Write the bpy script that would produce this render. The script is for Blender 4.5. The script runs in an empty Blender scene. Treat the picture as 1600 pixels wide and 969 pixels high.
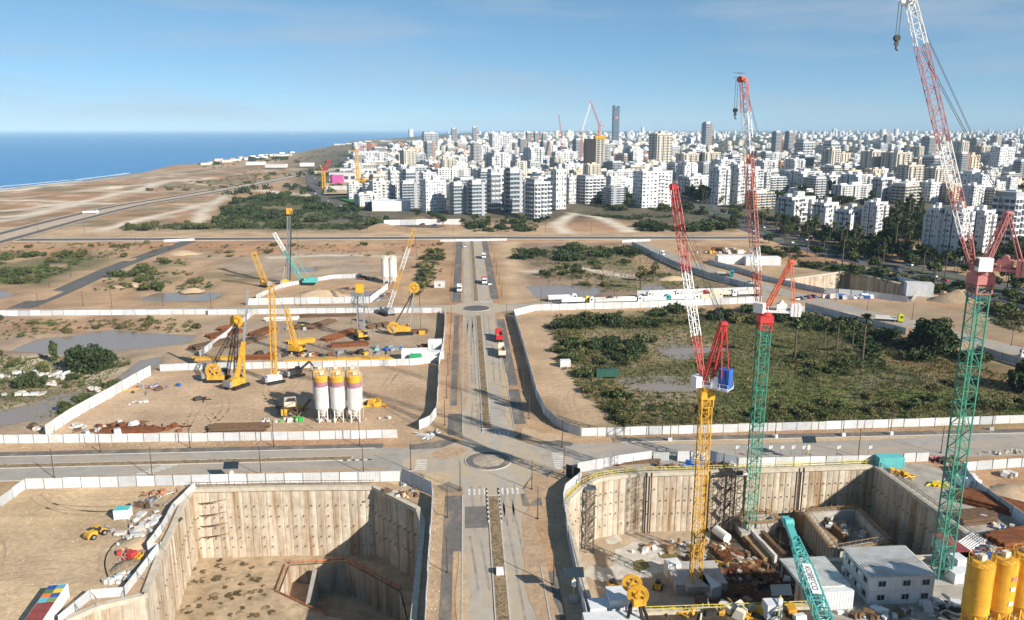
import bpy, math, random
import numpy as np
from mathutils import Vector, Matrix
from mathutils.geometry import tessellate_polygon

# ------------------------------------------------------------------ camera, sky, sun, exposure
sc = bpy.context.scene
COL = sc.collection
EYE, FPX, CX, CY = 80.0, 1230.0, 800.0, 484.5
PITCH = math.atan(282.5 / FPX); YAW = math.radians(3.4)
cam_d = bpy.data.cameras.new('camera'); cam = bpy.data.objects.new('camera', cam_d); COL.objects.link(cam)
cam.location = (0, 0, EYE)
cam.rotation_euler = (math.pi / 2 - PITCH, 0, -YAW)
cam_d.sensor_width = 36.0; cam_d.lens = 36.0 * FPX / 1600.0
cam_d.clip_start = 1.0; cam_d.clip_end = 200000.0
sc.camera = cam

SUN_AZ = (0.71, -0.704); SUN_EL = math.radians(28.0)
world = bpy.data.worlds.new('World'); sc.world = world; world.use_nodes = True
nt = world.node_tree
bgn = nt.nodes['Background']
sky = nt.nodes.new('ShaderNodeTexSky'); sky.sky_type = 'NISHITA'; sky.sun_disc = False
sky.sun_elevation = SUN_EL; sky.sun_rotation = math.atan2(SUN_AZ[0], SUN_AZ[1])
sky.altitude = 5000; sky.air_density = 1.0; sky.dust_density = 0.0; sky.ozone_density = 8.0
gm = nt.nodes.new('ShaderNodeGamma'); gm.inputs['Gamma'].default_value = .68; nt.links.new(sky.outputs['Color'], gm.inputs['Color'])
# thin streaks of high cloud over the sky
tc = nt.nodes.new('ShaderNodeTexCoord'); mp = nt.nodes.new('ShaderNodeMapping'); mp.inputs['Scale'].default_value = (1.3, 1.3, 11.0)
nz = nt.nodes.new('ShaderNodeTexNoise'); nz.inputs['Scale'].default_value = 2.3; nz.inputs['Detail'].default_value = 6; nz.inputs['Roughness'].default_value = .55
rp = nt.nodes.new('ShaderNodeMapRange'); rp.inputs['From Min'].default_value = .46; rp.inputs['From Max'].default_value = .72; rp.inputs['To Max'].default_value = .55
mx = nt.nodes.new('ShaderNodeMix'); mx.data_type = 'RGBA'
nt.links.new(tc.outputs['Generated'], mp.inputs['Vector']); nt.links.new(mp.outputs['Vector'], nz.inputs['Vector'])
nt.links.new(nz.outputs['Fac'], rp.inputs['Value']); nt.links.new(rp.outputs['Result'], mx.inputs['Factor'])
hs = nt.nodes.new('ShaderNodeHueSaturation'); hs.inputs['Hue'].default_value = .486; hs.inputs['Saturation'].default_value = 1.0; nt.links.new(gm.outputs['Color'], hs.inputs['Color']); nt.links.new(hs.outputs['Color'], mx.inputs['A']); mx.inputs['B'].default_value = (2.3, 2.75, 3.3, 1)
nt.links.new(mx.outputs['Result'], bgn.inputs['Color'])
bgn.inputs['Strength'].default_value = 0.118

sun_d = bpy.data.lights.new('sun', 'SUN'); sun = bpy.data.objects.new('sun', sun_d); COL.objects.link(sun)
sun_d.energy = 4.5; sun_d.angle = math.radians(0.5); sun_d.color = (1.0, .93, .82)
to_sun = Vector((SUN_AZ[0] * math.cos(SUN_EL), SUN_AZ[1] * math.cos(SUN_EL), math.sin(SUN_EL)))
sun.rotation_euler = to_sun.to_track_quat('Z', 'Y').to_euler()
sc.view_settings.view_transform = 'Standard'; sc.view_settings.look = 'None'
sc.view_settings.gamma = 1.0; sc.view_settings.use_curve_mapping = False
sc.view_settings.exposure = 0.78
sc.render.engine = 'CYCLES'
sc.cycles.max_bounces = 6; sc.cycles.diffuse_bounces = 2; sc.cycles.glossy_bounces = 2; sc.cycles.transmission_bounces = 4
sc.cycles.volume_bounces = 0; sc.cycles.transparent_max_bounces = 6; sc.cycles.use_denoising = True
sc.cycles.use_adaptive_sampling = True; sc.cycles.adaptive_threshold = 0.02
random.seed(7); rng = np.random.default_rng(7)
RU = random.uniform

def at(px, py, z=0.0):
    """world point on the level z that the photograph shows at (px, py)"""
    u = (px - CX) / FPX; v = (py - CY) / FPX
    d = (EYE - z) / (v * math.cos(PITCH) + math.sin(PITCH))
    r = d * u; f = d * (math.cos(PITCH) - v * math.sin(PITCH))
    return Vector((r * math.cos(YAW) + f * math.sin(YAW), -r * math.sin(YAW) + f * math.cos(YAW), z))
def at_y(px, py, Y):
    """world point on the upright plane y = Y that the photograph shows at (px, py)"""
    p = at(px, py); k = Y / p.y
    return Vector((p.x * k, Y, EYE - EYE * k))
def hz(px, py, base):
    """height of the point above base (a ground point) that shows at row py"""
    p = at(px, py); f0 = Vector((base[0], base[1])).length; f1 = Vector((p.x, p.y)).length
    return EYE - EYE * f0 / f1

# ------------------------------------------------------------------ materials
MATS = {}
def mat(name, col, rough=.8, metal=0.0, var=.15, scale=.6, bump=0.0, bscale=None, stain=None, stain_amt=0.0, stain_scale=(1, 1, 1), spec=.3, attr=None, var2=0.0, scale2=.05, objvar=0.0, smin=.5):
    if name in MATS: return MATS[name]
    m = bpy.data.materials.new(name); m.use_nodes = True; MATS[name] = m
    n = m.node_tree; b = n.nodes['Principled BSDF']; L = n.links.new
    b.inputs['Roughness'].default_value = rough; b.inputs['Metallic'].default_value = metal
    b.inputs['Specular IOR Level'].default_value = spec
    geo = n.nodes.new('ShaderNodeNewGeometry'); pos = geo.outputs['Position']
    if attr:
        a = n.nodes.new('ShaderNodeVertexColor'); a.layer_name = attr; cur = a.outputs['Color']
    else:
        r = n.nodes.new('ShaderNodeRGB'); r.outputs[0].default_value = (*col, 1); cur = r.outputs[0]
    def noise(s, det=4, ro=.6, vec=None):
        t = n.nodes.new('ShaderNodeTexNoise'); t.inputs['Scale'].default_value = s; t.inputs['Detail'].default_value = det; t.inputs['Roughness'].default_value = ro
        L(vec or pos, t.inputs['Vector']); return t.outputs['Fac']
    def vary(cur, f, amt):
        mr = n.nodes.new('ShaderNodeMapRange'); mr.inputs['From Min'].default_value = .3; mr.inputs['From Max'].default_value = .7
        mr.inputs['To Min'].default_value = 1 - amt; mr.inputs['To Max'].default_value = 1 + amt; L(f, mr.inputs['Value'])
        v = n.nodes.new('ShaderNodeVectorMath'); v.operation = 'SCALE'; L(cur, v.inputs[0]); L(mr.outputs['Result'], v.inputs['Scale']); return v.outputs[0]
    if var: cur = vary(cur, noise(scale, 7), var)
    if objvar:
        oi = n.nodes.new('ShaderNodeObjectInfo'); cur = vary(cur, oi.outputs['Random'], objvar)
    if var2: cur = vary(cur, noise(scale2, 4), var2)
    if stain:
        mpn = n.nodes.new('ShaderNodeMapping'); mpn.inputs['Scale'].default_value = stain_scale; L(pos, mpn.inputs['Vector'])
        f = noise(1.0, 6, .65, mpn.outputs['Vector'])
        mr = n.nodes.new('ShaderNodeMapRange'); mr.inputs['From Min'].default_value = smin; mr.inputs['From Max'].default_value = smin + .18; mr.inputs['To Max'].default_value = stain_amt; L(f, mr.inputs['Value'])
        x = n.nodes.new('ShaderNodeMix'); x.data_type = 'RGBA'; L(mr.outputs['Result'], x.inputs['Factor']); L(cur, x.inputs['A']); x.inputs['B'].default_value = (*stain, 1); cur = x.outputs['Result']
    L(cur, b.inputs['Base Color'])
    if bump:
        bp = n.nodes.new('ShaderNodeBump'); bp.inputs['Strength'].default_value = bump; bp.inputs['Distance'].default_value = .3
        L(noise(bscale or scale, 8, .7), bp.inputs['Height']); L(bp.outputs['Normal'], b.inputs['Normal'])
    return m
def leafmat(name, col, var=.45):
    if name in MATS: return MATS[name]
    m = mat(name, col, .75, 0, var, .35, spec=.15, var2=.25, scale2=.03); return m

# ------------------------------------------------------------------ mesh helpers
def fast_mesh(name, V, Fq, mats, mi=None, col=None, smooth=False):
    me = bpy.data.meshes.new(name); V = np.asarray(V, np.float32); Fq = np.asarray(Fq, np.int32); k = Fq.shape[1]
    me.vertices.add(len(V)); me.vertices.foreach_set('co', V.ravel())
    me.loops.add(Fq.size); me.loops.foreach_set('vertex_index', Fq.ravel())
    me.polygons.add(len(Fq)); me.polygons.foreach_set('loop_start', np.arange(0, Fq.size, k, dtype=np.int32))
    if mi is not None: me.polygons.foreach_set('material_index', np.asarray(mi, np.int32))
    for m in mats: me.materials.append(m)
    if col is not None:
        a = me.color_attributes.new('Col', 'FLOAT_COLOR', 'POINT'); a.data.foreach_set('color', np.asarray(col, np.float32).ravel())
    me.update(calc_edges=True); me.validate()
    if smooth: me.polygons.foreach_set('use_smooth', np.ones(len(Fq), bool))
    return me
def link(o, parent=None):
    COL.objects.link(o)
    if parent is not None: o.parent = parent
    return o
def tag(o, label=None, cat=None, group=None, kind=None):
    if label: o['label'] = label
    if cat: o['category'] = cat
    if group: o['group'] = group
    if kind: o['kind'] = kind
    return o
def empty(name, loc=(0, 0, 0), rz=0.0, label=None, cat=None, group=None):
    o = bpy.data.objects.new(name, None); COL.objects.link(o); o.location = loc; o.rotation_euler = (0, 0, rz)
    o.empty_display_size = .5
    return tag(o, label, cat, group)
class MB:
    def __init__(s): s.v = []; s.f = []; s.mi = []; s.m = []; s.cur = 0
    def use(s, m):
        if m not in s.m: s.m.append(m)
        s.cur = s.m.index(m); return s
    def add(s, vs, fs):
        b = len(s.v); s.v += [tuple(p) for p in vs]; s.f += [tuple(i + b for i in f) for f in fs]; s.mi += [s.cur] * len(fs); return s
    def box(s, c, d, rz=0.0, M=None, taper=1.0):
        x, y, z = d[0] / 2, d[1] / 2, d[2] / 2; t = taper
        vs = [(-x, -y, -z), (x, -y, -z), (x, y, -z), (-x, y, -z), (-x * t, -y * t, z), (x * t, -y * t, z), (x * t, y * t, z), (-x * t, y * t, z)]
        if M is None: M = Matrix.Rotation(rz, 3, 'Z')
        c = Vector(c); vs = [c + M @ Vector(p) for p in vs]
        return s.add(vs, [(0, 3, 2, 1), (4, 5, 6, 7), (0, 1, 5, 4), (1, 2, 6, 5), (2, 3, 7, 6), (3, 0, 4, 7)])
    def bar(s, p0, p1, w, h=None, up=(0, 0, 1)):
        p0 = Vector(p0); p1 = Vector(p1); d = p1 - p0; ln = d.length
        if ln < 1e-6: return s
        d /= ln; u = Vector(up)
        if abs(d.dot(u)) > .98: u = Vector((0, 1, 0))
        sx = d.cross(u).normalized(); sy = sx.cross(d).normalized(); M = Matrix((sx, sy, d)).transposed()
        return s.box((p0 + p1) / 2, (w, h or w, ln), M=M)
    def tube(s, p0, p1, r, n=8, r1=None, caps=True):
        p0 = Vector(p0); p1 = Vector(p1); d = (p1 - p0); ln = d.length
        if ln < 1e-6: return s
        d /= ln; u = Vector((0, 0, 1)) if abs(d.z) < .95 else Vector((0, 1, 0))
        a = d.cross(u).normalized(); b = a.cross(d); r1 = r if r1 is None else r1
        vs = [p0 + (a * math.cos(2 * math.pi * i / n) + b * math.sin(2 * math.pi * i / n)) * r for i in range(n)] + \
             [p1 + (a * math.cos(2 * math.pi * i / n) + b * math.sin(2 * math.pi * i / n)) * r1 for i in range(n)]
        fs = [(i, i + n, (i + 1) % n + n, (i + 1) % n) for i in range(n)]
        if caps: fs += [tuple(range(n)), tuple(range(2 * n - 1, n - 1, -1))]
        return s.add(vs, fs)
    def prism(s, pts, z0, z1):
        n = len(pts); a = sum(pts[i][0] * pts[(i + 1) % n][1] - pts[(i + 1) % n][0] * pts[i][1] for i in range(n))
        if a < 0: pts = pts[::-1]
        vs = [(p[0], p[1], z0) for p in pts] + [(p[0], p[1], z1) for p in pts]
        return s.add(vs, [(i, (i + 1) % n, (i + 1) % n + n, i + n) for i in range(n)] + [tuple(range(n - 1, -1, -1)), tuple(range(n, 2 * n))])
    def lattice(s, p0, p1, w, step, cw=.12, dw=.07, w1=None, up=(0, 0, 1), sides=4, h=None, h1=None):
        """four chords (or three) with zigzag lacing from p0 to p1"""
        p0 = Vector(p0); p1 = Vector(p1); d = p1 - p0; ln = d.length; d /= ln; u = Vector(up)
        if abs(d.dot(u)) > .97: u = Vector((0, 1, 0))
        a = d.cross(u).normalized(); b = a.cross(d).normalized(); w1 = w if w1 is None else w1; h = h or w; h1 = h1 if h1 is not None else (w1 if h == w else h)
        cs = [(-1, -1), (1, -1), (1, 1), (-1, 1)] if sides == 4 else [(-1, -1), (1, -1), (0, 1)]
        k = len(cs); n = max(1, round(ln / step))
        P = lambda i, c: p0 + d * (ln * i / n) + a * (cs[c][0] * (w + (w1 - w) * i / n) / 2) + b * (cs[c][1] * (h + (h1 - h) * i / n) / 2)
        for c in range(k): s.bar(P(0, c), P(n, c), cw)
        for i in range(n):
            for c in range(k):
                e = (c + 1) % k
                s.bar(P(i, c), P(i, e), dw)
                if (i + c) % 2: s.bar(P(i, c), P(i + 1, e), dw)
                else: s.bar(P(i, e), P(i + 1, c), dw)
        for c in range(k): s.bar(P(n, c), P(n, (c + 1) % k), dw)
        return s
    def build(s, name, m=None, parent=None, kind=None, smooth=False):
        me = bpy.data.meshes.new(name); me.from_pydata(s.v, [], s.f)
        for x in (s.m or [m]): me.materials.append(x)
        if s.m: me.polygons.foreach_set('material_index', s.mi)
        if smooth: me.polygons.foreach_set('use_smooth', [True] * len(s.f))
        me.update(); o = bpy.data.objects.new(name, me); link(o, parent)
        if kind: o['kind'] = kind
        return o
def kids(o): return [c for c in bpy.data.objects if c.parent == o]
def copy_tree(o, loc=None, rz=None, label=None, group=None, sc_=None, parent=None, ch=None):
    c = o.copy(); COL.objects.link(c)
    if parent is not None: c.parent = parent
    if loc is not None: c.location = loc
    if rz is not None: c.rotation_euler = (0, 0, rz)
    if sc_ is not None: c.scale = (sc_,) * 3 if not hasattr(sc_, '__len__') else sc_
    if label: c['label'] = label
    if group: c['group'] = group
    for k in (o.children if ch is None else ch): copy_tree(k, parent=c)
    return c
ORD = ['first', 'second', 'third', 'fourth', 'fifth', 'sixth', 'seventh', 'eighth', 'ninth', 'tenth', 'eleventh', 'twelfth', 'thirteenth', 'fourteenth', 'fifteenth', 'sixteenth', 'seventeenth', 'eighteenth', 'nineteenth', 'twentieth']
def nth(i):
    if i < 20: return ORD[i]
    tens = ['twenty', 'thirty', 'forty', 'fifty', 'sixty', 'seventy', 'eighty', 'ninety']
    i += 1
    if i >= 100: return 'hundred-and-' + nth(i - 101) if i > 100 else 'hundredth'
    t, u = divmod(i, 10); return tens[t - 2][:-1] + 'ieth' if u == 0 else tens[t - 2] + '-' + ORD[u - 1]
def sheet(name, pts, z, m, parent=None, kind='structure', holes=()):
    loops = [[Vector((p[0], p[1], 0)) for p in pts]] + [[Vector((p[0], p[1], 0)) for p in h] for h in holes]
    tri = tessellate_polygon(loops); fl = [p for l in loops for p in l]
    fs = []
    for t in tri:
        a, b, c = (fl[i] for i in t)
        fs.append(tuple(t) if (b - a).cross(c - a).z > 0 else tuple(reversed(t)))
    me = bpy.data.meshes.new(name); me.from_pydata([(p.x, p.y, z) for p in fl], [], fs); me.materials.append(m); me.update()
    o = bpy.data.objects.new(name, me); link(o, parent)
    if parent is None and kind: o['kind'] = kind
    return o
def rect(x0, y0, x1, y1): return [(x0, y0), (x1, y0), (x1, y1), (x0, y1)]
def band(path, w):
    """outline of a strip of width w along path"""
    P = [Vector((p[0], p[1])) for p in path]; Lf, Rt = [], []
    for i, p in enumerate(P):
        d = (P[min(i + 1, len(P) - 1)] - P[max(i - 1, 0)]).normalized(); n = Vector((-d.y, d.x))
        ww = w[i] if hasattr(w, '__len__') else w
        Lf.append(p + n * ww / 2); Rt.append(p - n * ww / 2)
    return [tuple(p) for p in Rt + Lf[::-1]]
def smooth_path(pts, n=6):
    P = [Vector((p[0], p[1])) for p in pts]; out = []
    for i in range(len(P) - 1):
        a, b, c, d = P[max(i - 1, 0)], P[i], P[i + 1], P[min(i + 2, len(P) - 1)]
        for k in range(n):
            t = k / n
            q = .5 * ((2 * b) + (c - a) * t + (2 * a - 5 * b + 4 * c - d) * t * t + (3 * b - a - 3 * c + d) * t ** 3)
            out.append((q.x, q.y))
    out.append((P[-1].x, P[-1].y)); return out
# value noise for laying out the terrain
def vnoise(x, y, seed=0):
    xi = np.floor(x).astype(np.int64); yi = np.floor(y).astype(np.int64); fx = x - xi; fy = y - yi
    def h(a, b):
        n = (a * 374761393 + b * 668265263 + seed * 974634777) & 0x7fffffff
        n = (n ^ (n >> 13)) * 1274126177 & 0x7fffffff
        return ((n ^ (n >> 16)) & 0xffff) / 65535.0
    fx = fx * fx * (3 - 2 * fx); fy = fy * fy * (3 - 2 * fy)
    return (h(xi, yi) * (1 - fx) + h(xi + 1, yi) * fx) * (1 - fy) + (h(xi, yi + 1) * (1 - fx) + h(xi + 1, yi + 1) * fx) * fy
def fbm(x, y, s, seed=0, o=4):
    r = 0; a = .5; t = 0
    for i in range(o):
        r = r + a * vnoise(x / s, y / s, seed + i); t += a; a *= .5; s *= .5
    return r / t
def sdist(px, py, poly):
    """signed distance (positive inside) of many points to a polygon"""
    d = np.full(px.shape, 1e18); ins = np.zeros(px.shape, bool); n = len(poly)
    for i in range(n):
        ax, ay = poly[i][:2]; bx, by = poly[(i + 1) % n][:2]
        ex, ey = bx - ax, by - ay; wx, wy = px - ax, py - ay
        t = np.clip((wx * ex + wy * ey) / (ex * ex + ey * ey + 1e-9), 0, 1)
        d = np.minimum(d, (wx - ex * t) ** 2 + (wy - ey * t) ** 2)
        c = ((ay > py) != (by > py)) & (px < ex * (py - ay) / (ey + (1e-12 if ey == 0 else 0)) + ax)
        ins ^= c
    return np.where(ins, 1, -1) * np.sqrt(d)
def pxpoly(*pts): return [tuple(at(*p)[:2]) for p in pts]
# ------------------------------------------------------------------ materials of the place
SAND, TAN, BROWN, RED, GREYD, SCRUB, GRASS, PALE = (.53, .385, .24), (.45, .305, .185), (.27, .185, .115), (.43, .235, .13), (.37, .31, .245), (.15, .14, .075), (.12, .155, .05), (.6, .51, .39)
m_ground = mat('soil', SAND, .95, var=.2, scale=.9, bump=.7, bscale=1.6, attr='Col', var2=.22, scale2=.05, spec=.1, stain=(.26, .19, .13), stain_amt=.35, stain_scale=(.045, .5, 1))
m_road = mat('dusty_asphalt', (.38, .34, .29), .9, var=.13, scale=.35, bump=.08, bscale=3, stain=(.46, .36, .25), stain_amt=.9, stain_scale=(.2, .035, 1), spec=.15, smin=.42, var2=.12, scale2=.08)
m_road2 = mat('grey_asphalt', (.33, .305, .275), .9, var=.12, scale=.4, bump=.08, bscale=3, stain=(.42, .34, .25), stain_amt=.8, stain_scale=(.035, .2, 1), spec=.15, smin=.45, var2=.12, scale2=.08)
m_dark = mat('dark_asphalt', (.12, .115, .112), .9, var=.15, scale=.5, stain=(.2, .17, .14), stain_amt=.5, stain_scale=(.1, .1, 1), spec=.15)
m_paver = mat('dark_pavers', (.15, .138, .128), .9, var=.2, scale=.7, bump=.2, bscale=4, stain=(.34, .27, .19), stain_amt=.75, stain_scale=(.25, .08, 1), spec=.1)
m_kerb = mat('kerb_concrete', (.5, .46, .41), .9, var=.15, scale=1.2, spec=.1)
m_white = mat('road_paint', (.62, .6, .56), .85, var=.25, scale=.8, spec=.1)
m_soil = mat('dry_soil', (.42, .295, .19), .95, var=.2, scale=.8, bump=.5, bscale=1.7, var2=.15, scale2=.15, spec=.1)
m_sandm = mat('bare_sand', (.5, .37, .24), .95, var=.15, scale=.9, bump=.5, bscale=1.7, var2=.12, scale2=.15, spec=.1)
m_track = mat('pale_track', (.55, .49, .41), .95, var=.12, scale=.3, spec=.1)
m_water = bpy.data.materials.new('muddy_water'); m_water.use_nodes = True
_b = m_water.node_tree.nodes['Principled BSDF']; _b.inputs['Base Color'].default_value = (.27, .22, .175, 1); _b.inputs['Roughness'].default_value = .2; _b.inputs['Specular IOR Level'].default_value = .3
m_wall = mat('pit_wall_concrete', (.52, .45, .36), .9, var=.14, scale=.8, bump=.25, bscale=1.5, stain=(.27, .165, .08), stain_amt=.85, stain_scale=(.42, .42, .035), spec=.1, var2=.15, scale2=.3, objvar=.09, smin=.46)
m_conc = mat('concrete', (.42, .4, .37), .85, var=.15, scale=.6, bump=.15, stain=(.25, .2, .15), stain_amt=.5, stain_scale=(.3, .3, .1), spec=.15)
m_concd = mat('site_slab', (.36, .33, .285), .9, var=.25, scale=.35, bump=.3, stain=(.22, .17, .12), stain_amt=.8, stain_scale=(.15, .15, .15), spec=.15)
m_rust = mat('rusty_steel', (.2, .075, .032), .8, .2, .35, .9, spec=.2)
m_dsteel = mat('dark_steel', (.05, .045, .042), .6, .4, .3, 1)
m_blk = mat('black_rubber', (.02, .02, .021), .8, 0, .2, 2)

# ------------------------------------------------------------------ pits (outlines at ground level)
PIT_W = pxpoly((300, 766), (440, 763), (583, 762), (653, 797)) + [(-9.6, 150), (-9.4, 96), (-60, 92)] + pxpoly((60, 1000), (100, 972), (150, 950), (226, 932), (252, 862), (268, 830), (285, 790))
PIT_E = [(20.5, 117), (20.5, 152), (21.7, 158.5), (25.9, 165.2), (30.2, 169.2), (35.5, 170.7), (42, 171.6), (58.6, 171.6), (98.6, 172.5), (100.3, 149), (100.5, 131), (62, 131), (58, 117)]
PIT_F = pxpoly((1232, 428), (1320, 419), (1330, 452), (1240, 455)) ; PIT_F = pxpoly((1210, 440), (1325, 424), (1435, 452), (1425, 471), (1300, 456))
ZW, ZE, ZF = -17.0, -15.0, -16.0

# ------------------------------------------------------------------ the ground sheet
def axis(parts):
    out = []
    for a, b, s in parts: out += list(np.arange(a, b - 1e-6, s))
    return np.array(out)
def grow(a, s, k, end):
    out = [a]
    while out[-1] < end: out.append(out[-1] + s); s *= k
    return np.array(out)
gx = np.concatenate([-grow(900, 20, 1.3, 60000)[::-1], axis([(-880, -350, 10), (-350, -170, 4), (-170, 170, 2), (170, 352, 4), (352, 900, 10)]), grow(900, 20, 1.3, 60000)])
gy = np.concatenate([-grow(0, 20, 1.5, 600)[::-1], axis([(12, 84, 8), (84, 372, 2), (372, 640, 4), (640, 1400, 10)]), grow(1400, 16, 1.14, 62000)])
GX, GY = np.meshgrid(gx, gy); fx, fy = GX.ravel(), GY.ravel()
jit = (fbm(fx, fy, 14, 3) - .5) * 2
big = fbm(fx, fy, 60, 11); fine = fbm(fx, fy, 7, 21)
C = np.empty((len(fx), 3)); C[:] = TAN
def lay(poly, col, feather=3.0, wob=4.0, amt=1.0, patch=None):
    m = sdist(fx, fy, poly) + jit * wob
    w = np.clip(m / feather * .5 + .5, 0, 1) * amt
    if patch is not None: w = w * np.clip((fbm(fx, fy, patch[0], patch[2]) - patch[1]) * 7 + .5, 0, 1)
    C[:] = C * (1 - w[:, None]) + np.array(col) * w[:, None]
everywhere = [(-70000, -2000), (70000, -2000), (70000, 70000), (-70000, 70000)]
lay(everywhere, RED, 5, 0, .75, (90, .46, 5)); lay(everywhere, SAND, 5, 0, .7, (35, .55, 7)); lay(everywhere, BROWN, 4, 0, .5, (24, .6, 9))
# left outskirts and blocks beyond the far cross road
lay(pxpoly((-60, 380), (330, 378), (700, 376), (705, 470), (-60, 482)), TAN, 6, 6, .8)
lay(pxpoly((-60, 395), (150, 385), (180, 405), (60, 450), (-60, 455)), SCRUB, 8, 8, .85, (22, .42, 31))
lay(pxpoly((120, 455), (230, 410), (420, 400), (420, 440), (330, 452)), SCRUB, 8, 8, .6, (16, .52, 33))
lay(pxpoly((0, 378), (700, 376), (690, 395), (0, 400)), RED, 4, 3, .7, (30, .42, 35))
lay(pxpoly((300, 395), (560, 392), (600, 440), (400, 440)), GREYD, 6, 6, .7, (26, .45, 36))
lay(pxpoly((-60, 496), (330, 496), (300, 560), (200, 600), (110, 660), (-60, 690)), GREYD, 6, 5, .6)
lay(pxpoly((-60, 550), (215, 556), (200, 600), (100, 650), (-60, 650)), SCRUB, 8, 5, .8, (12, .5, 37))
lay(pxpoly((0, 499), (320, 498), (300, 515), (0, 522)), RED, 4, 3, .6)
lay(pxpoly((0, 560), (90, 556), (110, 585), (0, 595)), PALE, 4, 3, .8)
lay(pxpoly((120, 575), (190, 560), (210, 575), (140, 600)), PALE, 4, 3, .8)
lay(pxpoly((250, 497), (330, 494), (310, 550), (255, 570), (245, 545)), SAND, 4, 4, .9)
# yards
lay(pxpoly((325, 497), (690, 492), (688, 560), (300, 572)), (.41, .315, .225), 4, 2, .95)
lay(pxpoly((230, 585), (690, 572), (665, 672), (80, 680)), (.53, .385, .255), 4, 2, .95)
lay(pxpoly((480, 590), (660, 590), (650, 660), (500, 660)), (.42, .285, .18), 6, 4, .7, (14, .45, 38))
lay([(-260, 60), (-8, 60), (-8, 172), (-140, 172)], (.56, .42, .265), 3, 1, .95)
lay(pxpoly((0, 768), (230, 766), (180, 830), (0, 850)), (.5, .36, .21), 5, 4, .6, (16, .48, 39))
lay(pxpoly((200, 800), (285, 785), (230, 900), (170, 880)), (.3, .235, .17), 4, 3, .7)
# right field
fieldE = pxpoly((812, 497), (1190, 480), (1262, 482), (1420, 528), (1600, 580), (1700, 620), (1700, 655), (905, 672), (850, 640))
lay(fieldE, (.22, .185, .1), 4, 3, .95)
lay(pxpoly((850, 500), (1250, 488), (1420, 540), (1600, 600), (1600, 655), (960, 668), (900, 620), (880, 560)), (.115, .12, .05), 8, 8, .9, (17, .36, 41))
lay(pxpoly((1130, 585), (1470, 570), (1600, 620), (1600, 655), (1100, 660)), GRASS, 8, 8, .9, (15, .38, 43))
lay(pxpoly((1310, 585), (1450, 580), (1480, 600), (1350, 612)), (.24, .21, .15), 5, 5, .8)
lay(pxpoly((870, 580), (960, 560), (1080, 575), (1080, 650), (960, 665), (900, 640)), SCRUB, 6, 6, .7, (10, .45, 44))
lay(pxpoly((920, 522), (1060, 515), (1130, 530), (1100, 562), (960, 566)), (.36, .275, .18), 6, 6, .85)
lay(pxpoly((960, 598), (1085, 590), (1075, 640), (985, 645)), (.42, .34, .235), 5, 5, .8)
lay(pxpoly((812, 496), (868, 494), (900, 560), (960, 662), (905, 672), (840, 610)), (.52, .37, .24), 3, 3, .95)
lay(pxpoly((1380, 545), (1600, 590), (1600, 625), (1440, 580)), RED, 6, 5, .6)
# right block beyond the far cross road
lay(pxpoly((790, 380), (985, 380), (1180, 450), (995, 462), (800, 480)), (.29, .21, .15), 5, 4, .95)
lay(pxpoly((800, 395), (860, 385), (980, 384), (1000, 400), (1000, 415), (800, 412)), SCRUB, 6, 6, .8, (14, .38, 45))
lay(pxpoly((960, 410), (1090, 425), (1120, 450), (940, 455)), GRASS, 8, 6, .6, (12, .45, 46))
lay(pxpoly((780, 378), (812, 380), (818, 440), (850, 470), (790, 476)), SAND, 4, 3, .95)
lay(pxpoly((945, 384), (985, 383), (1060, 425), (1010, 425)), (.42, .29, .18), 4, 3, .9)
lay(pxpoly((1230, 470), (1440, 474), (1600, 500), (1600, 540), (1430, 510)), (.36, .27, .18), 4, 4, .9)
# beyond the far road
lay(pxpoly((-100, 362), (330, 345), (1180, 350), (1180, 366), (-100, 372)), SAND, 10, 8, .7)
lay(pxpoly((335, 360), (350, 318), (420, 302), (490, 312), (600, 345), (560, 362)), SCRUB, 12, 12, .95)
lay(pxpoly((560, 362), (600, 344), (720, 340), (720, 362)), (.42, .28, .17), 8, 8, .9)
lay(pxpoly((860, 362), (890, 325), (960, 330), (1010, 362)), (.42, .25, .15), 8, 8, .9)
lay(pxpoly((880, 330), (1060, 322), (1150, 350), (1160, 362), (980, 362), (1000, 350)), SCRUB, 12, 12, .85, (30, .4, 47))
lay(pxpoly((190, 355), (340, 340), (330, 360)), SCRUB, 10, 10, .8)
# coast plain
lay(pxpoly((-100, 300), (150, 275), (420, 262), (480, 268), (300, 300), (-100, 345)), (.42, .27, .18), 20, 15, .85)
cst = pxpoly((-100, 320), (-100, 296), (150, 275), (420, 258), (500, 262), (340, 300), (330, 345), (-100, 362))
lay(cst, RED, 20, 10, .85, (50, .46, 71)); lay(cst, BROWN, 12, 10, .7, (34, .52, 72)); lay(cst, PALE, 10, 10, .7, (26, .6, 73)); lay(cst, SCRUB, 14, 10, .6, (44, .56, 74))
lay(pxpoly((0, 292), (130, 280), (300, 266), (440, 245), (330, 262), (150, 285), (0, 300)), (.5, .42, .31), 25, 10, .8)
lay(pxpoly((440, 262), (470, 236), (560, 220), (720, 222), (720, 240), (560, 262)), (.2, .17, .115), 40, 40, .9)
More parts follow.
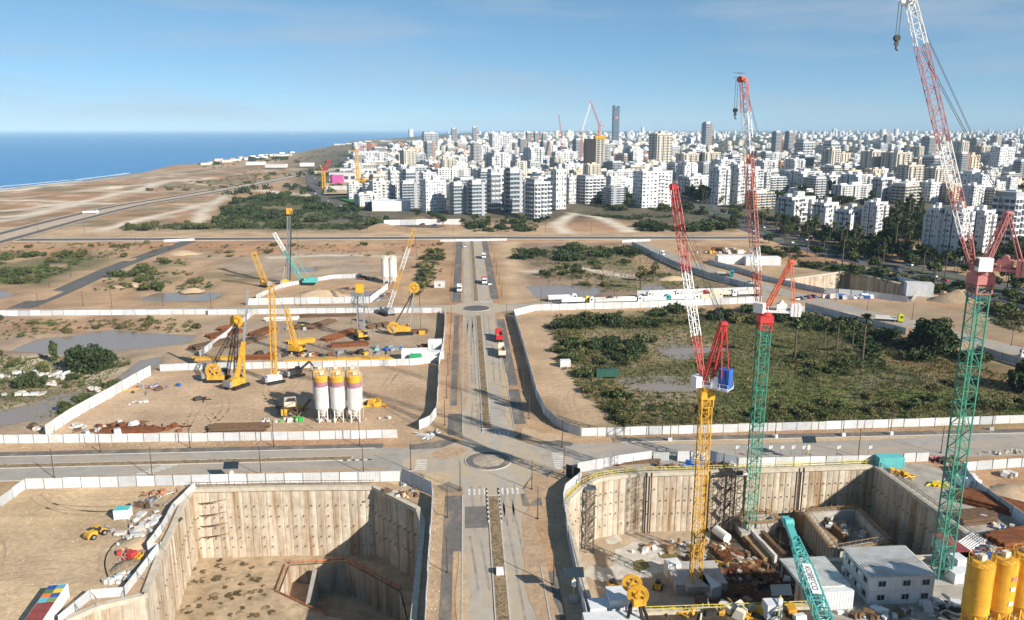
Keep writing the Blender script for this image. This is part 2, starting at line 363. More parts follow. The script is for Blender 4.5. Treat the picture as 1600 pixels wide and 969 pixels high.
# town ground
lay([(-150, 700), (120, 690), (330, 640), (420, 470), (900, 420), (3500, 2500), (6000, 9000), (-300, 9000), (-420, 2400), (-260, 1250)], (.12, .11, .075), 25, 20, .95)
lay([(-900, 6000), (70000, 1500), (70000, 70000), (-900, 70000)], (.09, .105, .075), 400, 100, .95)
for pth, w_ in ((((-40, 319), (60, 316), (120, 317), (180, 319)), 16), (((-40, 342), (30, 337), (80, 327), (105, 321)), 15), (((-40, 304), (60, 296), (115, 289)), 18), (((150, 362), (210, 345), (280, 330), (318, 318)), 13), (((400, 297), (450, 302), (492, 306)), 16), (((560, 232), (600, 229), (650, 227)), 40), (((890, 330), (930, 340), (965, 352), (985, 363)), 12), (((-40, 352), (60, 334), (200, 300), (300, 283)), 10), (((120, 300), (230, 292), (330, 280)), 12), (((0, 330), (150, 312), (260, 290)), 12), (((360, 300), (320, 330), (300, 358)), 10), (((890, 365), (870, 350), (900, 335)), 12), (((420, 405), (520, 398), (640, 402)), 6), (((820, 425), (900, 420), (980, 430)), 8), (((1240, 480), (1330, 492), (1440, 505)), 8)):
    lay(band(smooth_path([tuple(at(*p)[:2]) for p in pth]), w_), (.68, .59, .47), 4, 1.0, 1.0)
C *= np.array([.96, .945, .94])
C *= (.84 + .32 * fine)[:, None] * (.9 + .2 * big)[:, None]
# relief: flat under roads and yards, rough in the fields
Z = np.zeros(len(fx))
def relief(poly, amp, size, seed, feather=10.0, sink=0.0):
    w = np.clip(sdist(fx, fy, poly) / feather, 0, 1)
    Z[:] += w * ((fbm(fx, fy, size, seed) - .5) * 2 * amp - sink)
relief(pxpoly((845, 505), (1250, 492), (1420, 545), (1600, 605), (1700, 640), (980, 655), (905, 620)), 1.3, 26, 51, 12, .25)
relief(pxpoly((800, 385), (985, 386), (1160, 448), (995, 460), (815, 465)), 1.2, 30, 52, 14, .3)
relief(pxpoly((-150, 385), (270, 382), (70, 470), (-150, 474)), 1.6, 30, 53, 14, .2)
relief(pxpoly((310, 382), (690, 381), (680, 470), (150, 470)), 1.5, 32, 54, 14, .2)
relief(pxpoly((-200, 503), (315, 500), (240, 570), (80, 672), (-200, 680)), 1.0, 24, 55, 10, .25)
relief(pxpoly((-100, 360), (1140, 350), (1100, 322), (420, 300), (200, 345)), 4.0, 60, 56, 40)
relief(pxpoly((560, 360), (610, 343), (700, 341), (715, 360)), 4.0, 40, 57, 15, -4)
relief(pxpoly((-100, 345), (-100, 300), (430, 262), (480, 268), (300, 300)), 5.0, 90, 58, 60, -2)
relief(pxpoly((440, 258), (480, 236), (560, 221), (700, 224), (640, 240)), 8.0, 200, 59, 150, -10)
CROAD = smooth_path([tuple(at(*p)[:2]) for p in ((-60, 388), (20, 367), (110, 343), (200, 322), (300, 305), (400, 287), (490, 270), (540, 262))])
BOUL = smooth_path([tuple(at(*p)[:2]) for p in ((1720, 494), (1600, 462), (1450, 428), (1330, 402), (1230, 374), (1150, 345), (1095, 321), (1062, 306), (1040, 296))])
TOWNST = smooth_path([tuple(at(*p)[:2]) for p in ((484, 268), (487, 285), (497, 305), (520, 322), (560, 337), (610, 350), (690, 355))])
FLATS = [band(CROAD, 50), band(BOUL, 36), band(TOWNST, 20), band([(-460, 604), (0, 593), (180, 582), (300, 577)], 20)]
def dig(poly, z, feather):
    w = np.clip(sdist(fx, fy, poly) / feather + .35 + jit * .25, 0, 1); w = w * w * (3 - 2 * w)
    Z[:] = Z * (1 - w) + z * w
PONDS = [(((5, 549), (60, 526), (200, 519), (310, 521), (290, 536), (235, 542), (100, 552)), 'long muddy pond beside the dark round tree'),
         (((178, 590), (215, 560), (252, 554), (254, 566), (205, 592)), 'narrow muddy channel running down from the long pond'),
         (((-25, 668), (-10, 644), (40, 631), (88, 625), (82, 641), (30, 657)), 'muddy pond at the rubble beside the lower corner of the yard'),
         (((212, 468), (240, 457), (300, 454), (345, 458), (330, 469)), 'shallow puddle below the dirt mounds near the white hoarding'),
         (((-30, 468), (-30, 450), (8, 452), (18, 460)), 'small pond by the diagonal road'),
         (((818, 446), (870, 444), (945, 450), (930, 461), (840, 464)), 'muddy pond behind the row of waiting lorries'),
         (((1000, 445), (1030, 443), (1042, 452), (1010, 456)), 'small puddle by the two bare trees'),
         (((978, 600), (1030, 594), (1100, 600), (1105, 609), (1040, 612), (990, 606)), 'wide muddy puddle in the green field'),
         (((1020, 546), (1100, 538), (1140, 541), (1130, 548), (1060, 551)), 'flooded hollow behind the red crane cab'),
         (((540, 472), (545, 455), (600, 452), (610, 470)), 'puddle beside the pair of pale silos'),
         (((430, 424), (440, 417), (490, 416), (495, 424)), 'thin puddle between the tall rig and the pale silos')]
for pl, lb in PONDS: lay(pxpoly(*pl), (.22, .165, .115), 9, 4, .75); dig(pxpoly(*pl), -1.3, 3.5)
# shore: the land falls to the sea along a line parallel to the road
COAST = pxpoly((-400, 345), (0, 291), (120, 279), (215, 266), (262, 255), (300, 255), (330, 250), (440, 241), (470, 234), (520, 226), (545, 220), (620, 216), (690, 211), (760, 207)) 
land = COAST + [(3000, 30000), (70000, 70000), (70000, -3000), (-1000, -3000), (-1000, 500)]
sd = sdist(fx, fy, land)
w = np.clip(sd / 60 + .1, 0, 1); Z[:] = np.where(sd < 60, Z * w + (-9) * (1 - w) ** 2, Z); Z[sd < -5] = -12
far = np.clip((fy - 5000) / 6000, 0, 1); Z += np.where(sd > 60, far * (fbm(fx, fy, 4000, 61) * 55 - 10), 0)
for fl_ in FLATS:
    w = np.clip((sdist(fx, fy, fl_) + 14) / 12, 0, 1); Z *= 1 - w
V = np.stack([fx, fy, Z], 1)
nx, ny = len(gx), len(gy)
idx = np.arange(nx * ny).reshape(ny, nx)
Q = np.stack([idx[:-1, :-1], idx[:-1, 1:], idx[1:, 1:], idx[1:, :-1]], -1).reshape(-1, 4)
hole = np.zeros(len(fx), bool)
for p in (PIT_W, PIT_E, PIT_F): hole |= sdist(fx, fy, p) > -0.4
Q = Q[~hole[Q].any(1)]
me = fast_mesh('ground', V, Q, [m_ground], col=np.concatenate([C, np.ones((len(C), 1))], 1), smooth=True)
ground = link(bpy.data.objects.new('ground', me)); tag(ground, 'bare sandy soil and scrubland of the building land', kind='structure')

def grown(poly, d):
    n = len(poly); out = []
    a = sum(poly[i][0] * poly[(i + 1) % n][1] - poly[(i + 1) % n][0] * poly[i][1] for i in range(n)); s = 1 if a > 0 else -1
    for i in range(n):
        p, q, r = (Vector(poly[(i + k) % n][:2]) for k in (-1, 0, 1))
        e1 = (q - p).normalized(); e2 = (r - q).normalized(); n1 = Vector((e1.y, -e1.x)) * s; n2 = Vector((e2.y, -e2.x)) * s
        m = (n1 + n2); m = m / max(m.length_squared, .5) * 2 if m.length > .1 else n1
        out.append(tuple(q + m * d))
    return out
for nm, p, g in (('pit_apron', PIT_W, 4.2), ('pit_apron', PIT_E, 4.2), ('pit_apron', PIT_F, 6.5)):
    sheet(nm, grown(p, g), .012, m_soil, holes=[p])

# water
for i, (pl, lb) in enumerate(PONDS):
    P = pxpoly(*pl); o = sheet('pond', grown(P, 7), -.55 if i not in (2,) else -.5, m_water); o['label'] = lb
m_sea = bpy.data.materials.new('sea_water'); m_sea.use_nodes = True
n = m_sea.node_tree; b = n.nodes['Principled BSDF']; b.inputs['Roughness'].default_value = .35; b.inputs['Specular IOR Level'].default_value = .22
g = n.nodes.new('ShaderNodeNewGeometry'); t = n.nodes.new('ShaderNodeTexNoise'); t.inputs['Scale'].default_value = .012; t.inputs['Detail'].default_value = 10; t.inputs['Roughness'].default_value = .7
n.links.new(g.outputs['Position'], t.inputs['Vector'])
cr = n.nodes.new('ShaderNodeValToRGB'); cr.color_ramp.elements[0].position = .3; cr.color_ramp.elements[0].color = (.045, .2, .43, 1); cr.color_ramp.elements[1].position = .75; cr.color_ramp.elements[1].color = (.065, .26, .52, 1)
n.links.new(t.outputs['Fac'], cr.inputs['Fac']); n.links.new(cr.outputs['Color'], b.inputs['Base Color'])
bp = n.nodes.new('ShaderNodeBump'); bp.inputs['Strength'].default_value = .5; bp.inputs['Distance'].default_value = 2; n.links.new(t.outputs['Fac'], bp.inputs['Height']); n.links.new(bp.outputs['Normal'], b.inputs['Normal'])
sea = sheet('sea', [(-70000, -2000), (-400, -2000), (-330, 2500), (3000, 30000), (9000, 61000), (-70000, 61000)], -5.0, m_sea); sea['label'] = 'open blue sea along the coast'
m_foam = mat('surf_foam', (.75, .78, .8), .7, var=.1)
for pth in (((-60, 303), (0, 290), (40, 286), (80, 282), (110, 279)), ((118, 279), (150, 275), (190, 270), (200, 268)), ((0, 294), (60, 287), (130, 280))):
    q = smooth_path([tuple(at(p[0], p[1] + 2.4, -5)[:2]) for p in pth], 10)
    ww = [RU(5, 16) * (.3 if i in (0, len(q) - 1) else 1) for i in range(len(q))]
    o = sheet('surf', band(q, ww), -4.85, m_foam); o['label'] = 'white breaking surf along the beach'

# ------------------------------------------------------------------ roads
J1, J2 = (4.9, 181.5), (4.5, 351.8)
def paved(name, pts, z, m, label=None, parent=None):
    o = sheet(name, pts, z, m, parent)
    if label and parent is None: o['label'] = label
    return o
main_road = paved('main_road', rect(-1.4, 60, 12.6, 590), .03, m_road, 'dusty straight dual road leading away from the viewer')
near_road = paved('cross_road', rect(-300, 176.8, 300, 191.2), .026, m_road2, 'near cross road in front of the two deep pits')
paved('cross_road', [(-420, 349), (-10, 347), (20, 346), (82, 356), (150, 366), (152, 384), (90, 376), (22, 360), (-10, 360), (-420, 364)], .026, m_road2, 'far cross road where the lorries wait')
paved('cross_road', band([(-460, 604), (0, 593), (180, 582), (300, 577)], 15), .034, m_dark, 'dark road crossing beyond the building blocks')
for (cx, cy), r, nm in ((J1, 19, 'near'), (J2, 17, 'far')):
    pts = [(cx + r * math.cos(a) * (1.0 + .12 * math.cos(4 * a)), cy + r * math.sin(a) * (.78 + .1 * math.cos(4 * a))) for a in [i * math.pi / 24 for i in range(48)]]
    paved('junction_road', pts, .034, m_road, nm + ' roundabout junction of dusty asphalt')
# side strips of dark pavers along the main road, and worn footpaths
for (x0, x1, y0, y1, m) in ((-5.3, -1.5, 139, 163, m_paver), (-5.3, -3.2, 60, 139, m_paver), (13.4, 16, 100, 131, m_paver), (11.6, 16, 157, 163, m_paver), (-5.6, -1.5, 199, 215, m_paver), (12.7, 16.2, 206, 236, m_paver), (12.7, 16.2, 240, 330, m_paver), (-5.2, -3.2, 222, 338, m_paver), (-6.8, -2.4, 366, 590, m_paver), (11.7, 15.8, 372, 590, m_paver)):
    paved('parking_strip', rect(x0, y0, x1, y1), .038, m)
for x0, x1, y0, y1 in ((-230, -22, 191.3, 194.2), (38, 300, 191.3, 194.4)):
    paved('parking_strip', rect(x0, y0, x1, y1), .032, m_paver)
paved('asphalt_patch', rect(-.9, 148, 3.9, 157.5), .042, mat('patch_asphalt', (.16, .145, .13), .9, var=.25, scale=.8))
# corner islands of the near junction
def fan(cx, cy, r, a0, a1, tip, n=9): return [tip] + [(cx + r * math.cos(math.radians(a0 + (a1 - a0) * i / n)), cy + r * math.sin(math.radians(a0 + (a1 - a0) * i / n))) for i in range(n + 1)]
for pts in (pxpoly((657, 742), (672, 739), (722, 765), (700, 770), (668, 752)), pxpoly((640, 690), (712, 687), (716, 690), (690, 700), (640, 703)), pxpoly((803, 684), (835, 690), (862, 697), (893, 697), (896, 692), (850, 684), (815, 676)), pxpoly((815, 765), (830, 745), (862, 737), (850, 755), (845, 764))):
    paved('paved_corner', pts, .05, m_paver)
# kerbs, medians
def kerb(name, path, w, h, m, parent=None, label=None):
    mb = MB()
    for a, b in zip(path[:-1], path[1:]):
        mb.bar((a[0], a[1], h / 2), (b[0], b[1], h / 2), w, h)
    o = mb.build(name, m, parent)
    if parent is None: tag(o, label, kind='structure')
    return o
m_med = mat('median_soil', (.27, .19, .115), .95, var=.3, scale=1.2, bump=.6, stain=(.14, .13, .06), stain_amt=.7, stain_scale=(.5, .2, 1))
m_bw = mat('kerb_paint', (.55, .53, .5), .8, var=.1)
def median(x0, y0, x1, y1, label):
    o = sheet('median', rect(x0 + .14, y0 + .14, x1 - .14, y1 - .14), .13, m_med); o['label'] = label
    mb = MB()
    for (a, b) in (((x0, y0), (x1, y0)), ((x1, y0), (x1, y1)), ((x1, y1), (x0, y1)), ((x0, y1), (x0, y0))):
        mb.bar((a[0], a[1], .08), (b[0], b[1], .08), .24, .18)
    mb.build('kerb', m_kerb, o); return o
def striped(o, x, y0, y1, alongx=False):
    mw, md = MB(), MB(); k = 0; y = y0
    while y < y1:
        c = (x, y + .5, .09) if not alongx else (y + .5, x, .09); (md if k % 2 else mw).box(c, (.27, .98, .2) if not alongx else (.98, .27, .2)); y += 1; k += 1
    mw.build('white_kerb', m_white, o, 'stuff'); md.build('black_kerb', m_blk, o, 'stuff')
md1 = median(4.2, 70, 6.6, 162.3, 'brown earth median of the main road before the near roundabout'); striped(md1, 4.05, 150, 166); striped(md1, 6.75, 150, 166)
md2 = median(4.0, 203, 6.3, 338, 'weedy median of the main road between the roundabouts'); striped(md2, 3.85, 200, 214); striped(md2, 6.45, 200, 214)
median(3.6, 366, 5.9, 588, 'narrow earth median of the main road beyond the far roundabout')
for x0, x1, lb in ((-230, -29, 'brown median of the near cross road before the hoarding of the big pit'),):
    o = sheet('median', rect(x0, 184.1, x1, 186.2), .12, m_med); o['label'] = lb
    mb = MB(); mb.bar((x0, 184, .07), (x1, 184, .07), .24, .16); mb.bar((x0, 186.3, .07), (x1, 186.3, .07), .24, .16); mb.bar((x1, 184, .07), (x1, 186.3, .07), .24, .16); mb.build('kerb', m_kerb, o); striped(o, 183.85, -32, -24, True)
kerb('kerb', [(-230, 191.25), (-24, 191.25)], .22, .14, m_kerb, None, 'pale kerb along the far side of the near cross road')
kerb('kerb', [(-230, 176.7), (-13, 176.7)], .22, .14, m_kerb, None, 'kerb on the pit side of the near cross road')
kerb('kerb', [(40, 191.3), (290, 191.3)], .22, .14, m_kerb, None, 'kerb of the near cross road along the green field')
for x, y0, y1, lb in ((-1.45, 60, 163, 'kerb beside the paver strip next to the open pit'), (13.3, 100, 133, 'kerb beside the fenced crane pit'), (-1.5, 200, 338, 'kerb between the roundabouts on the rig yard side'), (12.65, 203, 332, 'kerb between the roundabouts on the field side'), (-2.3, 368, 588, 'far kerb on the open ground side'), (11.7, 368, 588, 'far kerb on the pond side')):
    kerb('kerb', [(x, y0), (x, y1)], .2, .14, m_kerb, None, lb)
kerb('kerb', [(-460, 612), (0, 601), (180, 590), (300, 585)], .8, .3, m_kerb, None, 'pale kerb beyond the dark far road')
kerb('kerb', [(-460, 596), (0, 585), (180, 574), (300, 569)], .8, .3, m_kerb, None, 'pale kerb on the near side of the dark far road')
# roundabouts
for (cx, cy), r0, r1, lb in ((J1, 5.7, 3.9, 'near roundabout with dark cobbled ring and sandy middle'), (J2, 6.2, 5.6, 'far roundabout with grey middle')):
    ring = lambda r: [(cx + r * math.cos(i * math.pi / 24), cy + r * .98 * math.sin(i * math.pi / 24)) for i in range(48)]
    o = sheet('roundabout', ring(r0), .14, m_paver if r1 < 5 else m_dark); o['label'] = lb
    mb = MB()
    for i in range(48):
        a = ring(r0)[i]; b = ring(r0)[(i + 1) % 48]; mb.bar((*a, .08), (*b, .08), .28, .2)
    mb.build('kerb', m_kerb, o)
    if r1 < 5:
        V2 = [(cx + r * math.cos(j * math.pi / 16), cy + r * math.sin(j * math.pi / 16), .17 + .35 * (1 - (r / r1) ** 2) + RU(-.05, .05)) for r in (r1, r1 * .66, r1 * .33) for j in range(32)] + [(cx, cy, .5)]
        fs = [(k * 32 + j, k * 32 + (j + 1) % 32, k * 32 + 32 + (j + 1) % 32, k * 32 + 32 + j) for k in range(2) for j in range(32)] + [(64 + j, 64 + (j + 1) % 32, 96) for j in range(32)]
        MB().add(V2, fs).build('island_soil', mat('island_soil', (.36, .3, .235), .95, 0, .3, .9, bump=.5), o, smooth=True)
# crossing stripes: each one a piece of its road
def stripes(parent, x, y, dx, dy, n, w, l):
    me = None
    for i in range(n):
        if me is None: me = MB().box((0, 0, 0), (w, l, .012)).build('crossing_stripe', m_white, parent); o = me
        else: o = me.copy(); link(o, parent)
        o.location = (x + dx * i, y + dy * i, .052)
stripes(main_road, .1, 164.6, 1.15, 0, 4, .5, 3.0); stripes(main_road, 7.6, 164.6, 1.15, 0, 4, .5, 3.0)
stripes(main_road, 7.4, 199.6, 1.15, 0, 4, .5, 2.6)
stripes(near_road, -11.6, 177.6, 0, 1.05, 6, 2.7, .5); stripes(near_road, 22.4, 176.2, 0, 1.1, 9, 3.0, .5); stripes(near_road, -78, 178, 1.0, 1.1, 6, 4, .5)
stripes(main_road, 6.9, 366, 1.1, 0, 5, .55, 2.4)
# other roads
paved('side_road', band(smooth_path([tuple(at(*p)[:2]) for p in ((30, 482), (95, 456), (180, 418), (240, 396), (296, 377))]), 12), .02, m_dark, 'dark narrow road slanting across the scrub')
diagE = smooth_path([tuple(at(*p)[:2]) for p in ((985, 376), (1040, 398), (1110, 424), (1200, 450), (1300, 476), (1420, 506), (1500, 526), (1620, 556), (1700, 580))])
paved('side_road', band(diagE, 12), .02, m_road2, 'hoarding-lined road where lorries come down')
paved('coast_road', band(smooth_path([tuple(at(*p)[:2]) for p in ((-60, 388), (20, 367), (110, 343), (200, 322), (300, 305), (400, 287), (490, 270), (540, 262))]), 38), .3, mat('unfinished_road', (.46, .36, .265), .95, var=.15, scale=.1), 'wide unfinished road towards the coast')
for off in (-14, 15):
    q = smooth_path([tuple(at(*p)[:2]) for p in ((-60, 388), (20, 367), (110, 343), (200, 322), (300, 305), (400, 287), (490, 270))])
    q2 = [(p[0] + off * .8, p[1] + off * .55) for p in q]; paved('asphalt_lane', band(q2, 6.5), .5, m_dark, 'dark asphalt lane of the unfinished coast road, %s side' % ('seaward' if off < 0 else 'inland'))
boul = smooth_path([tuple(at(*p)[:2]) for p in ((1720, 494), (1600, 462), (1450, 428), (1330, 402), (1230, 374), (1150, 345), (1095, 321), (1062, 306), (1040, 296))])
paved('boulevard', band(boul, 30), .25, m_dark, 'wide dark boulevard along the white town')
o = sheet('median', band(boul, 4), .4, mat('verge_grass', (.075, .1, .035), .9, var=.3, scale=.5)); o['label'] = 'planted middle strip of the boulevard'
townst = smooth_path([tuple(at(*p)[:2]) for p in ((484, 268), (487, 285), (497, 305), (520, 322), (560, 337), (610, 350), (690, 355))])
paved('street', band(townst, 16), .4, m_dark, 'curved street at the edge of town by the football pitch')
# ------------------------------------------------------------------ retaining walls and floors of the pits
m_anchor = mat('anchor_plate', (.16, .13, .1), .7, .2, .2, 1)
m_cap = mat('capping_beam', (.5, .44, .35), .9, var=.2, scale=.8)
m_orange = mat('orange_net', (.5, .17, .08), .8, var=.2, scale=1)
PANEL = {}
def panel_mesh(h):
    k = round(h, 1)
    if k not in PANEL:
        mb = MB()
        # one wall panel: a slab with rounded pile edges, 1 wide, facing -y
        pts = [(-.5, .35), (-.5, -.02), (-.44, -.1), (-.2, -.15), (.2, -.15), (.44, -.1), (.5, -.02), (.5, .35)]
        mb.prism(pts, -h, 0); me = bpy.data.meshes.new('wall_panel'); me.from_pydata(mb.v, [], mb.f); me.materials.append(m_wall); me.update(); PANEL[k] = me
    return PANEL[k]
def pit_wall(path, h, label, z0=0.0, pw=1.85, anchors=(), cap=True, name='retaining_wall', am=(0.0, 1.0)):
    """panels along path, pit on the left-hand side of the walking direction"""
    root = empty(name, (path[0][0], path[0][1], z0), 0, label, 'wall'); root['kind'] = 'thing'; ox, oy = path[0][0], path[0][1]
    an = MB(); cp = MB(); tot = 0
    for (ax, ay), (bx, by) in zip(path[:-1], path[1:]):
        d = Vector((bx - ax, by - ay)); L = d.length; d /= L; n = max(1, round(L / pw)); w = L / n; nrm = Vector((-d.y, d.x)); ang = math.atan2(d.y, d.x) + math.pi
        for i in range(n):
            c = Vector((ax, ay)) + d * (w * (i + .5)) - nrm * RU(-.05, .05)
            o = bpy.data.objects.new('wall_panel', panel_mesh(h)); link(o, root); o.location = (c.x - ox, c.y - oy, 0); o.rotation_euler = (0, 0, ang); o.scale = (w * .995, 1, 1)
            for az in anchors:
                if RU(0, 1) < .75:
                    q = c + nrm * .22; an.box((q.x - ox, q.y - oy, az), (.26, .2, .26), ang)
                    if RU(0, 1) < .6: an.tube((q.x - ox, q.y - oy, az), (q.x - ox + nrm.x * .7, q.y - oy + nrm.y * .7, az - .12), .05, 5)
        if cap: cp.bar((ax - ox, ay - oy, .1), (bx - ox, by - oy, .1), 1.1, .9)
    if an.v: an.build('anchor_plate', m_anchor, root, 'stuff')
    if cap: cp.build('capping_beam', m_cap, root)
    return root
W0 = PIT_W
pit_wall([W0[2], W0[1], W0[0]], 17, 'cream concrete retaining wall with rows of anchors at the back of the open pit', anchors=(-4.2, -6.8, -9.4, -12, -14.4))
pit_wall([W0[3], W0[2]], 17, 'angled retaining wall at the shaded back corner of the open pit', anchors=(-6, -11))
pit_wall([W0[5], W0[4], W0[3]], 17, 'shaded retaining wall beside the main road in the open pit', anchors=(-6, -11))
lw = [W0[0]] + [W0[i] for i in (13, 12, 11, 10)]
pit_wall(lw, 17, 'sunlit retaining wall below the zigzag hoarding of the open pit', anchors=(-6.8, -12))
pit_wall([W0[10], W0[9], W0[8], W0[7], W0[6]], 17, 'near stepped retaining wall of the open pit beside the container')
pit_wall([W0[6], W0[5]], 17, 'nearest retaining wall of the open pit')
E0 = PIT_E
pit_wall([E0[i] for i in (6, 5, 4, 3, 2)], 15, 'curved retaining wall of the crane pit', anchors=(-3.6, -6.4, -9.2, -12), pw=1.5)
pit_wall([E0[2], E0[1], E0[0]], 15, 'retaining wall of the crane pit along the main road', anchors=(-6.4,))
pit_wall([E0[8], E0[7], E0[6]], 15, 'long sunlit back wall of the crane pit with anchor rows', anchors=(-3.8, -6.9, -10.2), pw=1.5)
pit_wall([E0[10], E0[9], E0[8]], 15, 'shaded end wall of the crane pit', anchors=(-5, -10), pw=1.7)
pit_wall([E0[12], E0[11], E0[10]], 15, 'retaining wall of the crane pit below the cabins')
pit_wall([E0[0], E0[12]], 15, 'nearest retaining wall of the crane pit')
pit_wall([PIT_F[1], PIT_F[0]], 16, 'cream retaining wall of the distant pit', pw=3.2); pit_wall([PIT_F[2], PIT_F[1]], 16, 'dark shaded retaining wall of the distant pit', pw=3.2)
pit_wall([PIT_F[0], PIT_F[4], PIT_F[3], PIT_F[2]], 16, 'near retaining wall of the distant pit', pw=3.2)
m_pitfloor = mat('pit_floor_soil', (.42, .315, .205), .95, var=.22, scale=.5, bump=.7, bscale=.9, stain=(.2, .15, .095), stain_amt=.7, stain_scale=(.22, .22, 1), var2=.15, scale2=.12)
m_floorE = mat('wet_pit_floor', (.40, .31, .215), .9, var=.2, scale=.5, bump=.6, bscale=.9, stain=(.45, .43, .39), stain_amt=.8, stain_scale=(.1, .1, 1), var2=.15, scale2=.12)
SUB = [tuple(at(px, py, ZW)[:2]) for px, py in ((452, 884), (540, 879), (625, 925), (640, 990), (512, 960), (437, 925))]
o = sheet('pit_floor', grown(PIT_W, .6), ZW, m_pitfloor, holes=[SUB]); o['label'] = 'sandy floor of the open pit with an inner shaft'
sheet('pit_floor', SUB, ZW - 7.5, m_pitfloor)['label'] = 'floor of the inner shaft'
pit_wall(SUB[::-1] + [SUB[-1]], 7.5, 'concrete lined inner shaft in the floor of the open pit', z0=ZW, pw=2.2, cap=False, name='shaft_wall')
# inner chamber wall and orange edge protection
a, b = at(492, 888, ZW), at(481, 940, ZW)
dv = empty('dividing_wall', (a.x, a.y, ZW), 0, 'concrete dividing wall across the inner shaft', 'wall'); dv['kind'] = 'thing'
mb = MB(); mb.bar((0, 0, -3.9), (b.x - a.x, b.y - a.y, -3.9), .9, 7.3); mb.build('wall_slab', m_conc, dv)
mb = MB(); mb.prism([(p[0] - a.x, p[1] - a.y) for p in (SUB[0], tuple(a[:2]), tuple(b[:2]), SUB[5])], -7.3, -4.2); mb.build('chamber_floor', m_soil, dv)
for i0, i1, lb in ((0, 1, 'along its back'), (4, 5, 'along its near side'), (5, 0, 'on its sunlit side'), (1, 2, 'on its shaded side')):
    p, q = Vector(SUB[i0]), Vector(SUB[i1]); L = (q - p).length; d = (q - p) / L; nr = Vector((-d.y, d.x))
    if sdist(np.array([p.x + nr.x + d.x]), np.array([p.y + nr.y + d.y]), SUB)[0] > 0: nr = -nr
    rt = empty('edge_barrier', (p.x + nr.x * .6, p.y + nr.y * .6, ZW), 0, 'orange edge barrier of the inner shaft ' + lb, 'barrier', 'orange shaft barriers')
    mb = MB(); mb.bar((0, 0, .55), (d.x * L, d.y * L, .55), .08, .32); mb.build('orange_net', m_orange, rt)
    for k in range(int(L / 3) + 1): MB().bar((d.x * k * 3, d.y * k * 3, 0), (d.x * k * 3, d.y * k * 3, 1.1), .1).build('post', m_rust, rt)
# rough heaps of spoil on the sunny floor
def mound(name, c, rx, ry, h, m, label, cat='soil heap', group=None, n=14, seed=0):
    r = random.Random(seed + int(c[0] * 7) + int(c[1] * 13)); vs = [(0, 0, h)]; fs = []
    R = [(.3, .86), (.6, .5), (.85, .16), (1.0, -.06)]
    for k, (rr, zz) in enumerate(R):
        for j in range(n):
            a = j * 2 * math.pi / n; q = rr * (1 + r.uniform(-.16, .16)); vs.append((rx * q * math.cos(a), ry * q * math.sin(a), h * zz * (1 + r.uniform(-.25, .25)) if k < 3 else -.12))
    for j in range(n):
        fs.append((0, 1 + j, 1 + (j + 1) % n))
        for k in range(3): fs.append((1 + k * n + j, 1 + (k + 1) * n + j, 1 + (k + 1) * n + (j + 1) % n, 1 + k * n + (j + 1) % n))
    o = MB().add(vs, fs).build(name, m, smooth=True); o.location = c; return tag(o, label, cat, group)
m_spoil = mat('spoil', (.3, .225, .15), .95, var=.3, scale=1.5, bump=.8, bscale=2.5)
k = 0
for px, py in ((300, 880), (318, 905), (345, 885), (335, 930), (360, 905), (290, 915), (310, 940), (350, 950), (385, 930), (330, 868), (372, 878), (400, 905), (415, 950), (375, 958), (290, 955), (430, 880), (560, 862), (460, 866)):
    p = at(px, py, ZW)
    mound('spoil_heap', p, RU(.8, 1.5), RU(.6, 1.1), RU(.2, .5), m_spoil, 'low heap of loose spoil on the sandy floor of the open pit, %s one in' % nth(k), 'soil heap', 'spoil heaps on the pit floor', 11, k); k += 1
# loose tendons hanging from the back corner wall
for r_, zz in enumerate((-3.2, -6.2, -8.9, -11.6)):
    rt = empty('anchor_strands', (W0[0][0], W0[0][1], zz), 0, 'bundle of loose anchor strands at the sunny corner of the pit, %s row down' % ORD[r_], 'cables', 'loose anchor strands')
    for j in range(4):
        MB().bar((1.2 + j * .5, -.3, 0), (4.5 + j * 1.3, -2.2 - j * .3, 1 + .4 * j), .1).build('strand', m_rust, rt)
o = sheet('pit_floor', grown(PIT_E, .6), ZE, m_floorE); o['label'] = 'wet sandy floor of the crane pit'
sheet('pit_floor', grown(PIT_F, .6), ZF, m_pitfloor)['label'] = 'floor of the distant pit'
# ------------------------------------------------------------------ white site hoardings
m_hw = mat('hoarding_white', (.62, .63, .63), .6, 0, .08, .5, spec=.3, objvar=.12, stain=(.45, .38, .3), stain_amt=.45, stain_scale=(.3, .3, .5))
m_hw2 = mat('hoarding_grey_and_shade', (.5, .52, .54), .6, 0, .1, .5, spec=.3, objvar=.12, stain=(.38, .33, .27), stain_amt=.4, stain_scale=(.3, .3, .5))  # grey panels; also paints shade onto runs seen from their unlit side
m_post = mat('galvanised_steel', (.24, .24, .24), .5, .5, .15, 1)
HP = {}
def hoard_mesh(h, m):
    k = (round(h, 2), m.name)
    if k not in HP:
        mb = MB(); xs = np.linspace(-.495, .495, 9)
        pts = []
        for i in range(8):   # shallow trapezoid ribs
            a, b = xs[i], xs[i + 1]; q = (b - a) / 4; pts += [(a, -.02), (a + q, -.05), (b - q, -.05)]
        pts += [(.495, -.02), (.495, .03), (-.495, .03)]
        mb.prism(pts, .06, h); mb.box((0, -.01, h - .03), (.99, .1, .09)); me = bpy.data.meshes.new('fence_panel'); me.from_pydata(mb.v, [], mb.f); me.materials.append(m); me.update(); HP[k] = me
    return HP[k]
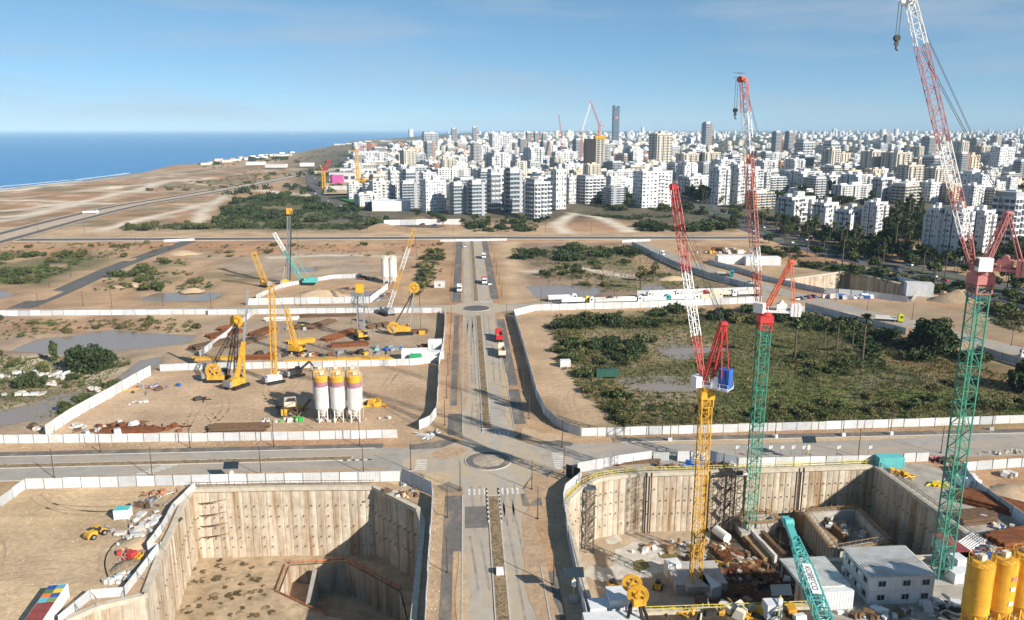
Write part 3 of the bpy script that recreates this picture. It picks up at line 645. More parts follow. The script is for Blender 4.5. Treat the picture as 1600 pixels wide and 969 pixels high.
def hoarding(path, label, h=2.4, pw=4.2, m=None, mix=.18, group='white site hoardings', side=1, wob=.035):
    P = [(p[0], p[1]) for p in path]; ox, oy = P[0]
    root = empty('hoarding', (ox, oy, 0), 0, label, 'fence', group); root['kind'] = 'thing'; po = MB()
    for (ax, ay), (bx, by) in zip(P[:-1], P[1:]):
        d = Vector((bx - ax, by - ay)); L = d.length; d /= L; n = max(1, round(L / pw)); w = L / n; nr = Vector((-d.y, d.x)) * side
        for i in range(n):
            c = Vector((ax, ay)) + d * (w * (i + .5)); hh = h * RU(.985, 1.015)
            o = bpy.data.objects.new('fence_panel', hoard_mesh(h, (m or m_hw) if RU(0, 1) > mix else m_hw2)); link(o, root)
            o.location = (c.x - ox, c.y - oy, RU(-.06, .02)); o.rotation_euler = (RU(-wob, wob), 0, math.atan2(d.y, d.x) + RU(-.006, .006)); o.scale = (w, 1, hh / h)
            q = Vector((ax, ay)) + d * (w * i) + nr * .1
            po.bar((q.x - ox - nr.x * .1, q.y - oy - nr.y * .1, 0), (q.x - ox - nr.x * .1, q.y - oy - nr.y * .1, h + RU(.02, .16)), .13, .2); po.bar((q.x - ox + nr.x * 1.2, q.y - oy + nr.y * 1.2, 0), (q.x - ox, q.y - oy, h * .8), .07)
    po.build('posts', m_post, root, 'stuff'); return root
def hp(label, *pts, **k): return hoarding([tuple(at(*p)[:2]) if len(p) == 2 else p[:2] for p in pts], label, **k)
hp('near hoarding of the sand yard, side facing away from the road', (-90, 870), (0, 793), (40, 764))
hp('long hoarding between the near cross road and the open pit', (41, 764), (300, 758), (560, 754), (628, 752), h=2.6)
hp('blue-shaded hoarding at the road corner of the open pit', (629, 753), (676, 775), h=3.4, m=m_hw2)  # shaded back side painted with the grey copy of the white
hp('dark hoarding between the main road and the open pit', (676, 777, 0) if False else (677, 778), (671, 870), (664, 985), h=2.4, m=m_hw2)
hp('zigzag hoarding along the sunny edge of the open pit, upper run', (306, 765), (272, 798), (253, 832), (231, 861), h=1.9)
hp('short cross piece of the zigzag hoarding', (231, 862), (249, 862), h=1.9)
hp('zigzag hoarding along the sunny edge of the open pit, lower run', (249, 863), (196, 931), h=1.9)
hp('low hoarding behind the striped container', (195, 932), (142, 936), (92, 978), h=1.9, m=m_hw2)
hp('long white hoarding in front of the silo yard', (-40, 693), (100, 692), (300, 690), (500, 687), (621, 684))
hp('curved hoarding at the corner of the silo yard', (655, 672), (672, 664), (682, 650), (685, 610), (686, 572), h=2.8)
hp('hoarding between the rig yard and the main road', (686, 571), (692, 548), (694, 530), (696, 491), h=2.8)
hp('white hoarding between the rig yard and the silo yard', (250, 580), (340, 577), (430, 576), (560, 573), (640, 571), (685, 566))
hp('white hoarding between the rig yard and the far cross road', (325, 492), (480, 490), (600, 489), (690, 489))
hp('white hoarding beside the long pond along the far cross road', (-60, 494), (100, 493), (230, 492), (325, 491), pw=5)
hp('slanting hoarding on the pond side of the silo yard', (72, 683), (112, 656), (180, 618), (236, 586), h=3.4)
hp('slanting hoarding on the pond side of the rig yard', (312, 558), (352, 528), (398, 490))
hp('long white hoarding between the green field and the near cross road', (908, 682), (1060, 678), (1290, 671), (1460, 666), (1600, 661), (1740, 657))
hp('shaded curved hoarding at the corner of the green field', (851, 648), (868, 665), (890, 677), (907, 682), h=2.8, m=m_hw2)  # white panels in shade, given the grey colour
hp('hoarding along the main road beside the green field', (803, 495), (822, 560), (838, 620), (850, 647), h=2.9)
hp('white hoarding between the green field and the waiting lorries', (803, 494), (835, 486), (900, 484), (1000, 481), (1100, 477), (1190, 473), h=3.0)
hp('white hoarding behind the waiting lorries', (995, 464), (1090, 461), (1187, 458), h=3.2, pw=6)
hp('shade-painted hoarding along the lorry road beside the pond block', (987, 384), (1025, 403), (1065, 421), (1130, 441), (1186, 456), h=3.2, m=m_hw2, pw=6)  # shade on the unlit back side is put into the panel colour
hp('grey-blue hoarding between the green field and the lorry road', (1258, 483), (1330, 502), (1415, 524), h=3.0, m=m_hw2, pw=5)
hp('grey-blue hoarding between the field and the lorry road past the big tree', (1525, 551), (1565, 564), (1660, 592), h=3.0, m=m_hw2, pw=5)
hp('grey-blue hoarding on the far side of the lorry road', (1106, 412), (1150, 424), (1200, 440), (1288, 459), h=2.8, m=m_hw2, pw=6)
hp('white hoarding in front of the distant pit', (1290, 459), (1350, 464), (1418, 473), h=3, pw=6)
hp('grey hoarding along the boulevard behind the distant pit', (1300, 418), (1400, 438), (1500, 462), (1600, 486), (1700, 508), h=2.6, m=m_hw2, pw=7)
hp('white hoarding round the pale silos', (385, 477), (480, 475), (578, 474), (606, 452), h=3.2, pw=6)
hp('low white hoarding behind the turquoise crawler crane', (400, 468), (440, 450), (520, 436), (566, 434), h=2.4, m=m_hw2, pw=6)
hp('white barrier closing the end of the main road', (688, 378), (735, 377), (792, 376), h=1.6, pw=6)
hp('white barrier at the end of the slanting road', (256, 378), (304, 376), h=1.6, pw=6)
hp('white barrier at the head of the lorry road', (972, 379), (1016, 377), h=1.7, pw=6)
hp('white hoarding before the crane pit beside the roundabout', (902, 739), (960, 728), (1018, 720), h=2.6)
hp('mesh-like grey hoarding at the gate of the crane pit', (1020, 720), (1045, 720), h=2.2, m=m_hw2)
hp('short white hoarding behind the yellow crane', (1058, 721), (1110, 720), h=2.6)
hp('blue-shaded hoarding stepping back behind the yellow crane', (1111, 721), (1152, 730), h=2.8, m=m_hw2)
hp('white hoarding along the back of the crane pit', (1153, 730), (1240, 728), (1340, 726), (1378, 725), h=2.4)
hp('white hoarding beside the teal store', (1411, 723), (1450, 721), h=2.4)
hp('white hoarding of the storage yard along the near cross road', (1500, 737), (1550, 733), (1640, 727), h=2.4)
hp('blue-shaded hoarding between the storage yard and bare soil', (1502, 738), (1524, 768), (1600, 822), (1680, 880), h=2.6, m=m_hw2)  # grey panels paint the shade of the back side
hp('white hoarding at the rounded corner of the crane pit', (880, 790), (884, 772), (908, 752), h=2.6)
hp('hoarding along the main road beside the crane pit', (880, 791), (888, 850), (903, 915), (918, 985), h=2.6)
hp('dark side gate leaf of the crane pit', (884, 745), (906, 752), h=3.2, m=m_dsteel, pw=2)

# ------------------------------------------------------------------ bare lamp posts
m_pole = mat('brown_pole', (.1, .06, .045), .6, .3, .2, 1)
def lamp_post(x, y, lab, h=7.4, block=False):
    o = empty('lamp_post', (x, y, 0), RU(0, 6), lab, 'lamp post', 'bare lamp posts')
    MB().tube((0, 0, 0), (RU(-.06, .06), RU(-.06, .06), h), .12, 7, .07).build('pole', m_pole, o)
    if block: MB().box((0, 0, .45), (1.1, 1.1, .9), taper=.85).build('concrete_foot', m_hw, o)
    else: MB().tube((0, 0, 0), (0, 0, .25), .26, 8).build('base_plate', m_pole, o)
LP = [(85, 747, 'beside the slanted crossing'), (157, 707, 'in front of the rusty scrap heap'), (238, 745, 'by the hoarding corner of the sand yard'), (297, 700, 'in front of the rust-brown pipe stack'), (428, 698, 'in front of the silo yard hoarding'), (562, 697, 'below the white silos'), (408, 743, 'on the pit side of the near cross road'), (568, 739, 'above the shaded pit corner'), (642, 735, 'at the zebra crossing beside the blue hoarding'),
      (719, 767, 'at the corner island before the roundabout'), (699, 895, 'on the lower paver strip'), (699, 809, 'on the upper paver strip beside the pit'), (831, 765, 'on the corner opposite the crane pit gate'), (840, 811, 'on the wedge of pavers by the crane pit'), (865, 914, 'on the paver strip beside the crane pit'), (881, 739, 'at the crossing by the dark gate'), (878, 699, 'at the field corner'), (1341, 713, 'behind the crane pit'), (1470, 708, 'behind the storage yard')]
for px, py, lb in LP:
    p = at(px, py); lamp_post(p.x, p.y, 'bare brown lamp post ' + lb)
for px, py, lb in ((1047, 689, 'nearest the yellow crane'), (1211, 684, 'behind the middle green crane'), (1317, 681, 'second before the tall green crane'), (1391, 679, 'just before the tall green crane'), (1549, 672, 'past the tall green crane')):
    p = at(px, py); lamp_post(p.x, p.y, 'lamp post on a white concrete foot ' + lb, block=True)
for i, y in enumerate((206, 229, 252, 276, 300, 325)):
    lamp_post(-6.4, y, 'bare lamp post on the yard side between roundabouts, %s from the near one' % ORD[i]); lamp_post(17.3, y + 4, 'bare lamp post on the field side between roundabouts, %s from the near one' % ORD[i])
for i, y in enumerate((372, 402, 434, 470, 510, 550)):
    lamp_post(-7.6, y, 'lamp post beyond the far roundabout on the open side, %s along' % ORD[i]); lamp_post(17.4, y + 6, 'lamp post beyond the far roundabout on the pond side, %s along' % ORD[i])
for i, px in enumerate((60, 130, 175, 255, 330, 470, 560, 640)):
    p = at(px, 481 - (i % 2) * 3); lamp_post(p.x, p.y, 'lamp post along the far cross road, %s from the pond end' % ORD[i])
for i, (px, py) in enumerate(((77, 448), (111, 433), (140, 418), (169, 406), (193, 399), (213, 390), (235, 386))):
    p = at(px, py); lamp_post(p.x, p.y, 'lamp post along the slanting road, %s from its lower end' % ORD[i])
for i, (px, py) in enumerate(((845, 478), (960, 468), (1306, 470), (1355, 485), (1425, 500), (1580, 540))):
    p = at(px, py); lamp_post(p.x, p.y, 'lamp post along the lorry road, %s from the roundabout' % ORD[i], 9)
for i in range(16):
    p = at(60 + i * 72, 364 - (i > 9) * 1); lamp_post(p.x, p.y, 'thin lamp post along the dark far road, %s from the coast side' % ORD[i], 9)
m_bol = mat('bollard', (.1, .09, .08), .7)
b0 = None
for bi_, y in enumerate(list(range(206, 336, 5)) + list(range(372, 560, 7))):
    o = MB().tube((0, 0, 0), (0, 0, 1.1), .09, 6).build('bollard', m_bol) if b0 is None else b0.copy()
    if b0 is None: b0 = o
    else: link(o)
    tag(o, 'short dark bollard beside the median, %s from the near roundabout' % nth(bi_), 'bollard', 'bollards beside the median')
    o.location = (2.6 + RU(-.1, .1), y + RU(-.6, .6), .03)

# ------------------------------------------------------------------ tower cranes
m_yel = mat('crane_yellow', (.66, .36, .035), .5, 0, .15, .8, stain=(.3, .14, .05), stain_amt=.6, stain_scale=(.8, .8, .3))
m_grn = mat('crane_green', (.05, .25, .17), .55, 0, .2, .8, stain=(.16, .2, .16), stain_amt=.5, stain_scale=(.5, .5, .3))
m_tq = mat('crane_turquoise', (.1, .43, .4), .45, 0, .1, .8)
m_red = mat('crane_red', (.5, .05, .05), .45, 0, .15, .8)
m_pink = mat('faded_red', (.45, .18, .17), .6, 0, .2, .8)
m_orr = mat('crane_orange_red', (.58, .14, .07), .5, 0, .15, .8)
m_wht = mat('white_paint', (.78, .78, .77), .5, 0, .08, .8)
m_blue = mat('blue_panel', (.03, .12, .42), .5, 0, .1, .8)
m_cable = mat('cable', (.06, .06, .06), .6, .3, 0)
m_glass = mat('dark_glass', (.02, .03, .04), .15, 0, 0, spec=.6)
def hookblock(root, top, length, m, off=(0, 0)):
    k = MB(); x, y, z = top; k.bar((x - .25, y, z), (x - .25 + off[0], y + off[1], z - length), .07); k.bar((x + .25, y, z), (x + .25 + off[0], y + off[1], z - length), .07); k.build('hoist_rope', m_cable, root)
    b = (x + off[0], y + off[1], z - length); k = MB(); k.tube((b[0], b[1] - .3, b[2] - .5), (b[0], b[1] + .3, b[2] - .5), .5, 10); k.box((b[0], b[1], b[2] - 1.2), (.65, .4, .8), taper=.6)
    k.bar((b[0], b[1], b[2] - 1.6), (b[0], b[1], b[2] - 2.2), .2); k.bar((b[0], b[1], b[2] - 2.2), (b[0] + .35, b[1], b[2] - 2.4), .2); k.build('hook_block', m, root)
def luffing_crane(base, ztop, tip, apex, ctr, label, mm, mw, secs, m_turn, m_af, m_bal, deck_m, hook=None, base_h=1.2):
    """mast from base up to ztop; jib from the turntable to tip; A-frame apex and counter deck end are world points"""
    bx, by, bz = base; root = empty('tower_crane', base, 0, label, 'crane', 'luffing tower cranes'); R = lambda p: Vector((p[0] - bx, p[1] - by, p[2] - bz)); H = ztop - bz
    n = max(2, round(H / 12)); 
    for i in range(n):
        mb = MB(); mb.lattice((0, 0, H * i / n), (0, 0, H * (i + 1) / n - .06), mw, mw * .95, .2, .1); mb.box((0, 0, H * (i + 1) / n - .1), (mw + .3, mw + .3, .16)) if False else None
        if i < n: mb.bar((.35, .25, H * i / n), (.35, .25, H * (i + 1) / n), .07); mb.bar((-.1, .25, H * i / n), (-.1, .25, H * (i + 1) / n), .07)
        mb.build('mast_section', mm, root)
    MB().box((0, 0, -base_h / 2 + .1), (mw * 2.4, mw * 2.4, base_h)).build('footing', m_conc, root)
    tz = H
    mb = MB(); mb.tube((0, 0, tz), (0, 0, tz + .9), mw * .72, 14); mb.box((0, 0, tz - .8), (mw + .7, mw + .7, 1.6)); mb.lattice((0, 0, tz - 3.2), (0, 0, tz - .8), mw + .25, 1.6, .25, .14); mb.build('turntable', m_turn, root)
    T = R(tip); d2 = Vector((T.x, T.y)); d2.normalize(); C_ = R(ctr); cd = Vector((C_.x, C_.y)); cl = cd.length; cd.normalize()
    foot = Vector((d2.x * 1.6, d2.y * 1.6, tz + 1.6)); sd_ = Vector((-d2.y, d2.x))
    # counter deck
    dk = MB(); pv = Vector((-cd.y, cd.x, 0)); e = Vector((cd.x * cl, cd.y * cl, tz + 1.1)); s0 = Vector((-cd.x * 1.8, -cd.y * 1.8, tz + 1.1))
    dk.bar(s0 + pv * 1.2, e + pv * 1.2, .25, .5); dk.bar(s0 - pv * 1.2, e - pv * 1.2, .25, .5); dk.bar(s0, e, 2.2, .12)
    for q in range(5): p = s0.lerp(e, q / 4); dk.bar(p + pv * 1.4, p + pv * 1.4 + Vector((0, 0, 1.1)), .06); dk.bar(p - pv * 1.4, p - pv * 1.4 + Vector((0, 0, 1.1)), .06)
    dk.bar(s0 + pv * 1.4 + Vector((0, 0, 1.1)), e + pv * 1.4 + Vector((0, 0, 1.1)), .06); dk.bar(s0 - pv * 1.4 + Vector((0, 0, 1.1)), e - pv * 1.4 + Vector((0, 0, 1.1)), .06); dk.build('counter_deck', deck_m, root)
    ang = math.atan2(cd.y, cd.x)
    for q in range(3):
        bl_ = m_bal is m_blue; c = Vector((cd.x * (cl - .4 - q * .75), cd.y * (cl - .4 - q * .75), tz + (3.0 if bl_ else 1.5))); MB().box(c, (.62, 2.0 if bl_ else 2.9, 4.2 if bl_ else 2.6), ang).build('counterweight', m_bal, root)
    w = MB(); w.box((cd.x * cl * .45, cd.y * cl * .45, tz + 2.0), (2.2, 1.9, 1.5), ang); w.tube((cd.x * cl * .45 + pv.x * .9, cd.y * cl * .45 + pv.y * .9, tz + 2.9), (cd.x * cl * .45 - pv.x * .9, cd.y * cl * .45 - pv.y * .9, tz + 2.9), .55, 10); w.build('winch', deck_m, root)
    cb = Vector((0, 0, tz + 1.9)) + Vector((sd_.x, sd_.y, 0)) * 1.9 + Vector((d2.x, d2.y, 0)) * .6
    MB().box(cb, (2.2, 1.5, 2.2), math.atan2(d2.y, d2.x)).build('cab', m_wht, root); MB().box(cb + Vector((d2.x, d2.y, 0)) * 1.02 + Vector((0, 0, .25)), (.3, 1.3, 1.3), math.atan2(d2.y, d2.x)).build('cab_window', m_glass, root)
    # A-frame
    A = R(apex); af = MB(); s3 = Vector((sd_.x, sd_.y, 0)); 
    for s_ in (-1, 1):
        af.lattice(s3 * s_ * 1.0 + Vector((0, 0, tz + 1)), A + s3 * s_ * .5, .55, 1.3, .14, .08); af.bar(Vector((cd.x * cl * .8, cd.y * cl * .8, tz + 1.3)) + s3 * s_ * .9, A + s3 * s_ * .45, .2)
    for q in range(1, 5): p = Vector((0, 0, tz + 1)).lerp(A, q / 5); af.bar(p + s3 * .9, p - s3 * .9, .12)
    af.box(A, (1.2, 1.2, .6)); af.build('a_frame', m_af, root)
    # jib in coloured lengths
    J = T - foot; L = J.length
    for i, (f0, f1, m) in enumerate(secs):
        mb = MB(); w0 = mw * .68 * (min(1, .45 + f0 * 4)); w1 = mw * .68 * min(1, .45 + f1 * 4) if f1 < .95 else mw * .55
        mb.lattice(foot + J * f0, foot + J * f1, w0, 1.7, .13, .07, w1=w1, up=(d2.x, d2.y, .01) if abs(J.z) / L > .8 else (0, 0, 1)); mb.build('jib_section', m, root)
    jh = MB(); jh.box(T, (1.0, 1.0, 1.0)); jh.bar(T + s3 * 1.2, T - s3 * 1.2, .25); jh.tube(T + s3 * .3 + Vector((d2.x, d2.y, 0)) * .8, T - s3 * .3 + Vector((d2.x, d2.y, 0)) * .8, .7, 10)
    for s_ in (-1, 1): jh.bar(T + s3 * s_ + Vector((0, 0, .3)), T + s3 * s_ + Vector((d2.x * 2, d2.y * 2, .4)), .08); jh.bar(T + s3 * s_ + Vector((0, 0, 1.3)), T + s3 * s_ + Vector((d2.x * 2, d2.y * 2, 1.4)), .08)
    jh.build('jib_head', secs[-1][2], root)
    rp = MB()
    for s_ in (-.4, .4): rp.bar(A + s3 * s_, foot + J * .82 + s3 * s_, .07); rp.bar(A + s3 * s_ * .6, T + s3 * s_ * .6, .05)
    rp.build('luffing_rope', m_cable, root)
    hk = T + Vector((d2.x, d2.y, 0)) * 1.5
    if hook: hookblock(root, hk, hook, m_dsteel)
    return root
luffing_crane((47.3, 146, -12.5), 29.6, (43.3, 162.7, 68.3), at_y(1131, 505, 142.5), (51.0, 142.8, 0), 'yellow tower crane in the pit with red and white luffing jib', m_yel, 2.05,
              ((0, .22, m_red), (.22, .55, m_wht), (.55, .88, m_red), (.88, 1, m_red)), m_yel, m_red, m_blue, m_wht)
pm = (67.0, 168.6)
luffing_crane((pm[0], pm[1], -13.0), at_y(1192, 492, pm[1]).z, at_y(1162, 124, pm[1] + 6), at_y(1237, 408, pm[1] - 1), (pm[0] + 7.2, pm[1] - 2.2, 0), 'middle green tower crane with orange frame and red and white jib', m_grn, 2.35,
              ((0, .16, m_orr), (.16, .27, m_wht), (.27, .44, m_pink), (.44, .68, m_orr), (.68, .86, m_wht), (.86, 1, m_orr)), m_red, m_orr, m_wht, m_wht, hook=6)
pr = (86.2, 125.0)
luffing_crane((pr[0], pr[1], 0), at_y(1531, 428, pr[1]).z, at_y(1423, 2, pr[1] + 3), at_y(1575, 333, pr[1] - 1), (pr[0] + 5.5, pr[1] - 4.5, 0), 'tall green tower crane behind the cabins with faded red and white jib', m_grn, 2.35,
              ((0, .12, m_pink), (.12, .22, m_wht), (.22, .3, m_pink), (.3, .48, m_wht), (.48, .84, m_pink), (.84, 1, m_wht)), m_pink, m_pink, m_pink, m_pink, hook=5)
# ------------------------------------------------------------------ crawler rigs
m_grey = mat('grey_paint', (.3, .31, .32), .5, .2, .15, .8)
m_brn = mat('brown_earth_steel', (.14, .085, .05), .8, .1, .3, .9)
def crawler(root, m_body, rz=0.0, s=1.0, m_cw=None, cab=True, zt=0.0):
    M = Matrix.Rotation(rz, 3, 'Z'); P = lambda x, y, z: M @ Vector((x * s, y * s, z * s))
    for sy in (-1, 1):
        t = MB(); pts = [(-2.7, .1), (-3.0, .5), (-2.7, .95), (2.7, .95), (3.0, .5), (2.7, .1)]
        vs = [P(x, sy * 1.75 + e, z) for e in (-.4, .4) for x, z in pts]; t.add(vs, [tuple(range(5, -1, -1)), tuple(range(6, 12))] + [(i, (i + 1) % 6, (i + 1) % 6 + 6, i + 6) for i in range(6)]); t.build('track', m_blk, root)
    b = MB(); b.box(P(-.6, 0, 1.9), (5.2 * s, 2.9 * s, 1.5 * s), rz); b.box(P(-1.4, -.4, 2.85), (3.0 * s, 1.8 * s, .5 * s), rz); b.tube(P(0, 0, .9), P(0, 0, 1.3), 1.1 * s, 10); b.build('machine_body', m_body, root)
    MB().box(P(-3.4, 0, 1.9), (.9 * s, 3.0 * s, 1.7 * s), rz).build('counterweight', m_cw or m_grey, root)
    if cab: c = MB(); c.use(m_body); c.box(P(1.5, 1.0, 2.3), (1.5 * s, 1.1 * s, 1.9 * s), rz); c.use(m_glass); c.box(P(1.95, 1.0, 2.55), (.8 * s, 1.16 * s, 1.1 * s), rz); c.build('cab', m_body, root)
def pxtop(base, px, py, dy=0.0):
    return at_y(px, py, base.y + dy) - base
def sheave(root, c, r, m, axis=(1, 0, 0), th=.35, name='sheave'):
    mb = MB(); a = Vector(axis); mb.tube(Vector(c) - a * th / 2, Vector(c) + a * th / 2, r * .28, 10); u = Vector((0, 0, 1)); w = a.cross(u).normalized(); n = 20
    for i in range(n):
        q = lambda k, rr: Vector(c) + (w * math.cos(2 * math.pi * k / n) + u * math.sin(2 * math.pi * k / n)) * rr
        mb.bar(q(i, r * .92), q(i + 1, r * .92), th, r * .18, up=a)
        if i % 4 == 0: mb.bar(q(i, r * .2), q(i, r * .9), th * .5, r * .14, up=a)
    return mb.build(name, m, root)
def machine(px, py, label, m_body, rz, s=1.0, cat='drilling rig', group='crawler rigs on the site', name='crawler_rig', **k):
    p = at(px, py); r = empty(name, p, 0, label, cat, group); crawler(r, m_body, rz, s, **k); return r, p
def lat_boom(r, p, px0, py0, px1, py1, w, secs, name='boom', dy=0, up=(0, 1, 0), cw=.16, dw=.09, w1=None):
    a = pxtop(p, px0, py0, dy * .1); b = pxtop(p, px1, py1, dy)
    for f0, f1, m in secs: mb = MB(); mb.lattice(a.lerp(b, f0), a.lerp(b, f1), w, w * 1.1, cw, dw, up=up, w1=w1); mb.build(name, m, r)
    return a, b
# tall pole rig at the back with turquoise crawler crane beside it
r, p = machine(449, 445, 'tall drilling rig with grey mast and yellow head beside the turquoise crane', m_yel, .4)
a, b = lat_boom(r, p, 450, 440, 452, 330, 1.5, ((0, .93, m_grey),), 'mast', cw=.28, dw=.14); MB().box(b, (2.8, 1.8, 3.0)).build('mast_head', m_yel, r); MB().tube(a + Vector((1.2, -.8, 0)), b + Vector((1.2, -.8, 0)), .3, 8).build('kelly_bar', m_dsteel, r); MB().bar(a + Vector((-2.5, 0, 2)), a.lerp(b, .45), .35).build('back_stay', m_yel, r); MB().bar(b + Vector((3, 0, -1)), b + Vector((3.4, 0, -26)), .12).build('rope', m_cable, r)
r, p = machine(482, 445, 'turquoise crawler crane with white-tipped boom', m_tq, math.pi, 1.25, cat='crane', m_cw=m_tq)
lat_boom(r, p, 472, 438, 428, 364, 1.4, ((0, .62, m_tq), (.62, 1, m_wht)), cw=.2, dw=.1); MB().bar(pxtop(p, 485, 438), pxtop(p, 462, 400), .2).build('back_stay', m_tq, r)
r, p = machine(415, 448, 'low yellow rig with a leaning lattice boom behind the tall rigs', m_yel, 2.4)
lat_boom(r, p, 414, 441, 396, 394, 2.2, ((0, 1, m_yel),), cw=.2, dw=.1)
# crane with long yellow and white boom behind the far hoarding
r, p = machine(604, 492, 'crawler crane with long yellow and white lattice boom', m_grey, 2.2, 1.1, cat='crane')
lat_boom(r, p, 607, 484, 648, 358, 1.5, ((0, .25, m_wht), (.25, .5, m_yel), (.5, .78, m_wht), (.78, 1, m_yel)), cw=.18, dw=.09); t = pxtop(p, 648, 360); MB().bar(t, t + Vector((1.5, 0, -33)), .12).build('rope', m_cable, r); MB().bar(t, pxtop(p, 590, 480), .1).build('pendant', m_cable, r)
# grab crane with big sheave
r, p = machine(632, 522, 'grab crane with a big yellow sheave on splayed legs', m_yel, .1, 1.2)
t = pxtop(p, 647, 450)
for q, (x, y) in enumerate(((-5.6, -1), (-1.2, 1.2), (2.6, -1))): MB().bar((x * .9, y, 2.0), t + Vector((0, y * .3, -1)), .45).build('boom_leg', m_dsteel if q == 0 else m_grey, r)
sheave(r, t + Vector((0, -.6, .2)), 1.8, m_yel, (0, 1, 0), 1.0); sheave(r, (-4.2, -1.8, 3.2), 2.1, m_yel, (0, 1, 0), .9, 'hose_drum'); MB().bar(t + Vector((2, 0, 0)), t + Vector((2.2, 0, -21)), .14).build('rope', m_cable, r)
MB().box((7, -.5, .7), (2.4, 1.6, 1.4)).build('grab', m_yel, r)
# rig with grey mast in the middle of the yard
r, p = machine(565, 530, 'grey-masted drilling rig with yellow head in the middle of the rig yard', m_yel, -1.2, 1.15)
a, b = lat_boom(r, p, 565, 522, 562, 450, 2.4, ((0, .9, m_grey),), 'mast', cw=.3, dw=.15); MB().box(b, (3.0, 1.8, 3.4)).build('mast_head', m_yel, r)
for s_ in (-1, 1): MB().bar(b + Vector((s_ * 1.6, 0, -2)), Vector((s_ * 4.6, -.5, 2)), .12).build('rope', m_cable, r)
# big pair of machines by the yard hoarding
r, p = machine(371, 605, 'drilling rig with thick yellow lower mast and grey kelly bar', m_yel, 1.0, 1.1)
a = pxtop(p, 369, 598); b = pxtop(p, 381, 534)
MB().bar(a, b, 1.25, 1.2).build('lower_mast', m_yel, r); t = pxtop(p, 388, 452); MB().bar(b, t, .6).build('kelly_bar', m_grey, r); MB().bar(a + Vector((2.5, .6, -.4)), b, .5).build('mast_ram', m_yel, r); MB().box(a + Vector((-.3, -.5, -.3)), (3.2, 2.0, 1.4)).build('drive_head', m_yel, r)
r, p = machine(341, 595, 'hydraulic grab crane with yellow hose drum and slanted legs', m_grey, .0, 1.2)
t = pxtop(p, 369, 502)
for q, (x, y) in enumerate(((-3, 0), (3.4, -1), (5.4, 1))): MB().lattice(Vector((x, y, 2.4)), t + Vector((0, y * .2, -1)), 1.0, 1.4, .13, .08).build('boom_leg', m_dsteel, r)
sheave(r, t, 1.6, m_yel, (0, 1, 0), 1.4); sheave(r, (-.6, -2.2, 4.0), 2.2, m_yel, (0, 1, 0), 1.1, 'hose_drum'); MB().box((0, -2.0, 1.8), (5.5, 1.2, 1.4)).build('front_panel', m_yel, r)
# crane with upright yellow lattice tower
r, p = machine(430, 598, 'small white crawler crane with upright yellow lattice boom', m_wht, .6, .95, cat='crane')
a, b = lat_boom(r, p, 429, 590, 424, 446, 1.5, ((0, 1, m_yel),), cw=.2, dw=.11); MB().bar(b, b + Vector((7, 2, -17)), .1).build('rope', m_cable, r)
r, p = machine(465, 552, 'yellow service crane with short lattice boom', m_yel, -.4, 1.0, cat='crane')
lat_boom(r, p, 462, 541, 447, 482, 1.4, ((0, 1, m_yel),), cw=.2, dw=.11)
r, p = machine(462, 588, 'dark excavator parked beside the white crawler crane', m_dsteel, .7, .9, cat='excavator'); MB().bar((1.6, .8, 2.2), (4.2, 2.8, 4.2), .6).build('boom', m_dsteel, r); MB().bar((4.2, 2.8, 4.2), (5.6, 4.2, 1.4), .45).build('dipper', m_dsteel, r); MB().box((5.7, 4.3, 1.0), (1.2, 1.2, 1), .8).build('bucket', m_dsteel, r)
# big twin sheaves at the near edge of the crane pit
t0 = at_y(993, 921, 112.5); r = empty('pulley_frame', (t0.x, t0.y - 1.5, 0), 0, 'twin yellow sheaves on black legs beside the white cabins', 'crane head')
T = t0 - Vector((t0.x, t0.y - 1.5, 0))
sheave(r, T + Vector((.2, -.9, -.4)), 1.55, m_yel, (.25, .97, 0), .7); sheave(r, T + Vector((-.4, .9, .5)), 1.45, m_yel, (.25, .97, 0), .7)
f = MB(); f.box(T + Vector((.3, 0, -1.7)), (2.2, 2.6, 1.2), .2); f.build('sheave_head', m_yel, r)
for x, y in ((-2.2, -.6), (-1.2, 1.2), (1.6, -1.2), (3.0, .6)): MB().lattice((x, y, 0), T + Vector((x * .25, y * .4, -1.6)), .3, .9, .12, .07).build('boom_leg', m_dsteel, r)
MB().box((.3, 0, .5), (6, 4, 1.0)).build('machine_body', m_yel, r)
# turquoise boom reaching up from the near edge
b1 = at_y(1232, 818, 132.0); b0 = at_y(1312, 1035, 98.0); r = empty('crawler_crane', (b0.x, b0.y, 0), 0, 'turquoise lattice boom reaching out over the crane pit', 'crane'); q0 = b0 - Vector((b0.x, b0.y, 0)); q1 = b1 - Vector((b0.x, b0.y, 0)); J = q1 - q0
for f0, f1, w0, w1 in ((0, .3, 1.9, 2.1), (.3, .6, 2.1, 2.1), (.6, .86, 2.1, 1.3)): mb = MB(); mb.lattice(q0 + J * f0, q0 + J * f1, w0, 1.7, .22, .12, w1=w1, up=(0, 0, 1)); mb.build('boom_section', m_tq, r)
mb = MB(); mb.bar(q0 + J * .8, q1, 1.3, 1.0); mb.tube(q1 + Vector((-.8, 0, .1)), q1 + Vector((.8, 0, .1)), .9, 12); mb.box(q1 + Vector((-.2, .6, .4)), (1.4, 1.6, .9)); mb.build('boom_head', m_tq, r)
MB().bar(q1 + Vector((-1.3, 0, 0)), q1 + Vector((-1.8, 0, -14)), .1).build('rope', m_cable, r)
crawler(r, m_tq, 1.8, 1.4)
d = J.normalized(); sd_ = d.cross(Vector((0, 0, 1))).normalized(); up_ = sd_.cross(d)
pl = MB(); cen = q0 + J * .5 + up_ * 1.22; M3 = Matrix((d, sd_, up_)).transposed(); pl.box(cen, (7.6, 1.5, .08), M=M3); pl.build('name_board', m_wht, r)
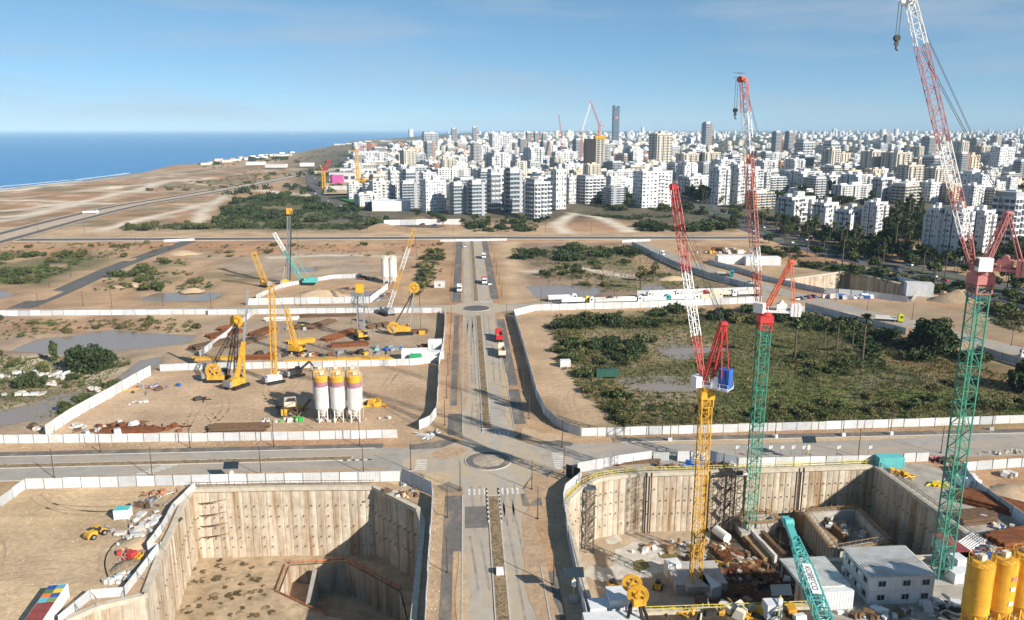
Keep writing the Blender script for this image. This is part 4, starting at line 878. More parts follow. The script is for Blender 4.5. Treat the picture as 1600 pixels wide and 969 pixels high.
tx = bpy.data.curves.new('lettering', 'FONT'); tx.body = 'KOBELCO'; tx.size = 1.35; tx.align_x = 'CENTER'; tx.align_y = 'CENTER'; tx.extrude = .01; tx.materials.append(m_dsteel); _t = bpy.data.objects.new('t', tx); COL.objects.link(_t); bpy.context.view_layer.update(); tm = bpy.data.meshes.new_from_object(_t.evaluated_get(bpy.context.evaluated_depsgraph_get())); bpy.data.objects.remove(_t); to = bpy.data.objects.new('lettering', tm); link(to, r); Mt = Matrix((-d, sd_ * -1, up_)).transposed().to_4x4(); Mt.translation = cen + up_ * .06; to.matrix_local = Mt

# ------------------------------------------------------------------ silos
m_mauve = mat('mauve_band', (.36, .17, .2), .6, 0, .15, .8); m_swht = mat('silo_white', (.7, .69, .66), .5, 0, .08, .6, stain=(.4, .33, .24), stain_amt=.6, stain_scale=(.7, .7, .08)); m_cream = mat('cream_paint', (.62, .56, .44), .6, 0, .12, .6)
m_syel = mat('silo_yellow', (.68, .36, .035), .5, 0, .12, .5, stain=(.42, .19, .03), stain_amt=.7, stain_scale=(.9, .9, .12), var2=.1, scale2=.4)
def silo(loc, r, zb, zt, bands, label, group, m_leg, rail=True, sticker=False):
    o = empty('silo', loc, RU(0, .3), label, 'silo', group); N = 48
    for i, (f0, f1, m) in enumerate(bands):
        MB().tube((0, 0, zb + (zt - zb) * f0), (0, 0, zb + (zt - zb) * f1 + .01), r, N).build('shell_ring', m, o)
    MB().tube((0, 0, zb - r * 1.35), (0, 0, zb), r * .22, N, r).build('hopper_cone', bands[0][2], o); MB().tube((0, 0, zt), (0, 0, zt + .45), r * 1.0, N, r * .7).build('roof_cone', bands[-1][2], o)
    for f_ in (.0, .33, .66, 1): MB().tube((0, 0, zb + (zt - zb) * f_ - .06), (0, 0, zb + (zt - zb) * f_ + .06), r + .05, N).build('hoop', bands[0][2] if f_ < .8 else bands[-1][2], o)
    lg = [(math.cos(a) * r * .82, math.sin(a) * r * .82) for a in (.785, 2.356, 3.927, 5.498)]
    for x, y in lg: MB().bar((x, y, 0), (x, y, zb + .6), .28).build('leg', m_leg, o)
    br = MB()
    for i in range(4): a, b = lg[i], lg[(i + 1) % 4]; br.bar((*a, .4), (*b, zb - .2), .13); br.bar((*b, .4), (*a, zb - .2), .13); br.bar((*a, zb * .5), (*b, zb * .5), .12)
    br.build('bracing', m_leg, o)
    ld = MB(); ld.bar((r + .2, -.22, 0), (r + .2, -.22, zt + 1), .06); ld.bar((r + .2, .22, 0), (r + .2, .22, zt + 1), .06)
    for k in range(int(zt / .6)): ld.bar((r + .2, -.22, .4 + k * .6), (r + .2, .22, .4 + k * .6), .05)
    ld.build('ladder', m_leg, o)
    if rail:
        rl = MB()
        for k in range(12): a = k * math.pi / 6; b = (k + 1) * math.pi / 6; rl.bar((math.cos(a) * r * .95, math.sin(a) * r * .95, zt), (math.cos(a) * r * .95, math.sin(a) * r * .95, zt + 1.1), .06); rl.bar((math.cos(a) * r * .95, math.sin(a) * r * .95, zt + 1.1), (math.cos(b) * r * .95, math.sin(b) * r * .95, zt + 1.1), .06)
        rl.build('guard_rail', m_leg, o)
        MB().box((.3, .3, zt + .8), (1, .9, 1.0)).build('filter_box', m_cream, o)
    if sticker:
        for z, m in ((zt - 2.2, m_pink), (zt - 4, m_swht), (zt - 6.5, m_swht)): MB().box((0, -r - .01, z), (.9, .06, .7)).build('sticker', m, o)
    return o
bw = ((0, .7, m_swht), (.7, .86, m_mauve), (.86, 1, m_syel)); bw2 = ((0, .66, m_swht), (.66, .84, m_mauve), (.84, 1, m_syel))
for i, (px, nm) in enumerate(((505, 'first'), (530, 'middle'), (556, 'last'))):
    p = at(px, 658); silo(p, 2.0, 4.2, 13.2, bw if i < 2 else bw2, 'white silo with mauve and yellow bands, %s of the front three in the yard' % nm, 'banded white silos', m_swht)
    q = at(px - 5, 647); q.y += 1.5; silo(q, 1.9, 4.2, 12.6, bw, 'banded white silo standing behind the %s front one' % nm, 'banded white silos', m_swht)
for i, px in enumerate((603, 614)): silo(at(px, 442), 2.1, 3.4, 13.4, ((0, .9, m_swht), (.9, 1, m_cream)), 'pale silo beyond the far cross road, %s of the pair' % ('first' if i == 0 else 'second'), 'pale silos', m_swht)
by = ((0, .34, m_syel), (.34, .67, m_syel), (.67, 1, m_syel))
t = at(1534, 880, 14.4)
for i, (dx, dy) in enumerate(((0, 0), (4.3, .7), (8.4, 1.6))):
    silo((t.x + dx, t.y + dy, 0), 1.95, 6.4, 14.4, by, 'big yellow silo at the frame corner, %s of three' % ('inner' if i == 0 else 'middle' if i == 1 else 'outer'), 'yellow silos', m_syel, sticker=i == 1)

# ------------------------------------------------------------------ cabins, containers, sheds
m_cab = mat('cabin_white', (.66, .67, .68), .55, 0, .08, .5, stain=(.45, .42, .38), stain_amt=.5, stain_scale=(.4, .4, .06)); m_roofw = mat('sheet_roof', (.62, .61, .59), .55, .1, .15, .4, stain=(.3, .25, .2), stain_amt=.7, stain_scale=(.1, .4, 1)); m_teal = mat('teal_paint', (.12, .46, .46), .55, 0, .12, .5); m_frame = mat('window_frame', (.5, .5, .5), .5)
def ribs_box(root, w, d, h, m, z0=0.0, name='wall_sheet', step=.5):
    mb = MB(); xs = [(-w / 2 + i * w / max(1, round(w / step))) for i in range(max(1, round(w / step)) + 1)]; n = len(xs)
    mb.box((0, 0, z0 + h / 2), (w, d, h)); 
    for x in xs[:-1]: mb.box((x + step * .5, -d / 2 - .02, z0 + h / 2), (step * .45, .05, h - .1)); mb.box((x + step * .5, d / 2 + .02, z0 + h / 2), (step * .45, .05, h - .1))
    for k in range(max(1, round(d / step))): y = -d / 2 + (k + .5) * step; mb.box((-w / 2 - .02, y, z0 + h / 2), (.05, step * .45, h - .1)); mb.box((w / 2 + .02, y, z0 + h / 2), (.05, step * .45, h - .1))
    return mb.build(name, m, root)
def window(root, x, y, z, w, h, ax=0):
    o = MB().box((x, y, z), (w + .2, .12, h + .2) if ax == 0 else (.12, w + .2, h + .2)).build('window', m_frame, root)
    for s_ in (-.25, .25): MB().box((x + (w * s_ if ax == 0 else 0), y + (0 if ax == 0 else w * s_), z), (w * .44, .16, h) if ax == 0 else (.16, w * .44, h)).build('pane', m_glass, o)
def container(loc, rz, label, m, w=6.06, d=2.44, h=2.6, cat='container', m_roof=None, group=None, win=0, name='shipping_container', doors=True):
    o = empty(name, loc, rz, label, cat, group); ribs_box(o, w, d, h - .12, m, .12, step=.42 if w < 9 else .5)
    MB().box((0, 0, h + .04), (w + .06, d + .06, .1)).build('roof', m_roof or m, o); fr = MB()
    for x in (-w / 2, w / 2):
        for y in (-d / 2, d / 2): fr.bar((x, y, 0), (x, y, h), .18)
    fr.build('corner_posts', m, o, 'stuff')
    if doors:
        for s_ in (-1, 1): MB().box((w / 2 + .06, s_ * d / 4, h / 2 + .05), (.06, d / 2 - .08, h - .3)).build('door', m, o)
    for i in range(win): window(o, -w / 2 + (i + .5) * w / win, -d / 2 - .06, 1.6, 1.0, .9)
    return o
# two-storey site office
f0, f1 = at(1356, 946), at(1456, 942); ang = math.atan2(f1.y - f0.y, f1.x - f0.x); wid = (f1 - f0).length; dep = 9.6
o = empty('site_office', (f0 + f1) / 2, ang, 'two-storey white site office of ribbed cabins with a sheet roof', 'office')
for k in range(2):
    for i in range(5):
        w1 = wid / 5; c = empty('tmp') if False else None
        mb = MB(); x = -wid / 2 + (i + .5) * w1; mb.box((x, dep / 2, 2.6 * k + 1.32), (w1 - .04, dep, 2.56))
        for j in range(5): mb.box((x - w1 / 2 + (j + .5) * w1 / 5, -.02, 2.6 * k + 1.32), (w1 / 11, .05, 2.4))
        mb.build('cabin_module', m_cab, o)
    for x in (-.32, .06, .36): window(o, wid * x, -.07, 2.6 * k + 1.5, 1.3, .95)
    for y in (1.5, 4.2, 7.0): window(o, -wid / 2 - .06, y, 2.6 * k + 1.5, 1.1, .95, 1)
    for y in (2.9, 5.6, 8.4): MB().box((-wid / 2 - .3, y, 2.6 * k + 1.9), (.5, .9, .7)).build('air_conditioner', m_wht, o)
MB().box((-wid / 2 - .05, 8.9, 1.1), (.1, 1.0, 2.1)).build('door', m_grey, o)
rf = MB().box((0, dep / 2, 5.35), (wid + .3, dep + .3, .16)).build('roof', m_roofw, o)
for i in range(24): MB().box((-wid / 2 + (i + .5) * wid / 24, dep / 2, 5.47), (.14, dep + .3, .1)).build('roof_rib', m_roofw, rf)
# lower shed beside it
g0, g1 = at(1283, 954), at(1332, 951); ang = math.atan2(g1.y - g0.y, g1.x - g0.x); w2 = (g1 - g0).length
o = empty('store_shed', (g0 + g1) / 2, ang, 'low white shed with a wide grey sheet canopy beside the site office', 'shed'); ribs_box(o, w2, 3.0, 3.4, m_cab, name='wall_sheet'); o.children[0].location = (0, 1.5, 0)
rf = MB().box((-1.4, 6.2, 3.5), (w2 + 3.2, 9.4, .15)).build('roof', m_roofw, o)
for i in range(18): MB().box((-1.4 - (w2 + 3.2) / 2 + (i + .5) * (w2 + 3.2) / 18, 6.2, 3.6), (.12, 9.4, .08)).build('roof_rib', m_roofw, rf)
for x in (-w2 / 2 - 2.4, w2 / 2 - .4): MB().bar((x, 10.4, 0), (x, 10.4, 3.45), .2).build('canopy_post', m_grey, o)
container(at(1388, 729), .0, 'teal container store at the back corner of the crane pit', m_teal, 6.1, 2.6, 2.7)
container(at(193, 809), .06, 'small white hut on the sand yard', m_cab, 2.9, 2.0, 2.2, 'hut', m_teal, doors=False)
p0, p1 = at(91, 914, 2.6), at(50, 974, 2.6); ang = math.atan2(p1.y - p0.y, p1.x - p0.x); L = 14.0; c = p0 + (p1 - p0).normalized() * L / 2
cc = container((c.x, c.y, 0), ang, 'long container with a roof painted in coloured blocks', m_wht, L, 2.9, 2.6)
pc = [(.03, .07, .3), (.1, .35, .45), (.1, .2, .06), (.75, .55, .03), (.75, .2, .05), (.05, .1, .35), (.12, .45, .55), (.2, .3, .1), (.6, .6, .65)]
for i in range(4):
    for j in range(2): MB().box((-L / 2 + .8 + i * 1.3, -.72 + j * 1.44, 2.72), (1.28, 1.4, .03)).build('painted_plate', mat('roof_paint_%d' % (i * 2 + j), pc[(i * 2 + j) % 9], .6, 0, .1, 1), cc)
for i in range(3): MB().box((-L / 2 + 6.6 + i * 2.4, 0, 2.72), (2.36, 2.8, .03)).build('painted_plate', mat('roof_maroon', (.26, .06, .055), .7, 0, .25, .8), cc)
container(at(687, 449), .02, 'pale hut beside the main road beyond the far roundabout', m_roofw, 5.4, 4.2, 3.0, 'hut', m_cab, win=1)
container(at(648, 561), .02, 'white container with a green front by the rig yard corner', m_cab, 9, 3.2, 3.6, 'container', m_wht)
MB().box(at(650, 562) + Vector((0, -2.2, 1.5)), (5.5, 1.2, 2.6), .05, taper=.7).build('tarpaulin', mat('green_tarp', (.03, .3, .12), .7, 0, .15, 1)); tag(bpy.data.objects['tarpaulin'], 'green tarpaulin hung before the white container', 'tarpaulin')
container(at(676, 560), .02, 'low white container next to the one with the green front', m_cab, 8, 3, 2.6, 'container', m_cab)
container(at(680, 546), .02, 'small white cabin at the rig yard corner', m_cab, 5, 3, 3.6, 'container', m_wht)
container(at(1243, 497), -.2, 'white cabin at the bend of the lorry road', m_cab, 6, 4, 4.5, 'hut', m_cab, win=2)
container(at(1434, 462), -.3, 'grey cabin beside the distant pit', m_cab, 12, 6, 6.5, 'hut', m_roofw)
container(at(238 + 700, 966), .05, 'white cabin at the near edge of the crane pit beside the sheaves', m_cab, 4, 3, 2.8, 'cabin', m_cab)
container(at(970, 962), .02, 'taller white cabin behind the twin sheaves', m_cab, 4.6, 4.2, 4.2, 'cabin', m_cab)
container(at(955, 990), .02, 'nearest white cabin below the twin sheaves', m_cab, 9, 3, 3.0, 'cabin', m_cab)
container(at(1490, 872), .1 + math.pi / 2, 'maroon-roofed white container beside the tall green crane', m_cab, 9, 2.6, 2.7, 'container', mat('roof_maroon', (.26, .06, .055)))
container(at(1503, 890), .05, 'short white container between crane and yellow silos', m_cab, 4, 2.5, 2.7, 'container', m_cab)
container(at(1497, 907), .1, 'white crate-like container at the foot of the tall green crane', m_cab, 3.4, 2.4, 2.0, 'container', m_cab)
container(at(1205, 966), .05, 'white switch cabinet hut at the near pit edge', m_cab, 2.4, 2.2, 3.0, 'cabinet', m_cab, win=1)
container(at(1030, 273 + 240), 0, 'low white shed at the edge of the green field', m_cab, 6, 2.5, 2.2, 'shed', m_cab) if False else None
container(at(883, 573), 0, 'low white shed at the edge of the green field', m_cab, 3.4, 2, 2.4, 'shed', m_cab)
container(at(948, 588), .1, 'dark green container in the green field', mat('dark_green', (.03, .1, .07), .6), 7.5, 2.5, 2.2)
for i, (px, py, l) in enumerate(((1150, 412, 30), (1190, 414, 26))): container(at(px, py), -.05, 'long white store beyond the lorry road, %s one' % ORD[i], m_cab, l * .8, 6, 5, 'store', m_wht)

# ------------------------------------------------------------------ lorries, cars, loader
def wheel(root, x, y, r=.5, w=.35):
    o = MB().tube((x, y - w / 2, r), (x, y + w / 2, r), r, 12).build('wheel', m_blk, root); MB().tube((x, y - w / 2 - .02, r), (x, y + w / 2 + .02, r), r * .5, 8).build('rim', m_grey, o)
def lorry(loc, rz, label, m_c, m_t, tr=True, L=9.5, kind='tipper', full=False):
    o = empty('lorry', loc, rz, label, 'lorry', 'lorries')
    c = MB(); c.box((1.2, 0, 1.9), (2.3, 2.5, 2.6), taper=.93); c.box((1.0, 0, 3.3), (1.6, 2.2, .45), taper=.8); c.build('cab', m_c, o)
    MB().box((2.3, 0, 2.45), (.14, 2.2, .95)).build('windscreen', m_glass, o); MB().box((2.42, 0, .85), (.25, 2.5, .7)).build('bumper', m_grey, o)
    for s_ in (-1, 1): MB().box((2.5, s_ * .95, 1.0), (.12, .35, .25)).build('headlight', m_wht, o); MB().box((1.4, s_ * 1.26, 2.4), (.9, .06, .8)).build('side_window', m_glass, o)
    MB().box((-L / 2 - .1, 0, .85), (L + 2.2, .9, .35)).build('chassis', m_dsteel, o)
    for x in (1.4, -1.0, -2.0 if not tr else -1.2):
        for s_ in (-1, 1): wheel(o, x, s_ * 1.05)
    if kind == 'tipper':
        b = MB(); x0 = -.4; xm = x0 - L / 2
        for y in (-1.22, 1.22): b.box((xm, y, 2.0), (L, .1, 1.7))
        b.box((x0, 0, 2.05), (.1, 2.5, 1.8)); b.box((x0 - L, 0, 2.0), (.1, 2.5, 1.7)); b.box((xm, 0, 1.22), (L, 2.4, .12)); b.build('tipper_body', m_t, o)
        ri = MB()
        for k in range(7):
            for y in (-1.3, 1.3): ri.box((x0 - .5 - k * (L - 1) / 6, y, 2.0), (.14, .1, 1.7))
        ri.build('body_rib', m_t, o, 'stuff'); MB().box((xm, 0, 1.7), (L - .4, 2.2, .6), taper=.8).build('load', m_soil if full else m_dsteel, o)
    elif kind == 'flat': MB().box((-L / 2 - .4, 0, 1.3), (L, 2.5, .25)).build('flat_bed', m_t, o); MB().box((-L / 2, 0, 1.9), (L * .5, 2.2, .9)).build('load', m_roofw, o)
    elif kind == 'mixer': MB().tube((-1.0, 0, 2.2), (-4.0, 0, 2.6), .9, 14, 1.3).build('drum', m_t, o); MB().tube((-4.0, 0, 2.6), (-6.2, 0, 3.3), 1.3, 14, .6).build('drum', m_t, o); MB().box((-6.6, 0, 3.0), (.8, 1, 1.4)).build('chute', m_grey, o)
    for x in (-L + .8, -L + 2.0, -L - .4):
        for s_ in (-1, 1): wheel(o, x, s_ * 1.05)
    return o
m_lred = mat('lorry_red', (.5, .03, .03), .4); m_lyg = mat('lorry_lime', (.5, .55, .03), .4); m_lyel = mat('lorry_yellow', (.75, .55, .02), .4); m_lteal = mat('lorry_teal', (.03, .3, .32), .4); m_lblk = mat('lorry_dark', (.03, .03, .035), .4); m_lwht = mat('lorry_white', (.75, .75, .74), .4)
SOUTH = -math.pi / 2
def L_(px, py, rz, lb, mc, mt, **k): return lorry(at(px, py), rz, lb, mc, mt, **k)
L_(757, 444, SOUTH, 'white lorry with a red load body coming down the main road', m_lwht, m_lred, L=6.5)
L_(718, 456, SOUTH, 'white box lorry on the other side of the median', m_lwht, m_lwht, L=6.5)
L_(756, 404, SOUTH, 'small white lorry farthest up the main road', m_lwht, m_roofw, L=5.5)
L_(779, 528, math.pi / 2, 'red tipper lorry parked between the roundabouts', m_lred, m_lred, L=6.5, full=True)
L_(783, 551, math.pi / 2, 'cream tipper lorry parked behind the red one', m_cream, m_cream, L=7, full=True)
q = [(914, 474, m_lyel, m_lwht, 0, 'yellow-cabbed lorry first in the queue from the far roundabout'), (893, 470, m_lwht, m_lwht, 0, 'white lorry behind the yellow-cabbed one'), (928, 475, m_lwht, m_roofw, math.pi, 'white lorry facing the roundabout, mid-queue'), (957, 474, m_lblk, m_lwht, math.pi, 'dark-cabbed lorry with pale trailer in the queue'), (1003, 473, m_lwht, m_lwht, math.pi, 'white lorry next after the dark-cabbed one'), (1046, 471, m_lteal, m_lwht, math.pi, 'teal-cabbed lorry in the queue'), (1092, 470, m_lwht, m_cream, math.pi, 'cream-bodied lorry behind the teal one'), (1018, 466, m_lwht, m_lwht, math.pi, 'white lorry in front of the white hoarding'), (1062, 465, m_lwht, m_roofw, math.pi, 'pale lorry behind the yellow crane jib'), (1106, 464, m_lred, m_cream, math.pi, 'red-cabbed lorry near the end of the queue'), (1150, 463, m_lwht, m_roofw, math.pi, 'last lorry of the queue by the bend')]
for px, py, mc, mt, rz, lb in q: L_(px, py, rz + .09, lb, mc, mt, L=11)
L_(1032, 400, -.75, 'white lorry at the top of the lorry road', m_lwht, m_lwht, L=7)
L_(1140, 432, -.42, 'flatbed lorry coming down beside the grey hoarding', m_lteal, m_brn, kind='flat', L=9)
L_(1402, 503, -.35, 'lime-cabbed lorry with a white trailer on the lorry road', m_lyg, m_lwht, kind='flat', L=12)
L_(1605, 560, 2.8, 'grey mixer lorry at the edge of the lorry road', m_lwht, m_roofw, kind='mixer', L=7)
L_(150, 334, .5, 'white lorry on the unfinished coast road', m_lwht, m_lwht, L=11)
# wheel loader
p = at(152, 838); o = empty('wheel_loader', p, .95, 'yellow wheel loader parked on the sand yard', 'loader'); o.scale = (.68,) * 3
MB().box((-1.6, 0, 1.7), (2.8, 2.2, 1.2), taper=.92).build('engine_body', m_yel, o); MB().box((-3.1, 0, 1.4), (.6, 2.3, 1.0)).build('counterweight', m_yel, o); c = MB(); c.use(m_yel); c.box((.3, 0, 3.25), (1.7, 1.7, .15)); c.use(m_glass); c.box((.3, 0, 2.5), (1.5, 1.5, 1.4)); c.build('cab', m_yel, o)
MB().box((1.6, 0, 1.3), (1.6, 1.3, .9)).build('front_frame', m_yel, o)
for s_ in (-1, 1): MB().bar((1.2, s_ * .6, 2.0), (3.4, s_ * .6, .9), .3).build('lift_arm', m_yel, o)
k = MB(); k.prism([(3.3, -1.5), (4.6, -1.5), (4.6, 1.5), (3.3, 1.5)], .15, .35); k.box((3.35, 0, .8), (.25, 3.0, 1.2)); k.box((4.0, -1.5, .7), (1.2, .1, .9)); k.box((4.0, 1.5, .7), (1.2, .1, .9)); k.build('bucket', m_grey, o)
for x in (-1.7, 1.6):
    for s_ in (-1, 1): wheel(o, x, s_ * 1.15, .85, .6)
# small cars
CARM = [m_lwht, m_roofw, m_lblk, mat('car_silver', (.4, .41, .42), .35, .4), mat('car_red', (.4, .03, .03), .35), mat('car_blue', (.04, .1, .3), .35)]
def car(loc, rz, m, label, group='cars on the roads', s=1.0):
    o = empty('car', loc, rz, label, 'car', group); b = MB(); b.box((0, 0, .65), (4.3, 1.75, .65), taper=.96); b.build('body', m, o); MB().box((-.2, 0, 1.2), (2.3, 1.6, .6), taper=.78).build('cabin', m_glass, o)
    for x in (-1.3, 1.35):
        for y in (-.8, .8): MB().tube((x, y - .1, .33), (x, y + .1, .33), .33, 8).build('wheel', m_blk, o)
    o.scale = (s, s, s); return o
car(at(765, 445), SOUTH, m_lwht, 'white car just ahead of the red and white lorry'); car(at(1171, 444), -.4, m_lwht, 'white car on the lorry road by the bend')
protos = [car(at(727, 384), SOUTH, CARM[i], '') for i in range(6)]
protos[0]['label'] = 'white car at the end of the main road'; protos[0].location = at(726, 386)
ci = [0]
def cars_on(path, offs, n, lab, seed):
    rr = random.Random(seed); tot = len(path) - 1
    for i in range(n):
        t = (i + rr.uniform(.2, .8)) / n * tot; k = min(int(t), tot - 1); a, b = Vector(path[k]), Vector(path[k + 1]); q = a.lerp(b, t - k); d = (b - a).normalized(); of = rr.choice(offs); q = q + Vector((-d.y, d.x)) * of
        pr = protos[rr.choice((0, 0, 0, 1, 2, 3, 3, 4, 5))]; cn = {0: 'white', 1: 'pale', 2: 'dark', 3: 'silver', 4: 'red', 5: 'blue'}[protos.index(pr)]
        if ci[0] < 5 and False: pass
        copy_tree(pr, (q.x, q.y, .45 if seed == 1 else .6), math.atan2(d.y, d.x) + (math.pi if of > 0 else 0), '%s car on the %s, %s along' % (cn, lab, nth(i))); ci[0] += 1
cars_on(boul, (-10, -6.5, 6.5, 10), 46, 'boulevard', 1); cars_on(townst, (-6.3, 6.3, -2.5, 2.5), 18, 'curved edge-of-town street', 2)
for i, pr in enumerate(protos[1:], 1):
    q = at(1240 + i * 6, 470 - i); pr.location = q; pr.rotation_euler = (0, 0, .4 * i); pr['label'] = '%s car parked near the cabin at the bend, %s of five' % ({1: 'pale', 2: 'dark', 3: 'silver', 4: 'red', 5: 'blue'}[i], ORD[i - 1])

# ------------------------------------------------------------------ heaps of pipes, beams, rebar, boards
def stack(px, py, L, n, rows, rz, m, label, cat='pipe stack', r=.3, square=False, z=0.0, name='pipe_stack', part='pipe'):
    o = empty(name, at(px, py, z), rz, label, cat); me = None
    for j in range(rows):
        for i in range(n - j):
            if me is None: q = (MB().box((0, 0, 0), (1, 2 * r, 2 * r)) if square else MB().tube((-.5, 0, 0), (.5, 0, 0), r, 8)).build(part, m, o); me = q
            else: q = me.copy(); link(q, o)
            q.location = (RU(-.6, .6), (i + j * .5 - n / 2) * 2.1 * r, r + j * 1.8 * r); q.scale = (L * RU(.85, 1.05), 1, 1); q.rotation_euler = (0, 0, RU(-.03, .03))
    return o
stack(372, 671, 16, 9, 2, .02, m_brn, 'stack of rust-brown pipes behind the front hoarding', r=.32)
stack(350, 523, 14, 10, 2, .9, m_rust, 'rusty beams laid out by the slanting hoarding', 'beam stack', square=True, name='beam_stack', part='beam')
stack(385, 535, 18, 8, 2, 1.1, m_brn, 'brown sheet piles in the rig yard', 'beam stack', square=True, name='beam_stack', part='beam')
stack(530, 525, 18, 9, 2, 1.0, m_rust, 'rusty reinforcement cages beside the grey-masted rig', 'beam stack', name='beam_stack', part='beam')
stack(515, 494, 26, 5, 2, .02, m_brn, 'long dark pipes along the back hoarding of the rig yard')
stack(345, 560, 20, 5, 1, .04, m_yel, 'yellow guide beams behind the middle hoarding', 'beam stack', square=True, name='beam_stack', part='beam')
stack(560, 563, 24, 4, 2, .02, m_syel, 'yellow formwork along the middle hoarding', 'beam stack', square=True, name='beam_stack', part='beam')
stack(485, 566, 20, 4, 2, .03, m_syel, 'yellow and brown frames stacked by the middle hoarding', 'beam stack', square=True, name='beam_stack', part='beam')
stack(940, 727, 12, 6, 2, .22, m_rust, 'rusty rebar bundle on the rim behind the crane pit wall', 'rebar bundle', r=.18, name='rebar_bundle', part='bar')
stack(1000, 722, 9, 6, 2, .1, m_brn, 'brown planks on the rim of the crane pit', 'plank stack', r=.16, square=True, name='plank_stack', part='plank')
stack(1555, 790, 15, 8, 2, -.75, m_rust, 'rusty sheet piles lying along the blue-shaded hoarding', 'beam stack', r=.4, square=True, name='beam_stack', part='beam')
stack(1518, 810, 9, 7, 2, .1, m_brn, 'brown beams in the middle of the storage yard', 'beam stack', r=.35, square=True, name='beam_stack', part='beam')
stack(1580, 845, 10, 7, 2, .2, m_rust, 'rust-red plates at the frame edge of the storage yard', 'beam stack', r=.4, square=True, name='beam_stack', part='beam')
stack(1515, 850, 8, 8, 2, .6, m_roofw, 'silvery pipes behind the yellow silos', r=.22)
def clutter(px, py, sx, sy, n, label, mats, smin=.4, smax=1.4, z=0.0, cat='debris', rz=0.0, name='rubble_heap', group=None, flat=False):
    """a loose pile of blocks: its pieces are parts of the heap"""
    o = empty(name, at(px, py, z), rz, label, cat, group)
    rods = 0 if (m_kerb in mats or m_swht in mats or m_wht in mats) else .45
    for i in range(n):
        s = RU(smin, smax); d = (s * RU(.7, 1.8), s * RU(.6, 1.2), s * RU(.3, .9) * (.4 if flat else 1))
        if RU(0, 1) < rods: d = (s * RU(1.8, 4.0), .12 + s * .08, .12 + s * .1)
        M = (Matrix.Rotation(RU(0, 6), 3, 'Z') @ Matrix.Rotation(RU(-.3, .3), 3, 'X'))
        MB().box((random.gauss(0, sx / 2.4), random.gauss(0, sy / 2.4), d[2] * .42 + RU(0, .3)), d, M=M, taper=RU(.7, 1)).build('piece', random.choice(mats), o)
    return o
RUB = [m_roofw, m_hw2, m_conc, m_kerb]
mound('scrap_bed', at(200, 672), 12, 3.4, .9, m_rust, 'rust-stained bed of small scrap behind the front hoarding', 'scrap heap'); clutter(200, 668, 18, 5, 46, 'rusty scrap heap with grey crates behind the front hoarding', [m_rust, m_rust, m_brn, m_hw2, m_rust], .5, 1.8)
clutter(248, 606, 7, 5, 22, 'scrap steel and blue crates on the silo yard', [m_blue, m_grey, m_brn, m_hw2])
clutter(216, 629, 5, 2, 9, 'pale formwork boards on the silo yard', [m_roofw, m_conc], flat=True)
clutter(185, 608, 5, 4, 14, 'yellow and maroon bins by the slanting hoarding', [m_yel, m_mauve, m_pink], .8, 1.9)
clutter(316, 625, 3, 1.2, 4, 'dark steel box lying on the silo yard', [m_dsteel], 1, 1.8)
clutter(215, 835, 5, 6, 26, 'white sacks and rubble beside the zigzag hoarding', RUB + [m_swht], .5, 1.5)
clutter(205, 865, 3, 3, 10, 'red plastic barriers beside the rubble', [m_red, m_orr, m_pink], .7, 1.4)
clutter(222, 870, 1.5, 1.5, 5, 'small yellow pump by the zigzag hoarding', [m_yel], .7, 1.2)
clutter(192, 905, 4, 2.5, 22, 'broken white concrete blocks near the hoarding corner', RUB, .5, 1.2)
clutter(225, 790, 6, 3, 20, 'dark machine parts behind the white hut', [m_dsteel, m_grey, m_brn], .4, 1.3)
clutter(250, 772, 5, 1.6, 14, 'timber and orange boards by the hoarding corner', [m_brn, m_orange, m_roofw], .4, 1.2)
clutter(234, 812, 4, 3, 14, 'pale boards lying by the upper zigzag hoarding', [m_roofw, m_kerb], .6, 1.6, flat=True)
clutter(672, 683 - 2, 4, 1.5, 10, 'white boards lying at the corner of the silo yard', [m_hw, m_hw2], 1, 2.4, flat=True)
clutter(455, 643, 4, 3, 30, 'brown mixing plant beside the white silos', [m_syel, m_brn, m_dsteel, m_cream], .8, 2.2, cat='machinery', name='mixing_plant'); clutter(450, 658, 7, 1.6, 16, 'white and green tanks in front of the mixing plant', [m_wht, mat('green_tank', (.05, .4, .08)), m_roofw], .7, 1.7, cat='tanks', name='tank_group')
o = empty('batching_plant', at(455, 652), .2, 'brown batching plant tower beside the white silos', 'plant'); MB().lattice((0, 0, 0), (0, 0, 5.5), 3.6, 1.8, .22, .14).build('frame', m_brn, o); MB().box((0, 0, 4.6), (3.2, 3.0, 2.0)).build('mixer_housing', m_cream, o); MB().box((-1.8, -.6, 2.2), (1.6, 2.2, 1.8)).build('hopper', m_syel, o); MB().bar((2, 0, .5), (5.5, 1, 4.5), 1.0, .4).build('conveyor', m_brn, o); MB().box((.4, -1.9, 5.9), (2.2, .3, .8)).build('platform', m_dsteel, o)
clutter(583, 632, 3.5, 2.5, 16, 'yellow control tower of the silo plant', [m_syel, m_syel, m_cream], .9, 2.4, cat='machinery', name='silo_plant')
clutter(530, 660 - 3, 14, 1, 20, 'white pumps under the silos', [m_swht, m_cream, m_grey], .4, 1.0, cat='machinery', name='pump_set')
for i, (px, py, lb) in enumerate(((440, 555, 'grey and rust machine parts behind the middle hoarding'), (500, 556, 'yellow-brown machine parts along the middle hoarding'), (570, 553, 'brown steel frames below the grey-masted rig'), (575, 436, 'machines and frames beside the pale silos'), (545, 452, 'yellow equipment in front of the pale silos'), (590, 462, 'scrap along the hoarding of the pale silos'), (470, 512, 'scattered rig tools in the yard'), (605, 545, 'blue and teal pump in the rig yard'), (690 - 30, 545, 'dark machine beside the white container'))):
    clutter(px, py, 13 if i < 3 else 8, 3, 26, lb, [m_syel, m_brn, m_rust, m_grey, m_dsteel] if i != 7 else [m_teal, m_blue, m_grey], .5, 2.0, cat='equipment', name='equipment_group')
